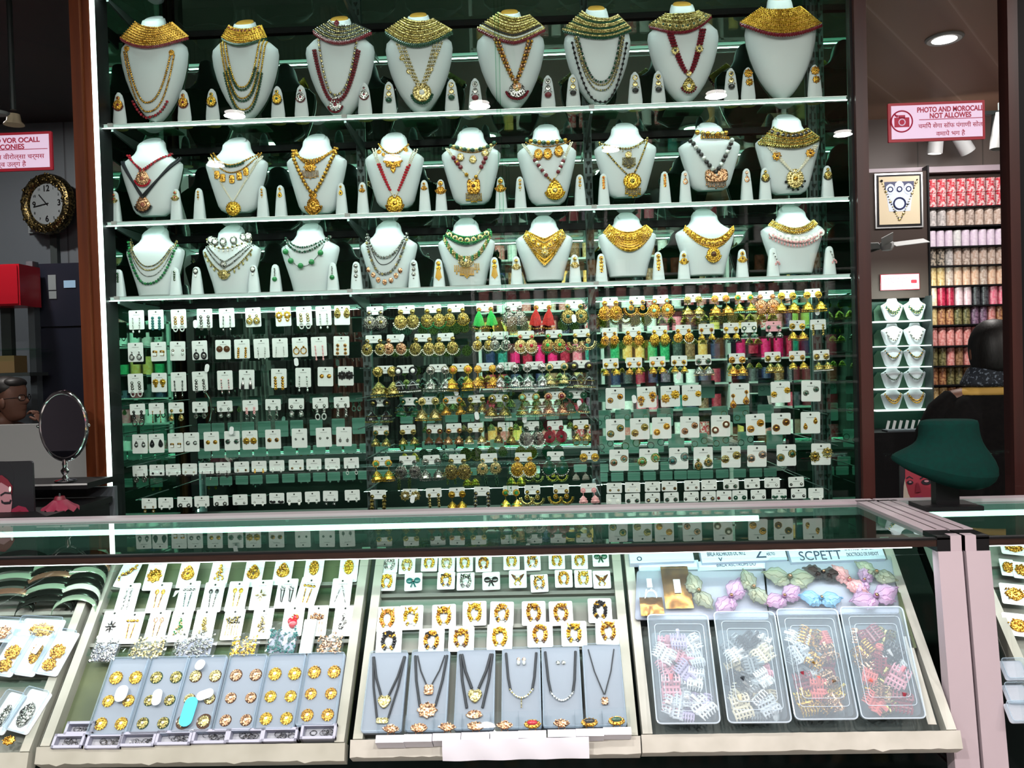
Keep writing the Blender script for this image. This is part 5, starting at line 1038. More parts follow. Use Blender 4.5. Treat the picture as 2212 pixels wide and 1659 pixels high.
# ---- cord necklace boxes
nb = [((835.7, 1408), (830.5, 1580)), ((928, 1405), (925, 1578)), ((1026.7, 1402), (1027, 1575)), ((1124.5, 1399), (1128, 1573)), ((1209.5, 1396), (1217, 1570)), ((1299.7, 1391), (1308, 1568))]
nl = ['two hearts', 'a square over a rosette', 'a heart over a fan', 'a curved bar and drop earrings', 'a small silver bow and studs', 'one thin cord and square pendant']
for i, (a, b) in enumerate(nb):
    cx, cy = (a[0] + b[0]) / 2, (a[1] + b[1]) / 2; t, W, H = on_tray('necklace_box', 'upright clear box, cord necklace with %s' % nl[i], 'necklace box', cx, cy, 84, b[1] - a[1], .012, 'row of six cord necklace boxes')
    MB().prism(rrect(W, H, .006), -.001, .010).obj('velvet_base', 'velvet_panel', t, False); MB().prism(rrect(W, H, .006), -.0135, -.0120).obj('lid', 'clear_lid', t, False)
    mb = MB(); o_, i_ = rrect(W, H, .006), rrect(W - .005, H - .005, .005); n = len(o_)
    mb.add([(x, -.001, z) for x, z in o_] + [(x, -.012, z) for x, z in o_] + [(x, -.012, z) for x, z in i_], [(j, (j+1)%n, n+(j+1)%n, n+j) for j in range(n)] + [(n+j, n+(j+1)%n, 2*n+(j+1)%n, 2*n+j) for j in range(n)]); mb.obj('lid_rim', 'bin_plastic', t, False)
    s = TS(cx, cy); nk = thing('necklace', 'black cord necklace with %s inside its box' % nl[i], 'necklace', mw=Wm(fit(cx, cy, 10, 10, .0135)[0], True), group='black cord necklaces in boxes')
    hw, ht = W * .40, H * .44; y = -.003
    def cords(zb, rr, k=1.0, xb=.006):
        mb = MB(); 
        for q in (-1, 1): mb.tube([(q * hw * k, y, ht), (q * (hw * .62 * k + xb * .4), y - .001, (ht + zb) / 2), (q * xb, y - .001, zb)], rr * s, 0, 6)
        mb.obj('cord', 'black_cord', nk)
    def pd(z, rx, rz, kd, m1='pale_gold', m2='pearl', x=0, nm='pendant'):
        mb = MB(); ornament(mb, (x, y - .001, z), rx * s, rz * s, kd, 0, 1, stone=.25, bead=1.7 * s); mb.obj(nm, [m1, m2], nk)
    if i == 0: cords(-H * .1, 2.6, 1); cords(-H * .33, 2.4, 1.05, .013); pd(-H * .12, 14, 14, 'heart'); pd(-H * .36, 13, 6, 'square')
    elif i == 1: cords(H * .05, 1.6, .9, .005); cords(-H * .2, 2.8, 1.05, .018); pd(0, 10, 11, 'square', 'rose_gold'); pd(-H * .25, 20, 16, 'flower', 'rose_gold')
    elif i == 2: cords(0, 3.2, .95, .008); cords(-H * .24, 3.0, 1.06, .018); pd(-H * .08, 15, 15, 'heart'); pd(-H * .31, 20, 10, 'fan', 'rose_gold')
    elif i in (3, 4):
        mb = MB(); zb = -H * (.03 if i == 3 else .08)
        for q in (-1, 1): mb.tube([(q * hw, y, ht), (q * hw * .85, y - .001, zb + .03), (q * hw * .70, y - .001, zb)], 2.8 * s, 0, 6)
        mb.obj('cord', 'black_cord', nk); mb = MB()
        for k in range(21): u = k / 20 * 2 - 1; mb.ball((u * hw * .72, y - .002, zb - (1 - u * u) * H * .10), 2.4 * s, k % 2)
        if i == 3:
            for k in range(5): mb.ball((0, y - .002, zb - H * .12 - k * .0045), 1.8 * s, 0)
        mb.obj('curved_bar', ['silver' if i == 4 else 'pale_gold', 'crystal'], nk)
        for q in (-1, 1):
            o = link('earring', ear_mesh('tinydrop' if i == 3 else 'tiny', ['rose_gold' if i == 3 else 'dark_silver', 'crystal', 'crystal'], s * 1.7), nk); o.location = (q * 6 * s, y + .001, H * .36 if i == 3 else H * .30)
    else: cords(-H * .12, 1.3, .85, .001); pd(-H * .20, 7, 8, 'square', 'rose_gold')
# ---- finger ring boxes along the front
rb = [(844.7, 1594), (905, 1592), (966.6, 1590), (1028, 1588), (1089.9, 1586), (1150, 1584), (1213, 1582), (1273.4, 1580), (1332, 1577)]
rk = [('r', 'r', 'rose gold leaf ring'), ('r', 'p', 'rose gold flat flower ring'), ('r', 'e', 'rose gold leaf ring with paper tag'), ('r', 'g', 'dense rose gold cocktail ring'), ('r', 'w', 'rose gold oval ring with white tag'), ('g', 'R', 'gold ring with a red top'), ('r', 'y', 'wide rose gold flower ring'), ('g', 'b', 'gold ring with a black oval stone'), ('g', 'G', 'gold ring with a broad green stone')]
for i, ((x, y), (m1, m2, lab)) in enumerate(zip(rb, rk)):
    t, W, H = on_tray('ring_box', 'clear ring box, %s from left, holding the %s' % (ORD[i], lab.split(' with')[0]), 'ring box', x, y - 3, 60, 26, .030, 'ring boxes along the front'); s = TS(x, y)
    MB().box((0, .004, -.010), (W, .036, H * .62)).obj('foam_base', 'foam_white', t, False)
    mb = MB(); h = .034
    for c, d in (((0, .022, H/2 + h/2 - .006), (W, .001, h)), ((-W/2, .003, H/2 + h/2 - .006), (.001, .038, h)), ((W/2, .003, H/2 + h/2 - .006), (.001, .038, h)), ((0, -.016, H/2 + h/2 - .006), (W, .001, h))): mb.box(c, d)
    mb.obj('clear_lid', 'clear_lid', t, False)
    mb = MB(); ornament(mb, (0, 0, 0), 18 * s, 9 * s, 'diamond' if i in (0, 2, 4, 6) else 'round', 0, 0, dep=5 * s, bead=2 * s, stone=0)
    rr = random.Random(i)
    for k in range(26): a = rr.uniform(0, 6.28); q = rr.uniform(.3, 1); mb.ball((18 * s * q * math.cos(a), -4 * s, 8 * s * q * math.sin(a)), 2.1 * s, 0, 1, 1.5, .8, .8)
    if m2 in 'RbG': mb.ball((0, -5 * s, 2 * s), 11 * s, 1, 2, 1.1, .4, .5)
    mb.ring((0, 5 * s, -9 * s), 7 * s, 1.1 * s, 0, 16, 5)
    o = mb.obj('finger_ring', [CN[m1][0], CN[m2][0]], None, True, Wm(fit(x, y - 19, 10, 10, .036)[0], True)); tag(o, lab + ' set in the %s ring box from left' % ORD[i], 'ring', 'rings shown in the front ring boxes')
# ================================================================== tray of claw clips
def quadlocal(tl, tr, br, bl, off):
    pts = [T(*q, off) for q in (tl, tr, br, bl)]; c = sum(pts, Vector()) / 4; M = Wm(c, True); I = M.inverted()
    return M, [(lambda v: (v.x, v.z))(I @ p) for p in pts]
def inset(q, k): cx = sum(p[0] for p in q) / 4; cz = sum(p[1] for p in q) / 4; return [(cx + (x - cx) * k, cz + (z - cz) * k) for x, z in q]
def roundq(q, r, n=4):
    out = []
    for i in range(4):
        p = Vector(q[i]); a = (Vector(q[i-1]) - p).normalized() * r; b = (Vector(q[(i+1) % 4]) - p).normalized() * r
        for k in range(n + 1):
            t = k / n; out.append(tuple(p + a * (1-t)**2 + b * t**2))
    return out
def claw_mb(seed, star=False):
    rr = random.Random(seed); mb = MB(); n = 6; w = rr.uniform(16, 24); h = rr.uniform(12, 17)
    for s in (-1, 1):
        for i in range(n):
            x = (i / (n - 1) - .5) * w; mb.tube([(x, -1, s * 1.5), (x, -6, s * h * .45), (x, -5, s * h * .85), (x * .9, -1, s * h)], [1.5, 1.5, 1.2, .7], 0, 5)
        mb.tube([(-w/2, -5, s * h * .4), (w/2, -5, s * h * .4)], 1.7, 0, 5); mb.tube([(-w/2, -4, s * h * .72), (w/2, -4, s * h * .72)], 1.1, 0, 5)
    mb.tube([(-w/2, -1, 0), (w/2, -1, 0)], 2.4, 1, 6); mb.tube([(0, -4, h * .3), (0, -9, h * .5), (0, -10, h)], [2.5, 2, 3], 0, 5)
    return mb
glass('ridge_plastic', (.9, .95, .98), 1.4, .05, .1, .45, (.75, .85, .95)); pbr('clip_clear', (.75, .78, .82), .15, alpha=.75); pbr('clip_pink', (.75, .35, .42), .25); pbr('clip_lilac', (.50, .42, .60), .25); pbr('clip_cream', (.78, .70, .52), .3); pbr('clip_beige', (.5, .42, .28), .3)
pbr('clip_black', (.02, .02, .025), .2); pbr('clip_silver', (.75, .75, .75), .2, 1.0); pbr('clip_coral', (.75, .18, .16), .25); pbr('clip_wine', (.25, .02, .04), .25); pbr('clip_grey', (.25, .28, .30), .3); pbr('clip_white', (.8, .8, .8), .3); pbr('clip_blue', (.35, .55, .75), .3)
CLN = {'clip_clear': 'clear', 'clip_pink': 'pink', 'clip_lilac': 'lilac', 'clip_cream': 'cream', 'clip_beige': 'beige', 'clip_black': 'black', 'clip_silver': 'silver', 'clip_coral': 'coral red', 'clip_wine': 'wine red', 'clip_grey': 'grey', 'clip_white': 'white', 'gold': 'gold', 'rose_gold': 'rose gold', 'yellow_gold': 'bright gold', 'olive_gold': 'antique gold'}
bins = [((1398, 1329), (1528, 1329), (1556, 1563), (1419, 1564)), ((1541, 1323), (1672, 1323), (1710, 1561), (1573, 1562)), ((1676, 1317), (1807, 1317), (1854, 1554), (1718, 1555)), ((1813, 1313), (1948, 1312), (2000, 1552), (1862, 1553))]
bc = [('clip_clear clip_lilac clip_white clip_pink clip_clear clip_lilac clip_pink clip_clear clip_white clip_pink clip_lilac clip_clear clip_white clip_pink clip_clear clip_pink clip_lilac clip_white', 'lilac and clear claw clips'), ('clip_cream clip_grey clip_clear clip_cream clip_silver clip_beige clip_black clip_clear clip_white clip_beige clip_grey clip_pink clip_white clip_clear clip_cream clip_grey clip_black clip_white', 'cream and grey claw clips'),
      ('yellow_gold gold rose_gold clip_black clip_coral yellow_gold clip_wine clip_white rose_gold clip_grey gold clip_wine clip_clear clip_grey rose_gold clip_white gold clip_coral', 'gold and red metal claw clips'), ('clip_coral olive_gold clip_wine gold rose_gold clip_black clip_coral olive_gold clip_pink rose_gold clip_wine clip_white gold clip_coral clip_black rose_gold clip_wine olive_gold', 'coral and gold metal claw clips')]
for bi, (q, (cols, lab)) in enumerate(zip(bins, bc)):
    M, L_ = quadlocal(*q, .050); t = thing('storage_bin', 'clear lidded plastic bin of %s, %s from left' % (lab, ORD[bi]), 'plastic bin', mw=M, group='four clear bins of claw clips')
    for k, (kk, y0, y1) in enumerate(((1.0, -.004, .004),)):
        mb = MB(); oq = roundq(L_, .012); iq = roundq(inset(L_, .90), .010); n = len(oq)
        mb.add([(x, -.002, z) for x, z in oq] + [(x, -.006, z) for x, z in iq] + [(x, .006, z) for x, z in oq], [(j, (j+1)%n, n+(j+1)%n, n+j) for j in range(n)] + [(2*n+j, 2*n+(j+1)%n, (j+1)%n, j) for j in range(n)]); mb.add([(x, -.006, z) for x, z in iq], [tuple(range(n))]); mb.obj('lid', 'bin_plastic', t, False)
        mb = MB()
        for kk in (.80, .66): rq = roundq(inset(L_, kk), .010); mb.tube([(x, -.007, z) for x, z in rq + rq[:1]], .0009, 0, 5, False)
        rq = roundq(L_, .012); mb.tube([(x, -.003, z) for x, z in rq + rq[:1]], .0018, 0, 5, False); mb.obj('lid_ridges', 'ridge_plastic', t)
    mb = MB(); a = roundq(inset(L_, .93), .012); b = roundq(inset(L_, .84), .012); n = len(a)
    mb.add([(x, .006, z) for x, z in a] + [(x, .050, z) for x, z in b], [(j, (j+1)%n, n+(j+1)%n, n+j) for j in range(n)] + [tuple(range(2*n - 1, n - 1, -1))]); mb.obj('box_body', 'bin_plastic', t, False)
    cols = cols.split(); rr = random.Random(bi * 31 + 5); used = {}
    for k, c in enumerate(cols):
        u, v = ((k % 3) + .5) / 3 + rr.uniform(-.08, .08), .07 + (k // 3) * .128 + rr.uniform(-.04, .04)
        e0 = Vector(L_[3]).lerp(Vector(L_[2]), .17 + .66 * u); e1 = Vector(L_[0]).lerp(Vector(L_[1]), .17 + .66 * u); p = e0.lerp(e1, min(max(v + .05, .16), .76))
        s = SCL * 1.05; mb = claw_mb(k + bi * 20); mb.v = [w * s for w in mb.v]
        o = mb.obj('claw_clip', [c, c], None, True, M @ Matrix.Translation((p.x, .018 + .012 * (k % 2), p.y)) @ Matrix.Rotation(rr.uniform(0, 6.28), 4, 'Y') @ Matrix.Rotation(rr.uniform(-.5, .5), 4, 'X'))
        used[c] = used.get(c, 0) + 1
        tag(o, '%s claw clip in %s bin from left, %s of that colour upward' % (CLN[c], ORD[bi], ORD[used[c] - 1]), 'claw clip', 'claw clips in the clear bins')
# large clear boxes with organza bows
pbr('organza_green', (.35, .38, .28), .6, alpha=.8); pbr('organza_lilac', (.50, .32, .50), .6, alpha=.85); pbr('organza_pink', (.70, .36, .38), .6, alpha=.85); pbr('organza_blue', (.25, .5, .72), .6, alpha=.85); pbr('lace_black', (.03, .015, .015), .7); pbr('bronze_film', (.45, .22, .05), .25, .8, (.2, .08, .02), 40)
def bow_mb(L0, seed, lv=12):
    """sheer bow: pointed looped leaves with wired edges gathered at a jewelled knot"""
    rr = random.Random(seed); mb = MB(); n, m = 16, 6
    for s, ang, ln, wd in ((1, .12, 1, 1), (-1, .10, 1, 1), (1, -.55, .7, .6), (-1, -.6, .65, .6)):
        ca, sa = math.cos(ang), math.sin(ang); v = []; edge = [[], []]
        for i in range(n + 1):
            u = i / n; w0 = (.10 + .9 * math.sin(math.pi * u ** .85)) * (1 - u ** 6) * L0 * .17 * wd
            for j in range(m + 1):
                k = j / m * 2 - 1; x, z = u * L0 * .5 * ln, k * w0 + .0015 * math.sin(u * 22 + j)
                y = -.005 - .010 * (1 - k * k) * math.sin(math.pi * u) - .0015 * math.sin(u * 26 + j * 2 + seed)
                v.append((s * (x * ca - z * sa), y, x * sa + z * ca))
                if j in (0, m): edge[j == m].append(v[-1])
        mb.add(v, [(i*(m+1)+j, i*(m+1)+j+1, (i+1)*(m+1)+j+1, (i+1)*(m+1)+j) for i in range(n) for j in range(m)])
        for e in edge: mb.tube(e, .0011, 1, 5)
        for j in (2, 4): mb.tube([v[i*(m+1)+j] for i in range(n + 1)], .0006, 1, 4)
    mb.ball((0, -.012, 0), L0 * .055, 1, 2); mb.ball((0, -.017, 0), L0 * .035, 2, 2); return mb
for q_, c_ in (('organza_green', (.14, .15, .10)), ('organza_lilac', (.26, .14, .28)), ('organza_pink', (.45, .16, .18)), ('organza_blue', (.12, .30, .50)), ('lace_black', (.008, .005, .005))): pbr(q_ + '_edge', c_, .5)
def bigbox(q, lab, bows, off=.03):
    M, L_ = quadlocal(*q, off); t = thing('clear_gift_box', lab, 'clear box', mw=M, group='large clear boxes of hair bows')
    oq = roundq(L_, .008); mb = MB(); mb.prism([(x, z) for x, z in oq[::-1]], .008, .012); mb.obj('backing_board', 'box_lining', t, False)
    n = len(oq); iq = roundq(inset(L_, .96), .008); mb = MB(); mb.add([(x, -.016, z) for x, z in iq], [tuple(range(n))]); mb.add([(x, -.016, z) for x, z in iq] + [(x, .008, z) for x, z in oq], [(n+j, n+(j+1)%n, (j+1)%n, j) for j in range(n)]); mb.obj('clear_cover', 'clear_bag', t, False)
    for i, (x, y, L0, mt, ry, bl) in enumerate(bows):
        c = T(x, y, off + .004); o = bow_mb(L0 * SCL * .80, i + 3).obj('hair_bow', [mt, mt + '_edge', 'rose_gold'], None, True, Wm(c, True, 0, R_(ry))); tag(o, bl, 'hair bow', 'sheer hair bows in clear boxes')
bigbox(((1376, 1230), (1650, 1230), (1662, 1335), (1372, 1335)), 'wide clear box with bronze foil and sheer bows, left of the upper pair', [(1508, 1280, 84, 'organza_green', 68, 'sheer green bow upright in the left clear box'), (1578, 1292, 92, 'organza_lilac', -52, 'lilac tulle bow slanting in the left clear box'), (1626, 1272, 84, 'organza_green', 68, 'sheer green bow with jewel at the right end of the left box')])
bigbox(((1654, 1209), (1926, 1205), (1945, 1322), (1662, 1325)), 'wide clear box with mixed sheer bows, right of the upper pair', [(1704, 1250, 100, 'organza_green', 8, 'large sheer green bow at upper left of the right clear box'), (1776, 1240, 74, 'lace_black', 12, 'dark brown lace bow in the right clear box'), (1832, 1256, 80, 'organza_pink', 50, 'pink sheer bow in the middle of the right clear box'), (1864, 1258, 70, 'organza_lilac', -60, 'lilac bow beside the pink bow in the right clear box'), (1890, 1240, 80, 'organza_green', 32, 'sheer green bow with jewel at upper right of the right clear box'),
        (1772, 1296, 80, 'organza_blue', 6, 'sky blue bow in the lower right clear box'), (1692, 1292, 84, 'organza_lilac', -25, 'pale lilac bow at lower left of the right clear box'), (1890, 1292, 100, 'organza_lilac', -15, 'lilac bow stretched along the lower right of the right clear box')])
for (x, y, w, h, mt, lab) in ((1402, 1262, 46, 60, 'clear_bag', 'clear sachet with silver stones and white tag in the left clear box'), (1462, 1268, 60, 90, 'bronze_film', 'bronze foil packet with white tag in the left clear box'), (1408, 1310, 50, 40, 'bronze_film', 'brown medallion packet below the clear sachet')):
    c, W, H = fit(x, y, w, h, .034); t = thing('foil_packet', lab, 'packet', mw=Wm(c, True), group='packets inside the left clear box'); mb = MB(); n = 7; rr = random.Random(x)
    mb.add([(W * (a/n - .5), -.007 * math.sin(math.pi*a/n) * math.sin(math.pi*b/n) + rr.uniform(-.0015, .0015), H * (b/n - .5)) for b in range(n+1) for a in range(n+1)], [(b*(n+1)+a, b*(n+1)+a+1, (b+1)*(n+1)+a+1, (b+1)*(n+1)+a) for a in range(n) for b in range(n)]); mb.obj('film', mt, t, True)
    if 'white tag' in lab: MB().box((0, -.009, -H * .02), (W * .24, .0006, H * .32)).obj('paper_label', 'paper_white', t, False)
# printed cartons behind
def carton(x, y, w, h, off, lab, txts=(), dep=.02, ry=-1.2):
    c, W, H = fit(x, y, w, h, off); t = thing('printed_carton', lab, 'carton', mw=Wm(c, True, 0, R_(ry)), group='white printed cartons behind the bins'); MB().box((0, dep/2, 0), (W, dep, H)).obj('carton_body', 'box_blue_white', t, False)
    for s, dx, dz, sz, ww in txts: text(s, sz * SCL, 'print_blue', t, (dx * W, -.0006, dz * H), width=ww * W if ww else None)
carton(1428, 1197, 138, 34, .030, 'plain white carton at the left end behind the clear boxes', [('o', -.35, -.2, 16, None)])
carton(1605, 1195, 184, 34, .030, 'white carton with small dark print between the plain carton and the lettered one', [('BIRLA ASCHRODS OC NTZ', -.2, .0, 10, .45), ('v', -.28, -.3, 14, None), ('Z', .2, -.05, 26, None), ('TDAT\nASCTO', .32, 0, 7, .1)])
carton(1806, 1192, 204, 36, .034, 'white carton with large dark word SCPETT at the right', [('SCPETT', -.18, -.2, 22, .45), ('INTRO EC/GI', .25, .15, 10, .3), ('DIOCTRCKO DE SVEDOT', .27, -.2, 8, .34)])
carton(1445, 1222, 130, 20, .018, 'white carton lying lower left under the plain carton'); carton(1590, 1220, 170, 20, .018, 'white carton lying lower under the small-print carton', [('BIRLA ASCTROPS DO', 0, 0, 8, .5)])
# board strips on the right side of that tray
for (x, y, w, h, mt, lab, ry) in ((1990, 1470, 22, 190, 'paper_cream', 'torn white paper strip along the right rail of the bin tray', 0), (1957, 1340, 20, 120, 'tray_green', 'green board strip beside the right hand clear box', 0)):
    a, b = T(x - 32 * h / 190, y - h/2, .018), T(x + 24 * h / 190, y + h/2, .018); d = (a - b); W = w * SCL * .5
    M = Wm((a + b) / 2, True, 0, math.atan2((RT.inverted() @ d).x, (RT.inverted() @ d).z)); o = MB().box((0, 0, 0), (W, .002, d.length)).obj('board_strip', mt, None, False, M); tag(o, lab, 'strip')
# loose paper sheet taped over the lip of the middle tray
a, b, c = P(955, 1599, 1.822), P(1272, 1592, 1.822), P(1272, 1640, 1.822); mb = MB(); n = 24; w = b.x - a.x; v = []
for i in range(n + 1):
    for z, dy in ((a.z, 0), (a.z - .018, -.003), (c.z, -.001)): v.append((a.x + w * i / n, 1.822 + dy + .0016 * math.sin(i * .9 + z * 90), z + (b.z - a.z) * i / n))
v2 = [(x, y + .001, z) for x, y, z in v]; fc = [(i*3+j, i*3+j+1, i*3+j+4, i*3+j+3) for i in range(n) for j in range(2)]
mb.add(v, fc); mb.add(v2, [q[::-1] for q in fc]); tag(mb.obj('paper_sheet', 'foam_white'), 'loose white paper sheet hanging over the front lip of the middle tray', 'paper')
# ================================================================== leftmost tray
pbr('bangle_dark', (.02, .025, .02), .15, .6); pbr('bangle_green', (.30, .42, .30), .15, .4); pbr('bangle_white', (.62, .68, .58), .2, .2); pbr('bangle_copper', (.55, .30, .2), .2, .8)
bs = [(40, 1222, 1322, 128, 7, 'leftmost'), (128, 1228, 1322, 118, 8, 'middle'), (192, 1222, 1320, 92, 9, 'right')]
bm = ['bangle_dark', 'bangle_white', 'bangle_dark', 'bangle_green', 'bangle_dark', 'bangle_copper', 'bangle_dark', 'bangle_green', 'bangle_dark']
bnn = {'bangle_dark': 'black', 'bangle_white': 'ivory', 'bangle_green': 'pale green', 'bangle_copper': 'copper'}
for si, (x, y0, y1, w, n, nm) in enumerate(bs):
    for k in range(n):
        u = k / (n - 1); px = x - u * 34 * (1 if si < 2 else .95); py = y0 + (y1 - y0) * u; c = T(px, py, .012 + .016 * (1 - u)); W = w * TS(px, py); mb = MB(); m = 20; v = []
        for i in range(m + 1):
            a = math.pi * (i / m); x_ = -W / 2 * math.cos(a); z_ = .030 * math.sin(a); dip = -.016 * math.sin(a)
            for j in range(6):
                b = 2 * math.pi * j / 6; v.append((x_, dip + .0022 * math.cos(b), z_ + .0085 * math.sin(b)))
        mb.add(v, [(i*6+j, i*6+(j+1)%6, (i+1)*6+(j+1)%6, (i+1)*6+j) for i in range(m) for j in range(6)])
        mt = bm[(k + si * 2) % 9]; o = mb.obj('hair_band', mt, None, True, Wm(c, True, 0, R_(-4))); tag(o, '%s glossy hair band, %s from top, %s stack, leftmost tray' % (bnn[mt], ORD[k], nm), 'hair band', 'glossy bands stacked in the leftmost tray')
def clearbox(px, py, w, h, lab, ry, item, im, grp='clear boxes in the leftmost tray', off=.014, inm='brooch', ilab=None, floor='paper_white'):
    t, W, H = on_tray('clear_box', lab, 'clear box', px, py, w, h, off, grp, ry); mb = MB(); MB().prism(rrect(W, H, .006), .002, .004).obj('box_floor', floor, t, False)
    o_, i_ = rrect(W, H, .007), rrect(W * .9, H * .94, .006); n = len(o_); mb.add([(x, -.014, z) for x, z in o_] + [(x, .003, z) for x, z in i_], [(j, (j+1)%n, n+(j+1)%n, n+j) for j in range(n)]); mb.tube([(x, -.014, z) for x, z in o_ + o_[:1]], .0011, 0, 5, False); mb.obj('box_wall', 'bin_plastic', t, False)
    MB().prism(rrect(W, H, .007), -.0145, -.0140).obj('lid', 'clear_lid', t, False)
    for k, (dx, dz, rx, rz, kd) in enumerate(item):
        s = TS(px, py); mb = MB(); ornament(mb, (0, 0, 0), rx * s, rz * s, kd, 0, 0, dep=6 * s, bead=2.3 * s, stone=0); rr = random.Random(k + px)
        for q in range(40): a = rr.uniform(0, 6.28); e = rr.uniform(.2, 1) ** .6; mb.ball((rx * s * e * math.cos(a), -5 * s, rz * s * e * math.sin(a)), rr.uniform(1.6, 2.8) * s, 0)
        o = mb.obj(inm, im, None, True, Wm(fit(px, py, 10, 10, off)[0], True, 0, R_(ry)) @ Matrix.Translation((dx * W, .001, dz * H))); tag(o, '%s filigree piece in the clear box, %s' % (im.replace('_', ' '), lab.split(',')[-1].strip()) + (', %s piece' % ORD[k] if len(item) > 1 else ''), 'jewellery piece', 'pieces in the clear boxes at left')
clearbox(88, 1358, 92, 40, 'wide clear box, gold flowers, top of the leftmost tray', 4, [(.05, -.1, 26, 15, 'flower')], 'gold'); clearbox(8, 1362, 66, 44, 'clear box, copper piece, at the picture edge', 4, [(0, -.1, 18, 14, 'flower')], 'rose_gold')
clearbox(27, 1412, 50, 86, 'narrow clear box, two gold rosettes, leftmost of three', 9, [(0, .02, 15, 15, 'flower'), (-.02, -.28, 14, 13, 'flower')], 'gold', off=.02); clearbox(76, 1412, 46, 86, 'narrow clear box, dark gold roll and white label, middle of three', 9, [(.05, .0, 10, 22, 'round')], 'gold', off=.02); clearbox(124, 1410, 50, 88, 'narrow clear box, gold rosettes, right of three', 9, [(0, .02, 15, 15, 'flower'), (-.04, -.28, 13, 12, 'flower')], 'gold', off=.02)
clearbox(14, 1540, 44, 80, 'lower clear box, dark silver chain, cut by the left edge', 14, [(0, -.1, 9, 24, 'round')], 'dark_silver', off=.016); clearbox(62, 1536, 54, 84, 'lower clear box, dark silver bracelet, beside the rail', 14, [(0, -.1, 14, 26, 'round')], 'dark_silver', off=.016)
c, W, H = fit(20, 1600, 26, 18, .014); mb = MB(); ornament(mb, (0, 0, 0), W/2, H/2, 'flower', 0, 0, dep=.004); tag(mb.obj('brooch', 'gold', None, True, Wm(c, True)), 'small orange-gold brooch loose at the bottom left of the picture', 'brooch')
c, W, H = fit(82, 1398, 12, 26, .036); tag(MB().box((0, 0, 0), (W, .0006, H)).obj('paper_label', 'paper_white', None, False, Wm(c, True, 0, R_(18))), 'white paper label on the middle narrow clear box', 'label')
# ================================================================== neighbouring counter contents (right edge)
a, b, c_, d_ = T(2152, 1180), T(2400, 1178), T(2440, 1560), T(2172, 1560)
tray('tray of gold pieces at the right edge beyond the pink posts', (2140, 1180), (2420, 1178), (2500, 1562), (2174, 1562), [1215, 1260], 'tray_cream', 'paper_cream', 'tray_grey')
for i, (x, y, w, h, kd, lab) in enumerate(((2190, 1184, 56, 26, 'diamond', 'flat gold spray'), (2176, 1226, 30, 32, 'round', 'small gold ring'), (2207, 1232, 40, 32, 'flower', 'gold flower'), (2192, 1284, 60, 40, 'diamond', 'large orange-gold spray'), (2200, 1350, 64, 44, 'fan', 'gold branch'))):
    cc, W, H = fit(x, y, w, h, .008); o = link('jewellery_card', card_mesh(W, H, 'card_white', False), None, Wm(cc, True, 0, R_(8), R_(8))); tag(o, '%s on a white card at the right picture edge, %s from the top' % (lab, ORD[i]), 'jewellery card', 'carded gold pieces at the right edge')
    mb = MB(); ornament(mb, (0, 0, 0), W * .36, H * .32, kd, 0, 0, dep=.004, bead=.0022); [mb.ball((rnd.uniform(-.36, .36) * W, -.004, rnd.uniform(-.25, .25) * H), .0024, 0) for q in range(24)]; mb.obj('gold_piece', 'gold', o).location = (0, -.0008, 0)
for i, (x, y) in enumerate(((2190, 1448), (2196, 1500), (2200, 1540))): clearbox(x, y, 50, 40, 'compartment of grey clear plastic beyond the pink post, %s from the top' % ORD[i], 0, [], 'silver', 'compartment boxes at the right edge', floor='lavender_in')
# ================================================================== green felt display bust on the counter
g0 = P(2042, 1090, 2.30); t = thing('neck_display', 'dark green felt neck form on a black stand on the right hand counter', 'jewellery bust', (g0.x, 2.30, ZT + .004)); s = 2.30 / F
zt = P(2030, 905, 2.30).z - ZT - .004
prof = [(0, 46, 52, 40), (.06, 52, 52, 42), (.30, 50, 54, 42), (.45, 60, 62, 50), (.60, 88, 78, 62), (.78, 112, 84, 70), (.92, 112, 70, 60), (1, 88, 44, 40)]
rings = []
for tt, w0, w1, dp in prof:
    ring = []
    for j in range(32):
        q = 2 * math.pi * j / 32; x = math.cos(q) * (w1 if math.cos(q) > 0 else w0); sk = 0 if tt < .3 else (tt - .3) / .7
        ring.append((x * s * (1 if x < 0 else 1.35), -math.sin(q) * dp * s, zt - tt * 128 * s - sk * (x * .40 + (0 if math.sin(q) < 0 else 26 * math.sin(q))) * s * .8))
    rings.append(ring)
mb = MB(); mb.loft(rings); o = mb.obj('neck_form', 'green_felt', t); sm = o.modifiers.new('s', 'SUBSURF'); sm.levels = 1; sm.render_levels = 1
MB().box((.0, .0, .10), (.062, .03, .19)).obj('upright', 'black_plastic', t, False); MB().box((.0, .0, .006), (.15, .11, .012)).obj('base', 'black_plastic', t, False)
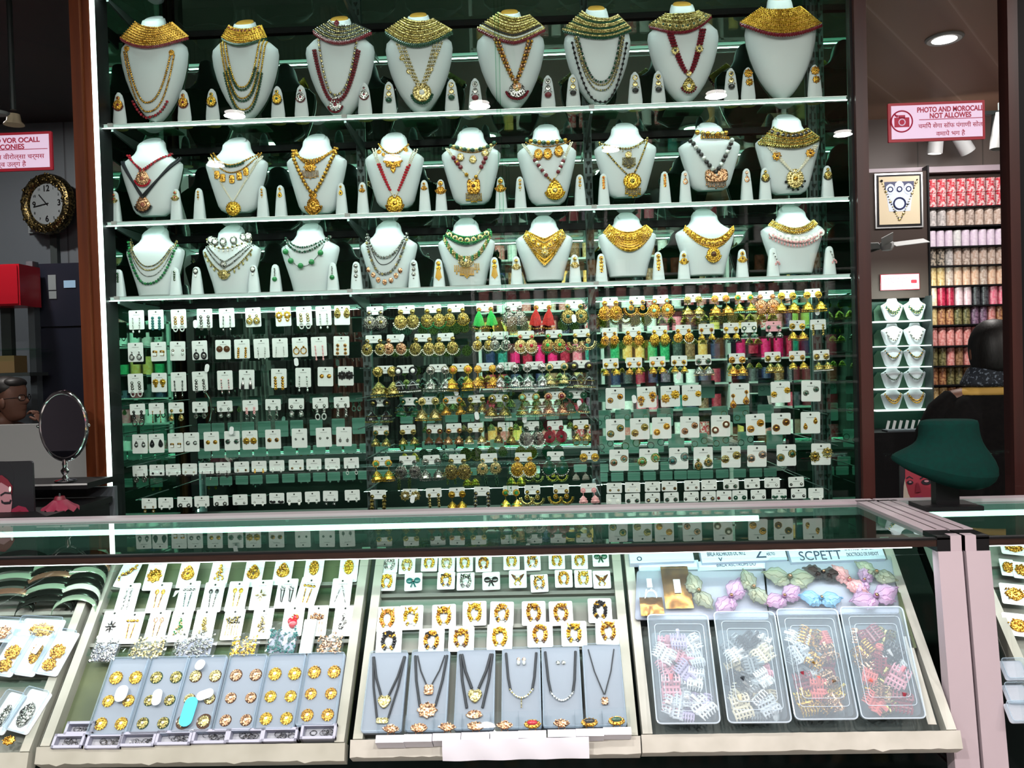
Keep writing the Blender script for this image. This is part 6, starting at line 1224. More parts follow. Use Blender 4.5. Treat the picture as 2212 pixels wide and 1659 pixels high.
# ================================================================== signs
def sign(px0, px1, py, h, Y, lab, lines, icon, slope=-.03):
    a, b = P(px0, py, Y), P(px1, py + slope * (px1 - px0), Y); s = Y / F; c = (a + b) / 2; W = (b - a).length; H = h * s
    t = thing('notice_sign', lab, 'sign', (c.x, Y, c.z - H/2)); 
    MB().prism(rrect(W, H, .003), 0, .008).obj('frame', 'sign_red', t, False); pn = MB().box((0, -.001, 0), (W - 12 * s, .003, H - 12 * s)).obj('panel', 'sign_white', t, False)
    for tx, dx, dz, sz, ww, bold in lines: text(tx, sz * s, 'sign_ink', pn, (dx * s, -.0030, dz * s), width=ww * s if ww else None, bold=bold)
    MB().box(((icon and 30 or 0) * s, -.003, 4 * s), (134 * s if icon else 190 * s, .0006, 1.3 * s)).obj('rule', 'sign_ink', pn, False)
    if icon:
        mb = MB(); x = -73 * s; mb.ring((x, -.003, 2 * s), 22 * s, 1.5 * s, 0, 32, 4); mb.box((x, -.003, 0), (31 * s, .001, 20 * s)); mb.box((x, -.003, 12 * s), (14 * s, .001, 6 * s)); mb.box((x - 11 * s, -.003, 14 * s), (7 * s, .001, 3 * s)); mb.tube([(x - 16 * s, -.0035, 19 * s), (x - 9 * s, -.0035, 11 * s)], 1.4 * s, 0, 5)
        mb.obj('camera_icon', 'sign_ink', pn, False); mb = MB(); mb.ring((x, -.0045, 0), 6.5 * s, 1.1 * s, 0, 24, 4); mb.obj('lens_ring', 'sign_white', pn, False)
    return t
sign(1918, 2127, 223, 82, 2.90, 'red-framed white sign reading PHOTO AND MOROCALL NOT ALLOWES, right', [('PHOTO AND MOROCALL', 28, 24, 15, 138, .0006), ('NOT ALLOWES', 28, 11, 15, 86, .0006), ('चमिपे सेगा सॉफ पंगाणी सोल', 28, -10, 13, 134, 0), ('वमापे भग है', 28, -27, 13, 60, 0)], True)
sign(-90, 111, 290, 84, 2.90, 'red-framed white sign reading AND VOR OCALL, cut by the left picture edge', [('PHOTO AND VOR OCALL', -10, 24, 15, 176, .0006), ('NOT ALCONIES', -12, 10, 15, 110, .0006), ('का स्पोत वीरोल्सा चर्मस', 12, -12, 14, 150, 0), ('स्वामत्व उल्ग है', -4, -28, 14, 100, 0)], False)
# glazed openings beside the cabinet
struct('window_1', slab(P(0, 600, 2.93).x - 1.2, P(168, 600, 2.93).x, 2.925, 2.931, ZT, CEIL), 'side_glass'); struct('window_2', slab(P(1884, 600, 2.93).x, P(2176, 600, 2.93).x, 2.925, 2.931, ZT, CEIL), 'side_glass')
q = P(2192, 600, 2.93); struct('trim_2', slab(q.x - .022, q.x + .012, 2.91, 2.97, 0, CEIL), 'maroon_wood'); struct('trim_3', slab(q.x + .012, q.x + .10, 2.91, 2.97, 0, CEIL), 'black_plastic')
# ================================================================== far room on the right
def mk_roll(r, h, body, seed):
    mb = MB(); n = 14; prof = [(0, 0), (r, 0)]; k = 12
    for i in range(k): prof += [(r, h * (i + .15) / k), (r * .965, h * (i + .5) / k), (r, h * (i + .85) / k)]
    prof += [(r, h), (0, h)]; mb.lathe(prof, n, 0); return mb.mesh('bangle_roll', [body])
def rc(name, c1, c2): 
    if name not in MATS: pbr(name, c1, .35, 0, c2, 55, 0, lo=.42, hi=.58, spec=.6)
    return name
RC = {'red': ((.50, .01, .03), (.7, .55, .55)), 'silverred': ((.30, .22, .18), (.65, .55, .48)), 'lilac': ((.72, .60, .74), (.80, .70, .80)), 'black': ((.05, .045, .04), (.45, .38, .3)), 'sand': ((.45, .32, .25), (.65, .55, .48)), 'grey': ((.35, .33, .32), (.62, .58, .56)), 'peach': ((.70, .42, .28), (.80, .60, .45)),
      'mustard': ((.45, .28, .10), (.65, .48, .25)), 'crimson': ((.30, .005, .03), (.45, .03, .07)), 'blush': ((.70, .45, .50), (.78, .60, .62)), 'charcoal': ((.03, .03, .035), (.08, .08, .09)), 'hotpink': ((.75, .13, .22), (.80, .30, .36)), 'rust': ((.20, .06, .03), (.45, .22, .10)), 'olive': ((.07, .06, .02), (.22, .18, .08)),
      'plum': ((.10, .05, .09), (.25, .14, .22)), 'coral': ((.50, .14, .13), (.65, .30, .28)), 'brown': ((.16, .07, .03), (.35, .18, .10)), 'teal': ((.02, .15, .14), (.05, .30, .26)), 'green': ((.02, .25, .10), (.06, .40, .18)), 'orange': ((.75, .35, .08), (.85, .5, .2)), 'magenta': ((.75, .02, .18), (.6, .01, .10)), 'yellow': ((.7, .5, .08), (.8, .6, .2)), 'navy': ((.015, .02, .07), (.03, .04, .12)), 'white': ((.65, .66, .66), (.8, .8, .78))}
ROLL = {}
def roll(cn, r, h):
    key = (cn, round(r, 3), round(h, 3))
    if key not in ROLL: ROLL[key] = mk_roll(r, h, rc('roll_' + cn, *RC[cn]), 1)
    return ROLL[key]
YB = 6.0; s6 = YB / F
rack = thing('bangle_rack', 'tall dark rack packed with rows of coloured bangle rolls on the far right wall', 'rack', (P(2100, 600, YB).x, YB, 0)); ro = rack.location.copy()
rx0, rx1 = P(2004, 600, YB).x, P(2004, 600, YB).x + 1.15
def rp(n, mb, m): o = mb.obj(n, m, rack, False); o.matrix_parent_inverse = Matrix.Translation(-ro)
rp('rack_back', slab(rx0, rx1, YB + .10, YB + .12, .5, 2.78), 'brown_wall'); rp('rack_side', slab(rx0 - .012, rx0, YB - .05, YB + .12, .5, 2.78), 'black_plastic')
rows = [(447, 20.3, 60, 'red red red red red red red red red red', 1), (488, 19.6, 36, 'grey grey sand sand silverred sand sand sand grey grey', 0), (532, 17.5, 34, 'lilac lilac lilac white lilac lilac lilac lilac lilac lilac lilac', 0), (573, 17.6, 36, 'black black grey sand silverred sand sand sand sand grey', 0),
        (616, 17.6, 38, 'mustard mustard sand peach peach peach sand peach peach peach peach', 0), (659, 18, 38, 'peach crimson crimson blush blush charcoal charcoal hotpink hotpink rust rust', 0), (700, 17.4, 38, 'mustard rust rust olive olive plum plum coral rust olive olive', 0), (745, 17.6, 38, 'coral coral coral coral coral coral coral coral coral coral hotpink', 0),
        (788, 17.6, 38, 'olive olive coral brown coral coral olive brown coral brown brown', 0), (829, 17.2, 38, 'rust rust olive olive brown rust olive brown rust olive rust', 0), (874, 18, 38, 'mustard mustard rust brown mustard rust brown olive rust brown rust', 0), (915, 18, 38, 'rust brown', 0)]
for ri, (yb, sp, h, cols, dbl) in enumerate(rows):
    z = P(2095, yb, YB).z; rp('shelf_board', slab(rx0, rx1, YB - .05, YB + .10, z - .012, z - .001), 'black_plastic'); used = {}
    for k, cn in enumerate(cols.split()):
        x = rx0 + (k + .55) * sp * s6
        for lv in range(2 if dbl else 1):
            hh = h * s6 / (2.05 if dbl else 1); o = link('bangle_roll', roll(cn, sp * s6 * .46, hh)); o.location = (x, YB, z + lv * (hh + .002)); used[(cn, lv)] = used.get((cn, lv), 0) + 1
            pos = ORD[k] + ' from left'
            tag(o, '%s bangle roll, %s, %s shelf of the far right rack%s' % (cn, pos, ORD[ri], ', upper layer' if lv else ', lower layer' if dbl else ''), 'bangle roll', 'bangle rolls on the far right rack')
area('rack_lamp', (2.9, 5.2, 2.9), (3.1, 6.1, 1.7), .9, .1, 13, (1, .92, .9))
# little lit cabinet of busts
YD = 5.9; s5 = YD / F; dx0, dx1 = P(1889, 780, YD).x, P(2010, 780, YD).x
cb = thing('bust_cabinet', 'small brightly lit far cabinet with five shelves of white necklace busts', 'display cabinet', ((dx0+dx1)/2, YD, 0)); co = cb.location.copy()
def cp(n, mb, m): o = mb.obj(n, m, cb, False); o.matrix_parent_inverse = Matrix.Translation(-co)
z0, z1 = P(1950, 935, YD).z, P(1950, 640, YD).z
cp('cabinet_back', slab(dx0, dx1, YD + .12, YD + .13, z0, z1), 'cabinet_green'); cp('cabinet_side', slab(dx1, dx1 + .01, YD - .02, YD + .13, z0, z1), 'dark_metal'); cp('cabinet_base', slab(dx0 - .3, dx1 + .01, YD - .22, YD + .13, 0, P(1945, 925, YD - .1).z - .017), 'black_plastic')
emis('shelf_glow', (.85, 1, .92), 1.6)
prof_small = PB
def mini_bust():
    mb = MB(); W, H = 47 * s5 / 2, 47 * s5; n = 16; rings = []
    for t, w, d, bk in PB: rings.append([(math.cos(2*math.pi*j/n) * w * W, -.6 * d * math.sin(2*math.pi*j/n) if math.sin(2*math.pi*j/n) > 0 else -.6 * bk * math.sin(2*math.pi*j/n), H * (1 - t)) for j in range(n)])
    mb.loft(rings); return mb.mesh('bust_form', 'bust_white')
MBm = mini_bust()
yrow = [692, 746, 792, 839, 885]; kinds_ = [('olive_gold', 'green_bead'), ('pearl', 'dark_silver'), ('gold', 'green_bead'), ('green_bead', 'dark_silver'), ('yellow_gold', 'gold')]
for ri, y in enumerate(yrow):
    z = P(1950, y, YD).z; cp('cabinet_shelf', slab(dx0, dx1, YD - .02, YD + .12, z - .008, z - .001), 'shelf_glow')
    for k, x in enumerate((1890, 1927, 1976, 2012)):
        if k in (0, 3): continue
        p = P(x, y, YD + .03); t = thing('necklace_bust', 'tiny white bust in the far lit cabinet, %s shelf, %s' % (ORD[ri], 'left' if k == 1 else 'right'), 'jewellery bust', (p.x, YD + .03, z), 'tiny busts in the far lit cabinet'); link('bust_form', MBm, t)
        mb = MB(); kd = kinds_[ri]
        for i in range(17):
            u = i / 8 - 1; mb.ball((u * .052, -.038 * math.sqrt(1 - .8 * u * u), .112 - (1 - u * u) * (.050 if ri != 1 else .075)), .0062, i % 2)
            if ri in (0, 4): mb.ball((u * .056, -.040 * math.sqrt(1 - .8 * u * u), .104 - (1 - u * u) * .058), .006, i % 2)
        o = mb.obj('necklace', list(kd), None, True, Matrix.Translation((p.x, YD + .03, z))); tag(o, '%s necklace on the far tiny bust, %s shelf, %s' % (kd[0].split('_')[0], ORD[ri], 'left' if k == 1 else 'right'), 'necklace', 'necklaces in the far lit cabinet')
    for k, x in enumerate((1903, 1951, 2000)):
        p = P(x, y, YD + .09); mb = MB(); H = 44 * s5; mb.prism([(-.045, 0), (.045, 0), (.05, H * .55), (.02, H * .8), (-.02, H * .8), (-.05, H * .55)], 0, .006); o = mb.obj('green_bust', 'bust_green_back', None, False, Matrix.Translation((p.x, YD + .09, z))); tag(o, 'dark green bust back in the far lit cabinet, %s shelf, %s' % (ORD[ri], ('left', 'middle', 'right')[k]), 'jewellery bust', 'dark bust backs in the far cabinet')
area('far_cabinet_lamp', ((dx0+dx1)/2, YD - .25, z1 + .1), ((dx0+dx1)/2, YD + .06, (z0+z1)/2), .35, .05, 7, (.85, 1, .92))
z = P(1945, 925, YD - .1).z; t = thing('slanted_rack', 'low rack of slanting white cards under the far lit cabinet', 'rack', ((dx0+dx1)/2, YD - .15, z)); MB().box((0, 0, -.01), (dx1 - dx0, .1, .012)).obj('ledge', 'grey_wall', t, False)
for k in range(9): MB().box((-.17 + k * .042, 0, .028), (.018, .004, .06), 0, Matrix.Rotation(.25, 4, 'Y')).obj('card', 'card_white', t, False)
# framed picture of a necklace
c0 = P(1942, 433, 5.95); W, H = 100 * 5.95 / F, 116 * 5.95 / F; t = thing('framed_picture', 'black-framed picture of jewelled hands and a bead necklace beside the bangle rack', 'picture', (c0.x, 5.95, c0.z))
MB().box((0, .01, 0), (W, .02, H)).obj('frame', 'aluminium', t, False); MB().box((0, -.002, 0), (W * .93, .004, H * .94)).obj('inner_frame', 'black_plastic', t, False); MB().box((0, -.005, 0), (W * .85, .003, H * .87)).obj('mount', 'mustard', t, False)
pbr('mount_cream', (.66, .56, .38), .6); t.children[-1].data.materials[0] = MATS['mount_cream']
mb = MB(); mb.prism([(-W*.30, H*.3), (W*.30, H*.3), (W*.22, -H*.2), (-W*.22, -H*.2)][::-1], -.008, -.0066, 0); mb.prism([(-W*.31, H*.34), (W*.31, H*.34), (W*.30, H*.22), (-W*.30, H*.22)][::-1], -.0086, -.0080, 1)
for q in (-.19, 0, .19): mb.ball((q * W, -.009, H * (.20 if q else .25)), W * .10, 0, 2, 1, .1, 1.2); mb.ring((q * W, -.012, H * .2), W * .05, W * .012, 1, 14, 4)
mb.ring((0, -.010, -H * .06), W * .12, W * .018, 1, 18, 4); mb.obj('print', ['box_blue_white', 'navy_print'] if 'navy_print' in MATS else ['box_blue_white', (pbr('navy_print', (.02, .03, .10), .5), 'navy_print')[1]], t, False)
mb = MB()
for i in range(34): u = i / 33 * 2 - 1; mb.ball((u * W * .37, -.012, -H * .36 + abs(u) ** 1.15 * H * .72), W * (.018 if i % 4 else .03), i % 3 == 0)
mb.obj('bead_necklace', ['pale_gold', 'black_bead'], t)
# small pink notice, switch plate, fan
c0 = P(1944, 609, 5.95); W, H = 82 * 5.95 / F, 34 * 5.95 / F; t = thing('small_notice', 'small pink-edged notice with a red video icon on the far brown wall', 'sign', (c0.x, 5.95, c0.z)); MB().box((0, .004, 0), (W, .008, H)).obj('frame', 'sign_red', t, False); MB().box((0, -.002, 0), (W * .96, .004, H * .92)).obj('panel', 'sign_white', t, False)
text('VIDYART BIRTDART\nSUNU SPAN\nBUTBART BLSVEPG', .022, 'sign_ink', t, (-W * .12, -.005, 0), width=W * .6); MB().prism(rrect(W * .15, H * .22, .006, 4, W * .35, 0), -.006, -.004).obj('video_icon', 'sign_red', t, False)
c0 = P(2000, 570, 6.2); tag(MB().prism(rrect(.04, .05, .003), 0, .01).obj('switch_plate', 'grey_wall', None, False, Matrix.Translation((c0.x, 6.28, c0.z))), 'small grey switch plate on the brown wall beside the rack', 'switch')
c0 = P(1916, 530, 5.2); t = thing('ceiling_fan', 'white three-blade ceiling fan seen in the far room beneath the framed picture', 'fan', (c0.x, 5.2, c0.z)); MB().lathe([(0, -.035), (.03, -.03), (.04, -.01), (.04, .015), (.012, .035), (0, .035)], 20, 0).obj('motor', 'white_panel', t)
MB().tube([(0, 0, .0), (0, 5.965 - 5.2, 0)], .010, 0, 8).obj('wall_arm', 'dark_metal', t)
for a in (8, 128, 248):
    mb = MB(); mb.box((.15, 0, 0), (.22, .07, .004), 0); o = mb.obj('blade', 'white_panel', t, False); o.rotation_euler = (R_(26), R_(-6), R_(a))
# track spotlights
def spot(px, py, Y, lab, ang, on=True):
    p = P(px, py, Y); t = thing('track_spotlight', lab, 'spotlight', (p.x, Y, p.z), 'white track spotlights in the far room'); t.rotation_euler = (R_(ang[0]), R_(ang[1]), 0)
    MB().lathe([(.0, .11), (.038, .11), (.040, -.08), (.034, -.08), (.030, -.06), (0, -.06)], 20, 0).obj('housing', 'white_panel', t)
    if on: MB().lathe([(0, -.070), (.032, -.070)], 20, 0).obj('lens', 'lamp_glow', t)
    MB().tube([(0, 0, .10), (0, .01, .17)] if not on else [(0, .03, .04), (0, .16, .05)], .008, 0, 6).obj('arm', 'dark_metal', t)
    if on: t.scale = (1.25,) * 3
spot(2157, 290, 4.6, 'unlit white cylinder spotlight right of the sign', (0, 4), False); spot(2022, 300, 5.85, 'lit white spotlight below the sign, left one', (6, 4)); spot(2076, 302, 5.85, 'lit white spotlight below the sign, tilted right one', (10, -35))
p = P(2150, 245, 4.6); tag(slab(p.x - .1, p.x + .5, 4.58, 4.62, p.z - .01, p.z + .01).obj('light_track', 'dark_metal', None, False), 'dark light track above the unlit spotlight', 'track')
# ================================================================== people
def loft_person(name, rings_spec, mat, parent, n=28, pw=.85):
    """rings: (z, cx, cy, halfwidth, halfdepth)"""
    rings = [[(cx + math.copysign(abs(math.cos(a)) ** pw, math.cos(a)) * w, cy + math.sin(a) * d, z) for a in [2 * math.pi * j / n for j in range(n)]] for z, cx, cy, w, d in rings_spec]
    mb = MB(); mb.loft(rings); o = mb.obj(name, mat, parent); m_ = o.modifiers.new('s', 'SUBSURF'); m_.levels = 1; m_.render_levels = 1; return o
def skin_body(pts, edges, rad, mat, parent, name='body', lv=2):
    me = bpy.data.meshes.new(name); me.from_pydata(pts, edges, []); o = link(name, me, parent); me.materials.append(MATS[mat])
    m_ = o.modifiers.new('skin', 'SKIN')
    if not me.skin_vertices: bpy.context.view_layer.objects.active = o; bpy.ops.mesh.customdata_skin_add()
    for i, r in enumerate(rad): v = me.skin_vertices[0].data[i]; v.radius = r if isinstance(r, tuple) else (r, r); v.use_root = i == 0
    m_.use_smooth_shade = True; m2 = o.modifiers.new('sub', 'SUBSURF'); m2.levels = lv; m2.render_levels = lv; return o
YP = 3.42; hp = P(2149, 688, YP); px = P(2147, 800, YP).x; ht = hp.z
per = thing('person', 'person seen from behind in a dark jacket, mustard collar edge and patterned dark scarf', 'person', (px, YP, 0))
k = ht / 1.62
def hand(mb, o, d, k=1.0, side=1):
    """relaxed hand hanging from wrist o: palm, four curled fingers and a thumb"""
    x, y, z = o; mb.loft([[(x + w * math.cos(a), y + t * math.sin(a), z - h) for a in [2 * math.pi * j / 12 for j in range(12)]] for h, w, t in ((0, .020, .018), (.03, .030, .017), (.07, .038, .015), (.092, .036, .013))])
    for i, L0 in enumerate((.062, .072, .067, .052)):
        fx = x - .027 + i * .018; mb.tube([(fx, y, z - .085), (fx, y - .004, z - .085 - L0 * .45), (fx, y - .014, z - .085 - L0 * .78), (fx, y - .028, z - .085 - L0 * .95)], [.0095, .009, .0082, .006], 0, 8)
    mb.tube([(x + side * .030, y, z - .03), (x + side * .050, y - .012, z - .055), (x + side * .054, y - .022, z - .085)], [.012, .010, .007], 0, 8)
zs = lambda z: z * k
pts = [(0, 0, zs(.92)), (0, 0, zs(1.10)), (0, .0, zs(1.28)), (0, 0, zs(1.37)), (0, -.01, zs(1.44)), (0, -.015, zs(1.53)), (-.19, 0, zs(1.30)), (-.235, .01, zs(1.04)), (-.21, -.06, zs(.82)), (.19, 0, zs(1.30)), (.235, .01, zs(1.04)), (.21, -.06, zs(.82)),
       (-.10, 0, zs(.82)), (-.11, -.01, zs(.46)), (-.11, .01, zs(.08)), (-.11, -.13, zs(.03)), (.10, 0, zs(.82)), (.11, -.01, zs(.46)), (.11, .01, zs(.08)), (.11, -.13, zs(.03))]
ed = [(0, 1), (1, 2), (2, 3), (3, 4), (4, 5), (2, 6), (6, 7), (7, 8), (2, 9), (9, 10), (10, 11), (0, 12), (12, 13), (13, 14), (14, 15), (0, 16), (16, 17), (17, 18), (18, 19)]
rad = [(.13, .09), (.12, .08), (.11, .07), (.06, .05), (.05, .05), (.045, .045), .04, .045, .03, .06, .045, .03, .085, .06, .045, .035, .085, .06, .045, .035]
skin_body(pts, ed, rad, 'skin_dark', per)
h0 = ht - .23
loft_person('head', [(h0 - .02, 0, .0, .045, .05), (h0 + .0, 0, .01, .065, .075), (h0 + .05, 0, .0, .078, .092), (h0 + .11, 0, 0, .080, .098), (h0 + .17, 0, 0, .072, .085), (h0 + .215, 0, 0, .035, .045)], 'skin_dark', per)
loft_person('hair', [(h0 + .005, 0, -.025, .074, .075), (h0 + .03, 0, -.02, .088, .092), (h0 + .09, 0, -.012, .096, .105), (h0 + .15, 0, -.010, .094, .103), (h0 + .20, 0, -.005, .068, .078), (h0 + .23, 0, 0, .028, .032)], 'hair', per)
mb = MB()
for s_ in (-1, 1): mb.ball((s_ * .088, .0, h0 + .09), .022, 0, 2, .35, .7, 1.3)
mb.ball((0, .095, h0 + .08), .016, 0, 2, .8, 1, 1.2); mb.obj('ears_and_nose', 'skin_dark', per)
loft_person('scarf', [(h0 - .05, 0, -.005, .135, .105), (h0 - .025, 0, -.005, .130, .105), (h0 + .0, 0, -.005, .115, .100), (h0 + .03, 0, -.005, .098, .095), (h0 + .042, 0, -.005, .088, .085)], 'scarf', per)
loft_person('jacket_trim', [(h0 - .085, 0, -.01, .175, .105), (h0 - .062, 0, -.01, .155, .10), (h0 - .045, 0, -.01, .135, .095), (h0 - .040, 0, -.01, .10, .08)], 'mustard', per)
loft_person('jacket', [(zs(.74), 0, 0, .21, .15), (zs(.95), 0, 0, .22, .155), (zs(1.12), 0, 0, .235, .155), (zs(1.24), 0, 0, .25, .145), (h0 - .14, 0, 0, .245, .13), (h0 - .095, 0, -.005, .20, .115), (h0 - .068, 0, -.008, .155, .10), (h0 - .055, 0, -.008, .12, .085)], 'black_cloth', per)
for s_ in (-1, 1):
    mb = MB(); mb.tube([(s_ * .13, 0, zs(1.31)), (s_ * .165, 0, zs(1.295)), (s_ * .205, 0, zs(1.245)), (s_ * .245, .01, zs(1.15)), (s_ * .265, .01, zs(1.03)), (s_ * .25, -.03, zs(.92)), (s_ * .235, -.06, zs(.82))], [.015, .045, .060, .064, .060, .052, .045], 0, 16); mb.obj('sleeve', 'black_cloth', per)
    mb = MB(); hand(mb, (s_ * .22, -.06, zs(.82)), 0, 1, -s_); mb.obj('hand', 'skin_dark', per)
loft_person('trousers', [(zs(.80), 0, 0, .19, .13), (zs(.84), 0, 0, .195, .135), (zs(.78), 0, 0, .19, .13)], 'black_cloth', per)
mb = MB(); [mb.tube([(s_ * .10, 0, zs(.80)), (s_ * .11, 0, zs(.45)), (s_ * .11, .01, zs(.06))], [.10, .075, .06], 0, 14) for s_ in (-1, 1)]; mb.obj('trouser_legs', 'black_cloth', per)
MB().prism([(-.025, -.018), (.025, -.018), (.025, .018), (-.025, .018)], -.163, -.158).obj('back_patch', 'navy_print', per, False).location = (.03, .01, zs(1.18))
# ---- person in profile on the left
YL = 4.5; fp = P(46, 856, YL); s_l = YL / F
pl = thing('person', 'person in profile at left edge with glasses, dark hair and hand near the mouth', 'person', (fp.x - .05, YL, 0))
hz = P(40, 905, YL).z
pts = [(-.12, .05, .95), (-.12, .05, 1.12), (-.11, .03, hz - .16), (-.07, .0, hz - .03), (-.04, 0, hz + .05), (-.13, -.17, hz - .18), (.03, -.20, hz - .30), (.20, -.14, hz - .02), (-.14, .22, hz - .18), (-.10, .25, hz - .42), (.05, .10, hz - .50), (-.05, -.10, .55), (.20, -.10, .52), (.22, -.10, .08), (.32, -.10, .04), (-.05, .15, .55), (.20, .15, .52), (.22, .15, .08), (.32, .15, .04)]
ed = [(0, 1), (1, 2), (2, 3), (3, 4), (2, 5), (5, 6), (6, 7), (2, 8), (8, 9), (9, 10), (0, 11), (11, 12), (12, 13), (13, 14), (0, 15), (15, 16), (16, 17), (17, 18)]
rad = [(.12, .14), (.12, .14), (.11, .14), .055, .07, .055, .042, .028, .055, .042, .03, .08, .06, .045, .035, .08, .06, .045, .035]
skin_body(pts, ed, rad, 'skin_dark', pl)
# profile head facing +x: outline swept in slices across y
prof = [(0, .118), (.012, .05), (.02, .052), (.035, .073), (.05, .073), (.060, .078), (.068, .083), (.078, .080), (.086, .087), (.095, .083), (.102, .100), (.112, .101), (.13, .090), (.145, .083), (.16, .088), (.18, .088), (.205, .076), (.225, .045)]
prof = [(-.015, .020), (.0, .060), (.015, .075), (.035, .077), (.048, .072), (.056, .082), (.063, .078), (.070, .084), (.078, .077), (.088, .098), (.098, .104), (.112, .092), (.128, .080), (.145, .086), (.165, .088), (.19, .076), (.215, .045), (.228, .01)]
HW = [.020, .036, .048, .054, .058, .061, .063, .065, .067, .069, .071, .072, .073, .073, .071, .063, .044, .010]
BK = [.000, .020, .034, .044, .054, .062, .068, .074, .080, .086, .091, .095, .097, .098, .096, .086, .060, .010]
rings = []
for (z, fx), hw, bk in zip(prof, HW, BK):
    ring = []
    for j in range(28):
        a = 2 * math.pi * j / 28; c, sn_ = math.cos(a), math.sin(a)
        x = (min(fx, .072) * c if c > 0 else bk * c); x += max(0, fx - .072) * max(0, c) ** 16
        ring.append((x - .005, hw * sn_, z))
    rings.append(ring)
mb = MB(); mb.loft(rings); hd = mb.obj('head', 'skin', pl); hd.location = (0.0, 0, hz); sm = hd.modifiers.new('s', 'SUBSURF'); sm.levels = 1; sm.render_levels = 1
mb = MB(); mb.ball((-.030, 0, .172), .1, 0, 3, .92, .82, .66); mb.ball((-.062, 0, .115), .080, 0, 3, .75, 1.0, 1.05); mb.ball((.016, 0, .196), .055, 0, 3, 1.15, 1.25, .62); hr = mb.obj('hair', 'hair', pl); hr.location = (-.006, 0, hz + .002)
mb = MB(); mb.ball((.0, -.074, .10), .022, 0, 2, .7, .35, 1.3); er = mb.obj('ear', 'skin', pl); er.location = (-.01, 0, hz - .01)
mb = MB(); [mb.ring((.085, s_ * .032, .128), .021, .002, 0, 18, 5) for s_ in (-1,)]; 
mb = MB()
for s_ in (-1, 1): mb.tube([(.080 - .012 * abs(math.cos(a) > 0), s_ * (.033 + .022 * math.cos(a)), .118 + .017 * math.sin(a)) for a in [2 * math.pi * j / 14 for j in range(15)]], .0018, 0, 5, False); mb.tube([(.068, s_ * .055, .120), (-.01, s_ * .076, .112)], .0018, 0, 5)
mb.tube([(.080, -.012, .12), (.080, .012, .12)], .002, 0, 5); gl = mb.obj('glasses', 'black_plastic', pl); gl.location = (0, 0, hz)
mb = MB(); [mb.ball((.058, s_ * .031, .118), .0085, 0, 2) for s_ in (-1, 1)]; ey = mb.obj('eyes', 'white_bead', pl); ey.location = (0, 0, hz)
loft_person('shirt', [(.80, -.12, .05, .17, .20), (1.0, -.12, .05, .17, .20), (hz - .22, -.12, .04, .15, .22), (hz - .10, -.10, .03, .10, .14), (hz - .055, -.08, .01, .06, .065)], 'black_cloth', pl)
mb = MB(); mb.tube([(-.13, -.17, hz - .17), (.03, -.21, hz - .30), (.16, -.16, hz - .08)], [.065, .055, .042], 0, 12); mb.obj('sleeve', 'black_cloth', pl)
mb = MB(); o0 = Vector((.16, -.10, hz + .015))
mb.loft([[(o0.x + x + 0 * 1, o0.y + w * math.cos(a), o0.z + h + t * math.sin(a)) for a in [2 * math.pi * j / 12 for j in range(12)]] for x, h, w, t in ((.04, -.06, .02, .02), (.02, -.02, .034, .016), (-.005, .015, .038, .014), (-.02, .03, .034, .012))])
for i, L0 in enumerate((.06, .07, .066, .05)):
    y = o0.y - .027 + i * .018; mb.tube([(o0.x - .015, y, o0.z + .028), (o0.x - .01 - L0 * .2, y, o0.z + .035 + L0 * .2), (o0.x - L0 * .75, y, o0.z + .035 + L0 * .25), (o0.x - L0 * 1.05, y, o0.z + .02 + L0 * .1)], [.010, .0095, .0085, .0065], 0, 8)
mb.tube([(o0.x + .01, o0.y - .03, o0.z - .01), (o0.x - .02, o0.y - .04, o0.z + .005), (o0.x - .045, o0.y - .03, o0.z + .015)], [.012, .0105, .008], 0, 8); ho = mb.obj('hand', 'skin', pl); sm = ho.modifiers.new('s', 'SUBSURF'); sm.levels = 1; sm.render_levels = 1; ho.location = (fp.x - fp.x + .08, 0, .02); ho.scale = (.8, .8, .8); ho.location = (.075, -.02, (hz + .015) * .2 - .01)
# ================================================================== left room
def simple(name, mb, mat, lab, cat, grp=None, sm=False): return tag(mb.obj(name, mat, None, sm), lab, cat, grp)
a, b = P(-400, 915, 4.1), P(186, 915, 4.1); simple('white_partition', slab(a.x, b.x, 4.1, 4.16, 0, P(90, 916, 4.1).z), 'white_panel', 'low white partition in front of the person at left', 'partition')
a = P(162, 905, 4.05); simple('laptop', slab(a.x - .06, a.x + .08, 4.11, 4.14, P(160, 917, 4.1).z + .0006, P(160, 885, 4.1).z), 'box_blue_white', 'small pale open device standing on the white partition behind the mirror', 'device')
a, b = P(72, 570, 4.9), P(240, 570, 4.9); t = thing('refrigerator', 'tall black two-door refrigerator with stickers behind the left post', 'refrigerator', ((a.x+b.x)/2, 4.9, 0)); o = t.location.copy(); w = b.x - a.x
MB().box((0, .22, a.z/2), (w, .40, a.z)).obj('body', 'fridge', t, False); zz = P(120, 708, 4.9).z
ud = MB().box((0, .005, (a.z + zz)/2 + .003), (w * .98, .02, a.z - zz - .01)).obj('upper_door', 'fridge', t, False); MB().box((0, .005, zz/2), (w * .98, .02, zz - .01)).obj('lower_door', 'fridge', t, False)
def stick(px0, px1, py0, py1, m, nm):
    q0, q1 = P(px0, py0, 4.89), P(px1, py1, 4.89); MB().box(((q0.x+q1.x)/2 - o.x, -.008, (q0.z+q1.z)/2), (q1.x - q0.x, .002, q0.z - q1.z)).obj(nm, m, ud, False)
stick(103, 121, 594, 626, 'dial', 'energy_sticker'); stick(105, 122, 629, 645, 'dial', 'square_sticker'); stick(137, 163, 606, 621, 'clip_blue', 'landscape_magnet')
a, b = P(58, 565, 4.85), P(72, 565, 4.85); simple('door_frame', slab(a.x, b.x, 4.84, 4.90, 0, a.z), 'grey_wall', 'grey strip of door frame beside the black refrigerator', 'frame')
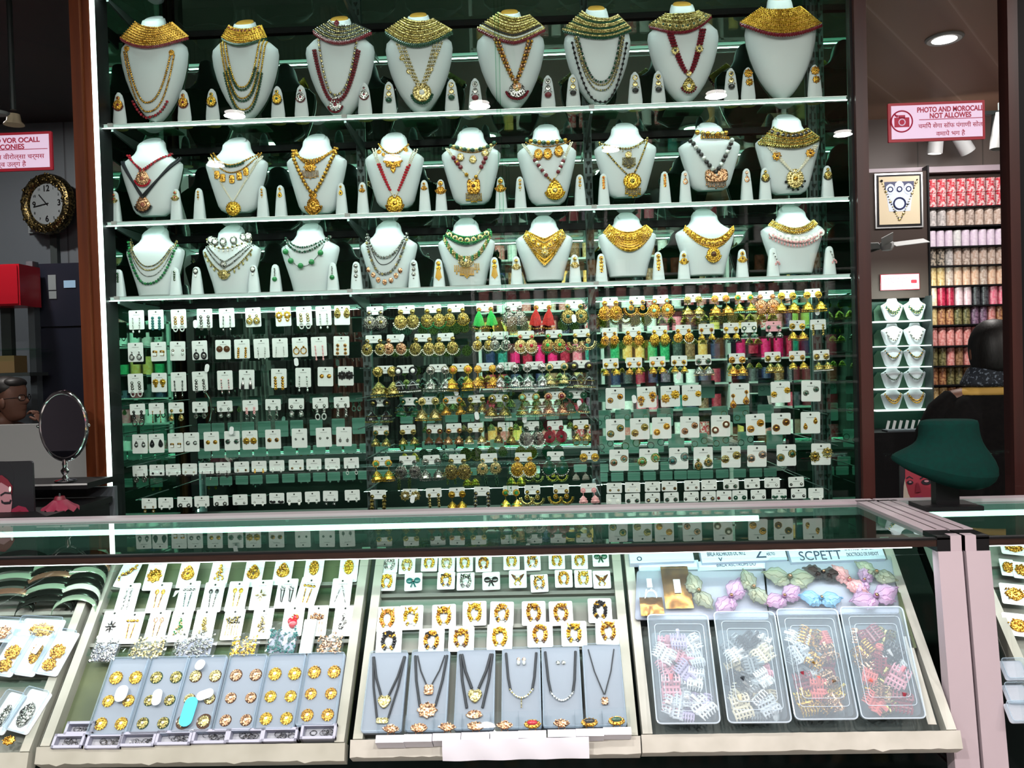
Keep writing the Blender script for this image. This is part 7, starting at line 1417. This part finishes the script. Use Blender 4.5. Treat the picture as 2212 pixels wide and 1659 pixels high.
a, b, c = P(-120, 575, 4.66), P(41, 575, 4.66), P(20, 660, 4.66); t = thing('red_cabinet', 'red wall-hung box above the shelf at the left picture edge', 'cabinet', ((a.x+b.x)/2, 4.66, c.z)); MB().box((0, .1, (a.z - c.z)/2), (b.x - a.x, .2, a.z - c.z)).obj('box_body', 'red_plastic', t, False); MB().box((.0, -.004, (a.z-c.z)/2), ((b.x-a.x)*.96, .008, (a.z-c.z)*.92)).obj('door', 'red_plastic', t, False)
p = P(12, 690, 4.80); simple('wall_bracket', slab(p.x - .03, p.x + .03, 4.80, 4.84, P(0, 770, 4.75).z, c.z), 'dark_metal', 'dark upright beneath the red wall box', 'bracket'); a, b = P(-150, 757, 4.66), P(70, 757, 4.66)
simple('glass_shelf', slab(a.x, b.x, 4.66, 4.84, a.z - .01, a.z - .004), 'shelf_glass', 'thin glass shelf under the red wall box', 'shelf'); a, b, c = P(-60, 770, 4.70), P(35, 770, 4.70), P(0, 806, 4.70)
t = simple('cardboard_box', slab(a.x, b.x, 4.70, 4.80, P(0, 772, 4.70).z - .0, P(0, 772, 4.70).z - .0 + .0) if 0 else slab(a.x, b.x, 4.68, 4.80, c.z, a.z - .002), 'cardboard', 'small brown cardboard box on the ledge behind the head at left', 'box')
simple('ledge', slab(a.x - .1, b.x + .1, 4.66, 4.84, c.z - .02, c.z - .001), 'dark_metal', 'dark ledge carrying the cardboard box', 'shelf')
# clock on its pole
c0 = P(104, 441, 5.28); R0 = 66 * 5.28 / F; t = thing('wall_clock', 'round wall clock with ornate gilt rim and large black numerals', 'clock', (c0.x, 5.28, c0.z)); t.rotation_euler = (0, 0, R_(-13))
mb = MB(); prof = [(R0 * .66, .0), (R0 * .68, -.020), (R0 * .74, -.034), (R0 * .86, -.040), (R0 * .96, -.030), (R0, -.010), (R0, .02), (R0 * .66, .02)]; mb.lathe([(r, h) for r, h in prof], 40, 0, 'y')
rr = random.Random(3)
for i in range(150): a = rr.uniform(0, 6.28); q = R0 * rr.uniform(.72, .97); mb.ball((q * math.cos(a), -.036, q * math.sin(a)), R0 * rr.uniform(.03, .06), 0, 1, 1, .5, 1)
mb.obj('rim', 'clock_gilt', t); MB().lathe([(0, -.012), (R0 * .68, -.012), (R0 * .68, .01), (0, .01)], 40, 0, 'y'); dl = MB().lathe([(0, -.012), (R0 * .68, -.012), (R0 * .68, .01), (0, .01)], 40, 0, 'y').obj('dial', 'dial', t, False)
for s_, a in (('12', 90), ('3', 0), ('6', -90), ('9', 180)): text(s_, R0 * .28, 'black_plastic', dl, (R0 * .50 * math.cos(R_(a)), -.014, R0 * .50 * math.sin(R_(a))), bold=.001)
for hh in (1, 2, 4, 5, 7, 8, 10, 11): text(str(hh), R0 * .12, 'black_plastic', dl, (R0 * .56 * math.sin(hh * math.pi / 6), -.014, R0 * .56 * math.cos(hh * math.pi / 6)))
def handm(ang, L0, w): o = MB().box((0, 0, L0 * .36), (w, .002, L0)).obj('clock_hand', 'black_plastic', t, False); o.location = (0, -.016, 0); o.rotation_euler = (0, R_(ang), 0)
handm(-42, R0 * .50, R0 * .035); handm(-98, R0 * .60, R0 * .028)
p = P(117, 505, 5.37); simple('clock_pole', slab(p.x - .025, p.x + .02, 5.36, 5.395, 0, c0.z), 'dark_metal', 'dark pole rising behind the wall clock', 'pole')
p = P(77, 494, 5.38); simple('wall_notice', slab(p.x - .05, p.x + .05, 5.38, 5.398, p.z - .028, p.z + .028), 'dial', 'small framed label below left of the clock', 'label')
# pendant glass shade and downlight at left
p = P(30, 262, 3.6); t = thing('ceiling_spot', 'lit cream-rimmed spotlight above the left no-photo sign', 'ceiling light', (p.x, 3.6, p.z)); MB().lathe([(0, .03), (.025, .03), (.030, 0), (.040, -.010), (.042, -.016), (.033, -.016)], 24, 0).obj('housing', 'mount_cream', t); MB().lathe([(0, -.010), (.028, -.010)], 24, 0).obj('lens', 'lamp_glow', t); MB().tube([(0, 0, .05), (0, 0, CEIL - p.z)], .012, 0, 8).obj('stem', 'dark_metal', t)
p = P(-2, 243, 3.4); t = thing('dish_lamp', 'grey glass dish lamp cut by the left picture edge', 'ceiling light', (p.x, 3.4, p.z)); MB().lathe([(0, -.012), (.03, -.010), (.04, 0), (.02, .006), (0, .006)], 24, 0).obj('dish', 'dial', t); MB().tube([(0, 0, .01), (0, 0, CEIL - p.z)], .005, 0, 6).obj('stem', 'dark_metal', t)
# showcase behind the long counter at left, with mirror, poster and umbrella
Yc = 2.78; a, b = P(-250, 1042, Yc), P(196, 1042, Yc); zc = P(110, 1042, Yc).z
t = thing('side_showcase', 'dark side showcase with a pale edged top at left behind the counter', 'showcase', ((a.x+b.x)/2, Yc, 0)); w = b.x - a.x
MB().box((0, .063, zc - .012), (w, .17, .020)).obj('top', 'black_plastic', t, False); MB().box((0, -.022, zc - .006), (w, .004, .006)).obj('edge', 'white_panel', t, False); MB().box((0, .165, zc/2 - .02), (w, .02, zc - .04)).obj('back', 'grey_wall', t, False); MB().box((0, -.06, ZT - .010), (w, .40, .020)).obj('lower_top', 'black_plastic', t, False); MB().box((0, -.06, ZT/2 - .01), (w * .98, .38, ZT - .022)).obj('body', 'black_plastic', t, False)
a = P(122, 922, 2.76); R0 = 52 * 2.76 / F; t = thing('table_mirror', 'oval chrome table mirror on a turned stem, standing on the side showcase', 'mirror', (a.x, 2.80, zc + .0005)); hz_ = a.z - zc
mr = MB(); mr.ring((0, 0, hz_), R0, .005, 0, 40, 8, sz=1.42); mr.ring((0, .004, hz_), R0 * 1.07, .003, 0, 40, 6, sz=1.40); [mr.ball((s_ * R0 * 1.1, 0, hz_), .006, 0, 2) for s_ in (-1, 1)]; mr.obj('mirror_frame', 'chrome', t)
MB().lathe([(0, -.002), (R0 * .99, -.002), (R0 * .99, .002), (0, .002)], 40, 0, 'y').obj('mirror_glass', 'dark_mirror', t, False); t.children[-1].scale = (1, 1, 1.42); t.children[-1].location = (0, 0, hz_)
hb = hz_ - R0 * 1.45
MB().lathe([(.035, 0), (.036, .004), (.012, .010), (.006, .02), (.012, .03), (.014, hb * .5), (.007, hb * .62), (.009, hb * .8), (.006, hb)], 20, 0).obj('stem', 'chrome', t)
# red parasol ornament and portrait board
p = P(130, 1095, 2.66); t = thing('parasol_ornament', 'small red fabric parasol ornament below the table mirror', 'ornament', (p.x, 2.66, ZT + .002)); R0 = 38 * 2.66 / F; hh = p.z - ZT + .03
mb = MB(); n = 40; rings = []
for u in (0, .15, .4, .7, .92, 1): rings.append([(R0 * max(u, .02) * math.cos(2*math.pi*j/n), R0 * max(u, .02) * math.sin(2*math.pi*j/n), hh - (u ** 1.5) * R0 * .72 + (.006 * math.cos(2*math.pi*j/n*10) if u >= .92 else 0)) for j in range(n)])
mb.loft(rings, cap=False); mb.obj('canopy', 'poster_pink', t); MB().tube([(0, 0, 0), (0, 0, hh + .012)], .003, 0, 6).obj('handle', 'dark_metal', t); MB().lathe([(.018, 0), (.022, .02), (.014, .04), (.02, hh * .55), (.004, hh * .6)], 16, 0).obj('figure', 'poster_red', t)
def face_board(px0, px1, py0, py1, Y, lab, shapes, back='poster_black', hid=0):
    a, b = P(px0, py0, Y), P(px1, py1, Y); c = (a + b) / 2; zb = hid or min(b.z, ZT + .004); t = thing('portrait_board', lab, 'poster', (c.x, Y, zb)); s = Y / F
    MB().prism(rrect(b.x - a.x, a.z - zb, .01, 4, 0, (a.z - zb)/2), 0, .008).obj('board', back, t, False)
    for i, (nm, m, pts) in enumerate(shapes):
        w = [P(x, y, Y) for x, y in pts]; loc = [(q.x - c.x, q.z - zb) for q in w]; MB().prism(loc, -.0006 * (i + 1), -.0006 * i + 0).obj(nm, m, t, False)
el = lambda cx, cy, rx, ry, n=18, rot=0: [(cx + rx * math.cos(2*math.pi*i/n) * math.cos(rot) - ry * math.sin(2*math.pi*i/n) * math.sin(rot), cy + rx * math.cos(2*math.pi*i/n) * math.sin(rot) + ry * math.sin(2*math.pi*i/n) * math.cos(rot)) for i in range(n)]
face_board(-70, 76, 999, 1150, 2.62, 'dark portrait board of a bride with a beaded headpiece at lower left', [('hair', 'poster_black', el(5, 1030, 26, 34)), ('shawl', 'poster_pink', [(20, 1125), (26, 1100), (40, 1092), (56, 1096), (68, 1112), (68, 1125)]), ('shawl_fold', 'poster_red', [(30, 1125), (34, 1106), (44, 1102), (56, 1112), (60, 1125)]),
    ('face', 'poster_skin', el(-4, 1085, 31, 52)), ('headpiece', 'poster_red', [(-30, 1046), (-20, 1030), (5, 1026), (18, 1036), (28, 1050), (27, 1068), (20, 1052), (4, 1042), (-18, 1048)]), ('brow', 'poster_black', [(2, 1068), (12, 1062), (26, 1064), (26, 1067), (12, 1066), (3, 1072)]), ('eye', 'poster_black', [(4, 1080), (14, 1076), (27, 1080), (24, 1088), (12, 1089), (5, 1086)]), ('eyelid', 'poster_skin', [(6, 1079), (14, 1074), (24, 1078), (22, 1083), (10, 1084)]), ('lips', 'poster_lip', el(4, 1122, 9, 4)), ('beads', 'white_bead', el(24, 1056, 2.5, 6))])
q0, q1 = P(1900, 1090, 2.7), P(2170, 1090, 2.7); t = thing('rear_counter', 'low black ledge behind the right hand counter carrying the red face board', 'counter', ((q0.x+q1.x)/2, 2.74, 0)); MB().box((0, 0, .47), (q1.x - q0.x, .18, .94)).obj('body', 'black_plastic', t, False)
face_board(1944, 2022, 1003, 1120, 2.72, 'portrait board of a red painted face with a brow ornament behind the green neck form', [('veil', 'poster_tan', [(1950, 1120), (1952, 1050), (1960, 1008), (2020, 1008), (2020, 1120)]), ('face', 'poster_redface', [(1955, 1006), (1955, 1040), (1962, 1066), (1974, 1092), (2000, 1096), (2018, 1070), (2018, 1008)]), ('brow', 'poster_black', [(1957, 1032), (1964, 1028), (1972, 1033), (1972, 1035), (1964, 1031), (1958, 1035)]), ('brow', 'poster_black', [(1986, 1033), (1998, 1026), (2012, 1030), (2012, 1033), (1998, 1029), (1987, 1036)]),
    ('eye', 'poster_black', el(1965, 1042, 7, 4.5)), ('eye', 'poster_black', el(2000, 1041, 11, 6)), ('eye_white', 'poster_skin', el(1965, 1041, 3, 1.6)), ('eye_white', 'poster_skin', el(2000, 1039, 5, 2.2)), ('nose', 'poster_red', [(1978, 1042), (1982, 1042), (1988, 1062), (1976, 1064)]), ('lips', 'poster_lip', el(1984, 1074, 10, 4)), ('forehead_ornament', 'poster_red', [(1974, 1006), (1990, 1006), (1984, 1020), (1980, 1020)])], 'poster_black', .9405)
# dark shelving under the far rack seen beside the green neck form is the back of the shop
# ================================================================== opposite side of the aisle (seen in the cabinet mirror)
YO = -1.9; so = (2 * YM - YO) / F
opp = thing('opposite_rack', 'tall dark rack of bangle rolls across the aisle, seen in the cabinet mirror', 'rack', (1.6, YO, 0))
def opart(n, mb, m): q = mb.obj(n, m, opp, False); q.matrix_parent_inverse = Matrix.Translation((-1.6, -YO, 0))
opart('rack_back', slab(-.6, 3.2, YO - .14, YO - .12, .1, 2.9), 'tray_dark')
for i, x in enumerate((-.6, .65, 1.93, 3.19)): opart('rack_upright', slab(x - .015, x + .015, YO - .12, YO + .08, .1, 2.9), 'white_panel')
orow = [(2.55, .16, 'rust coral white brown rust coral sand brown mustard rust coral brown sand rust white mustard rust brown'), (2.28, .15, 'charcoal navy rust brown navy charcoal orange mustard orange charcoal white navy charcoal brown rust charcoal navy brown'), (2.02, .15, 'coral white red coral white sand coral white red coral coral white sand red coral white red coral'),
        (1.78, .15, 'yellow yellow orange mustard red coral navy charcoal red teal grey blush white white hotpink hotpink charcoal brown'), (1.48, .20, 'navy teal magenta crimson magenta magenta crimson hotpink teal teal green orange orange green green charcoal brown orange'), (1.24, .15, 'crimson crimson navy charcoal navy brown charcoal mustard charcoal navy navy charcoal crimson navy plum white white navy'),
        (.98, .15, 'crimson plum charcoal white blush white crimson crimson plum charcoal white white hotpink hotpink charcoal teal navy brown'), (.70, .15, 'orange coral yellow white coral red white red red white red coral red white red white coral red')]
for ri, (z, h, cols) in enumerate(orow):
    opart('shelf_board', slab(-.6, 3.2, YO - .12, YO + .08, z - .02, z - .001), 'white_panel')
    cols = cols.split()
    for k, cn in enumerate(cols * 2):
        x = -.50 + k * .128; sz = h * (1, .93, 1.05)[k % 3]
        if abs(x - .65) < .06 or abs(x - 1.93) < .06 or x > 2.75: continue
        o = link('bangle_roll', roll(cn, .050, round(h * .96, 2))); o.location = (x, YO, z)
        tag(o, '%s bangle roll on the mirrored opposite rack, %s from its near end, %s shelf' % (cn, ORD[k] if k < len(ORD) else 'far', ORD[ri]), 'bangle roll', 'bangle rolls on the opposite rack')
# dark garments hanging on the opposite left wall
for i, (x, m_) in enumerate(((-3.4, 'black_cloth'), (-3.0, 'tray_dark'), (-2.5, 'black_cloth'), (-2.0, 'maroon_wood'), (-1.5, 'black_cloth'), (-1.05, 'tray_dark'))):
    mb = MB(); n = 24; rings = [[(x + .2 * (i_ / n - .5) * 2 * (1 if z < 1.9 else .7), -2.0 + .025 * math.sin(i_ * 1.9 + x), z) for i_ in range(n + 1)] for z in (.4, 1.0, 1.9, 2.1)]
    v = [p for r in rings for p in r]; mb.add(v + [(a_, b_ - .03, c_) for a_, b_, c_ in v], [(r*(n+1)+i_, r*(n+1)+i_+1, (r+1)*(n+1)+i_+1, (r+1)*(n+1)+i_) for r in range(3) for i_ in range(n)] + [(len(v)+(r+1)*(n+1)+i_, len(v)+(r+1)*(n+1)+i_+1, len(v)+r*(n+1)+i_+1, len(v)+r*(n+1)+i_) for r in range(3) for i_ in range(n)])
    tag(mb.obj('hanging_cloth', m_), '%s dark cloth hanging across the aisle, %s from its left end' % ('folded', ORD[i]), 'cloth', 'dark cloths across the aisle')
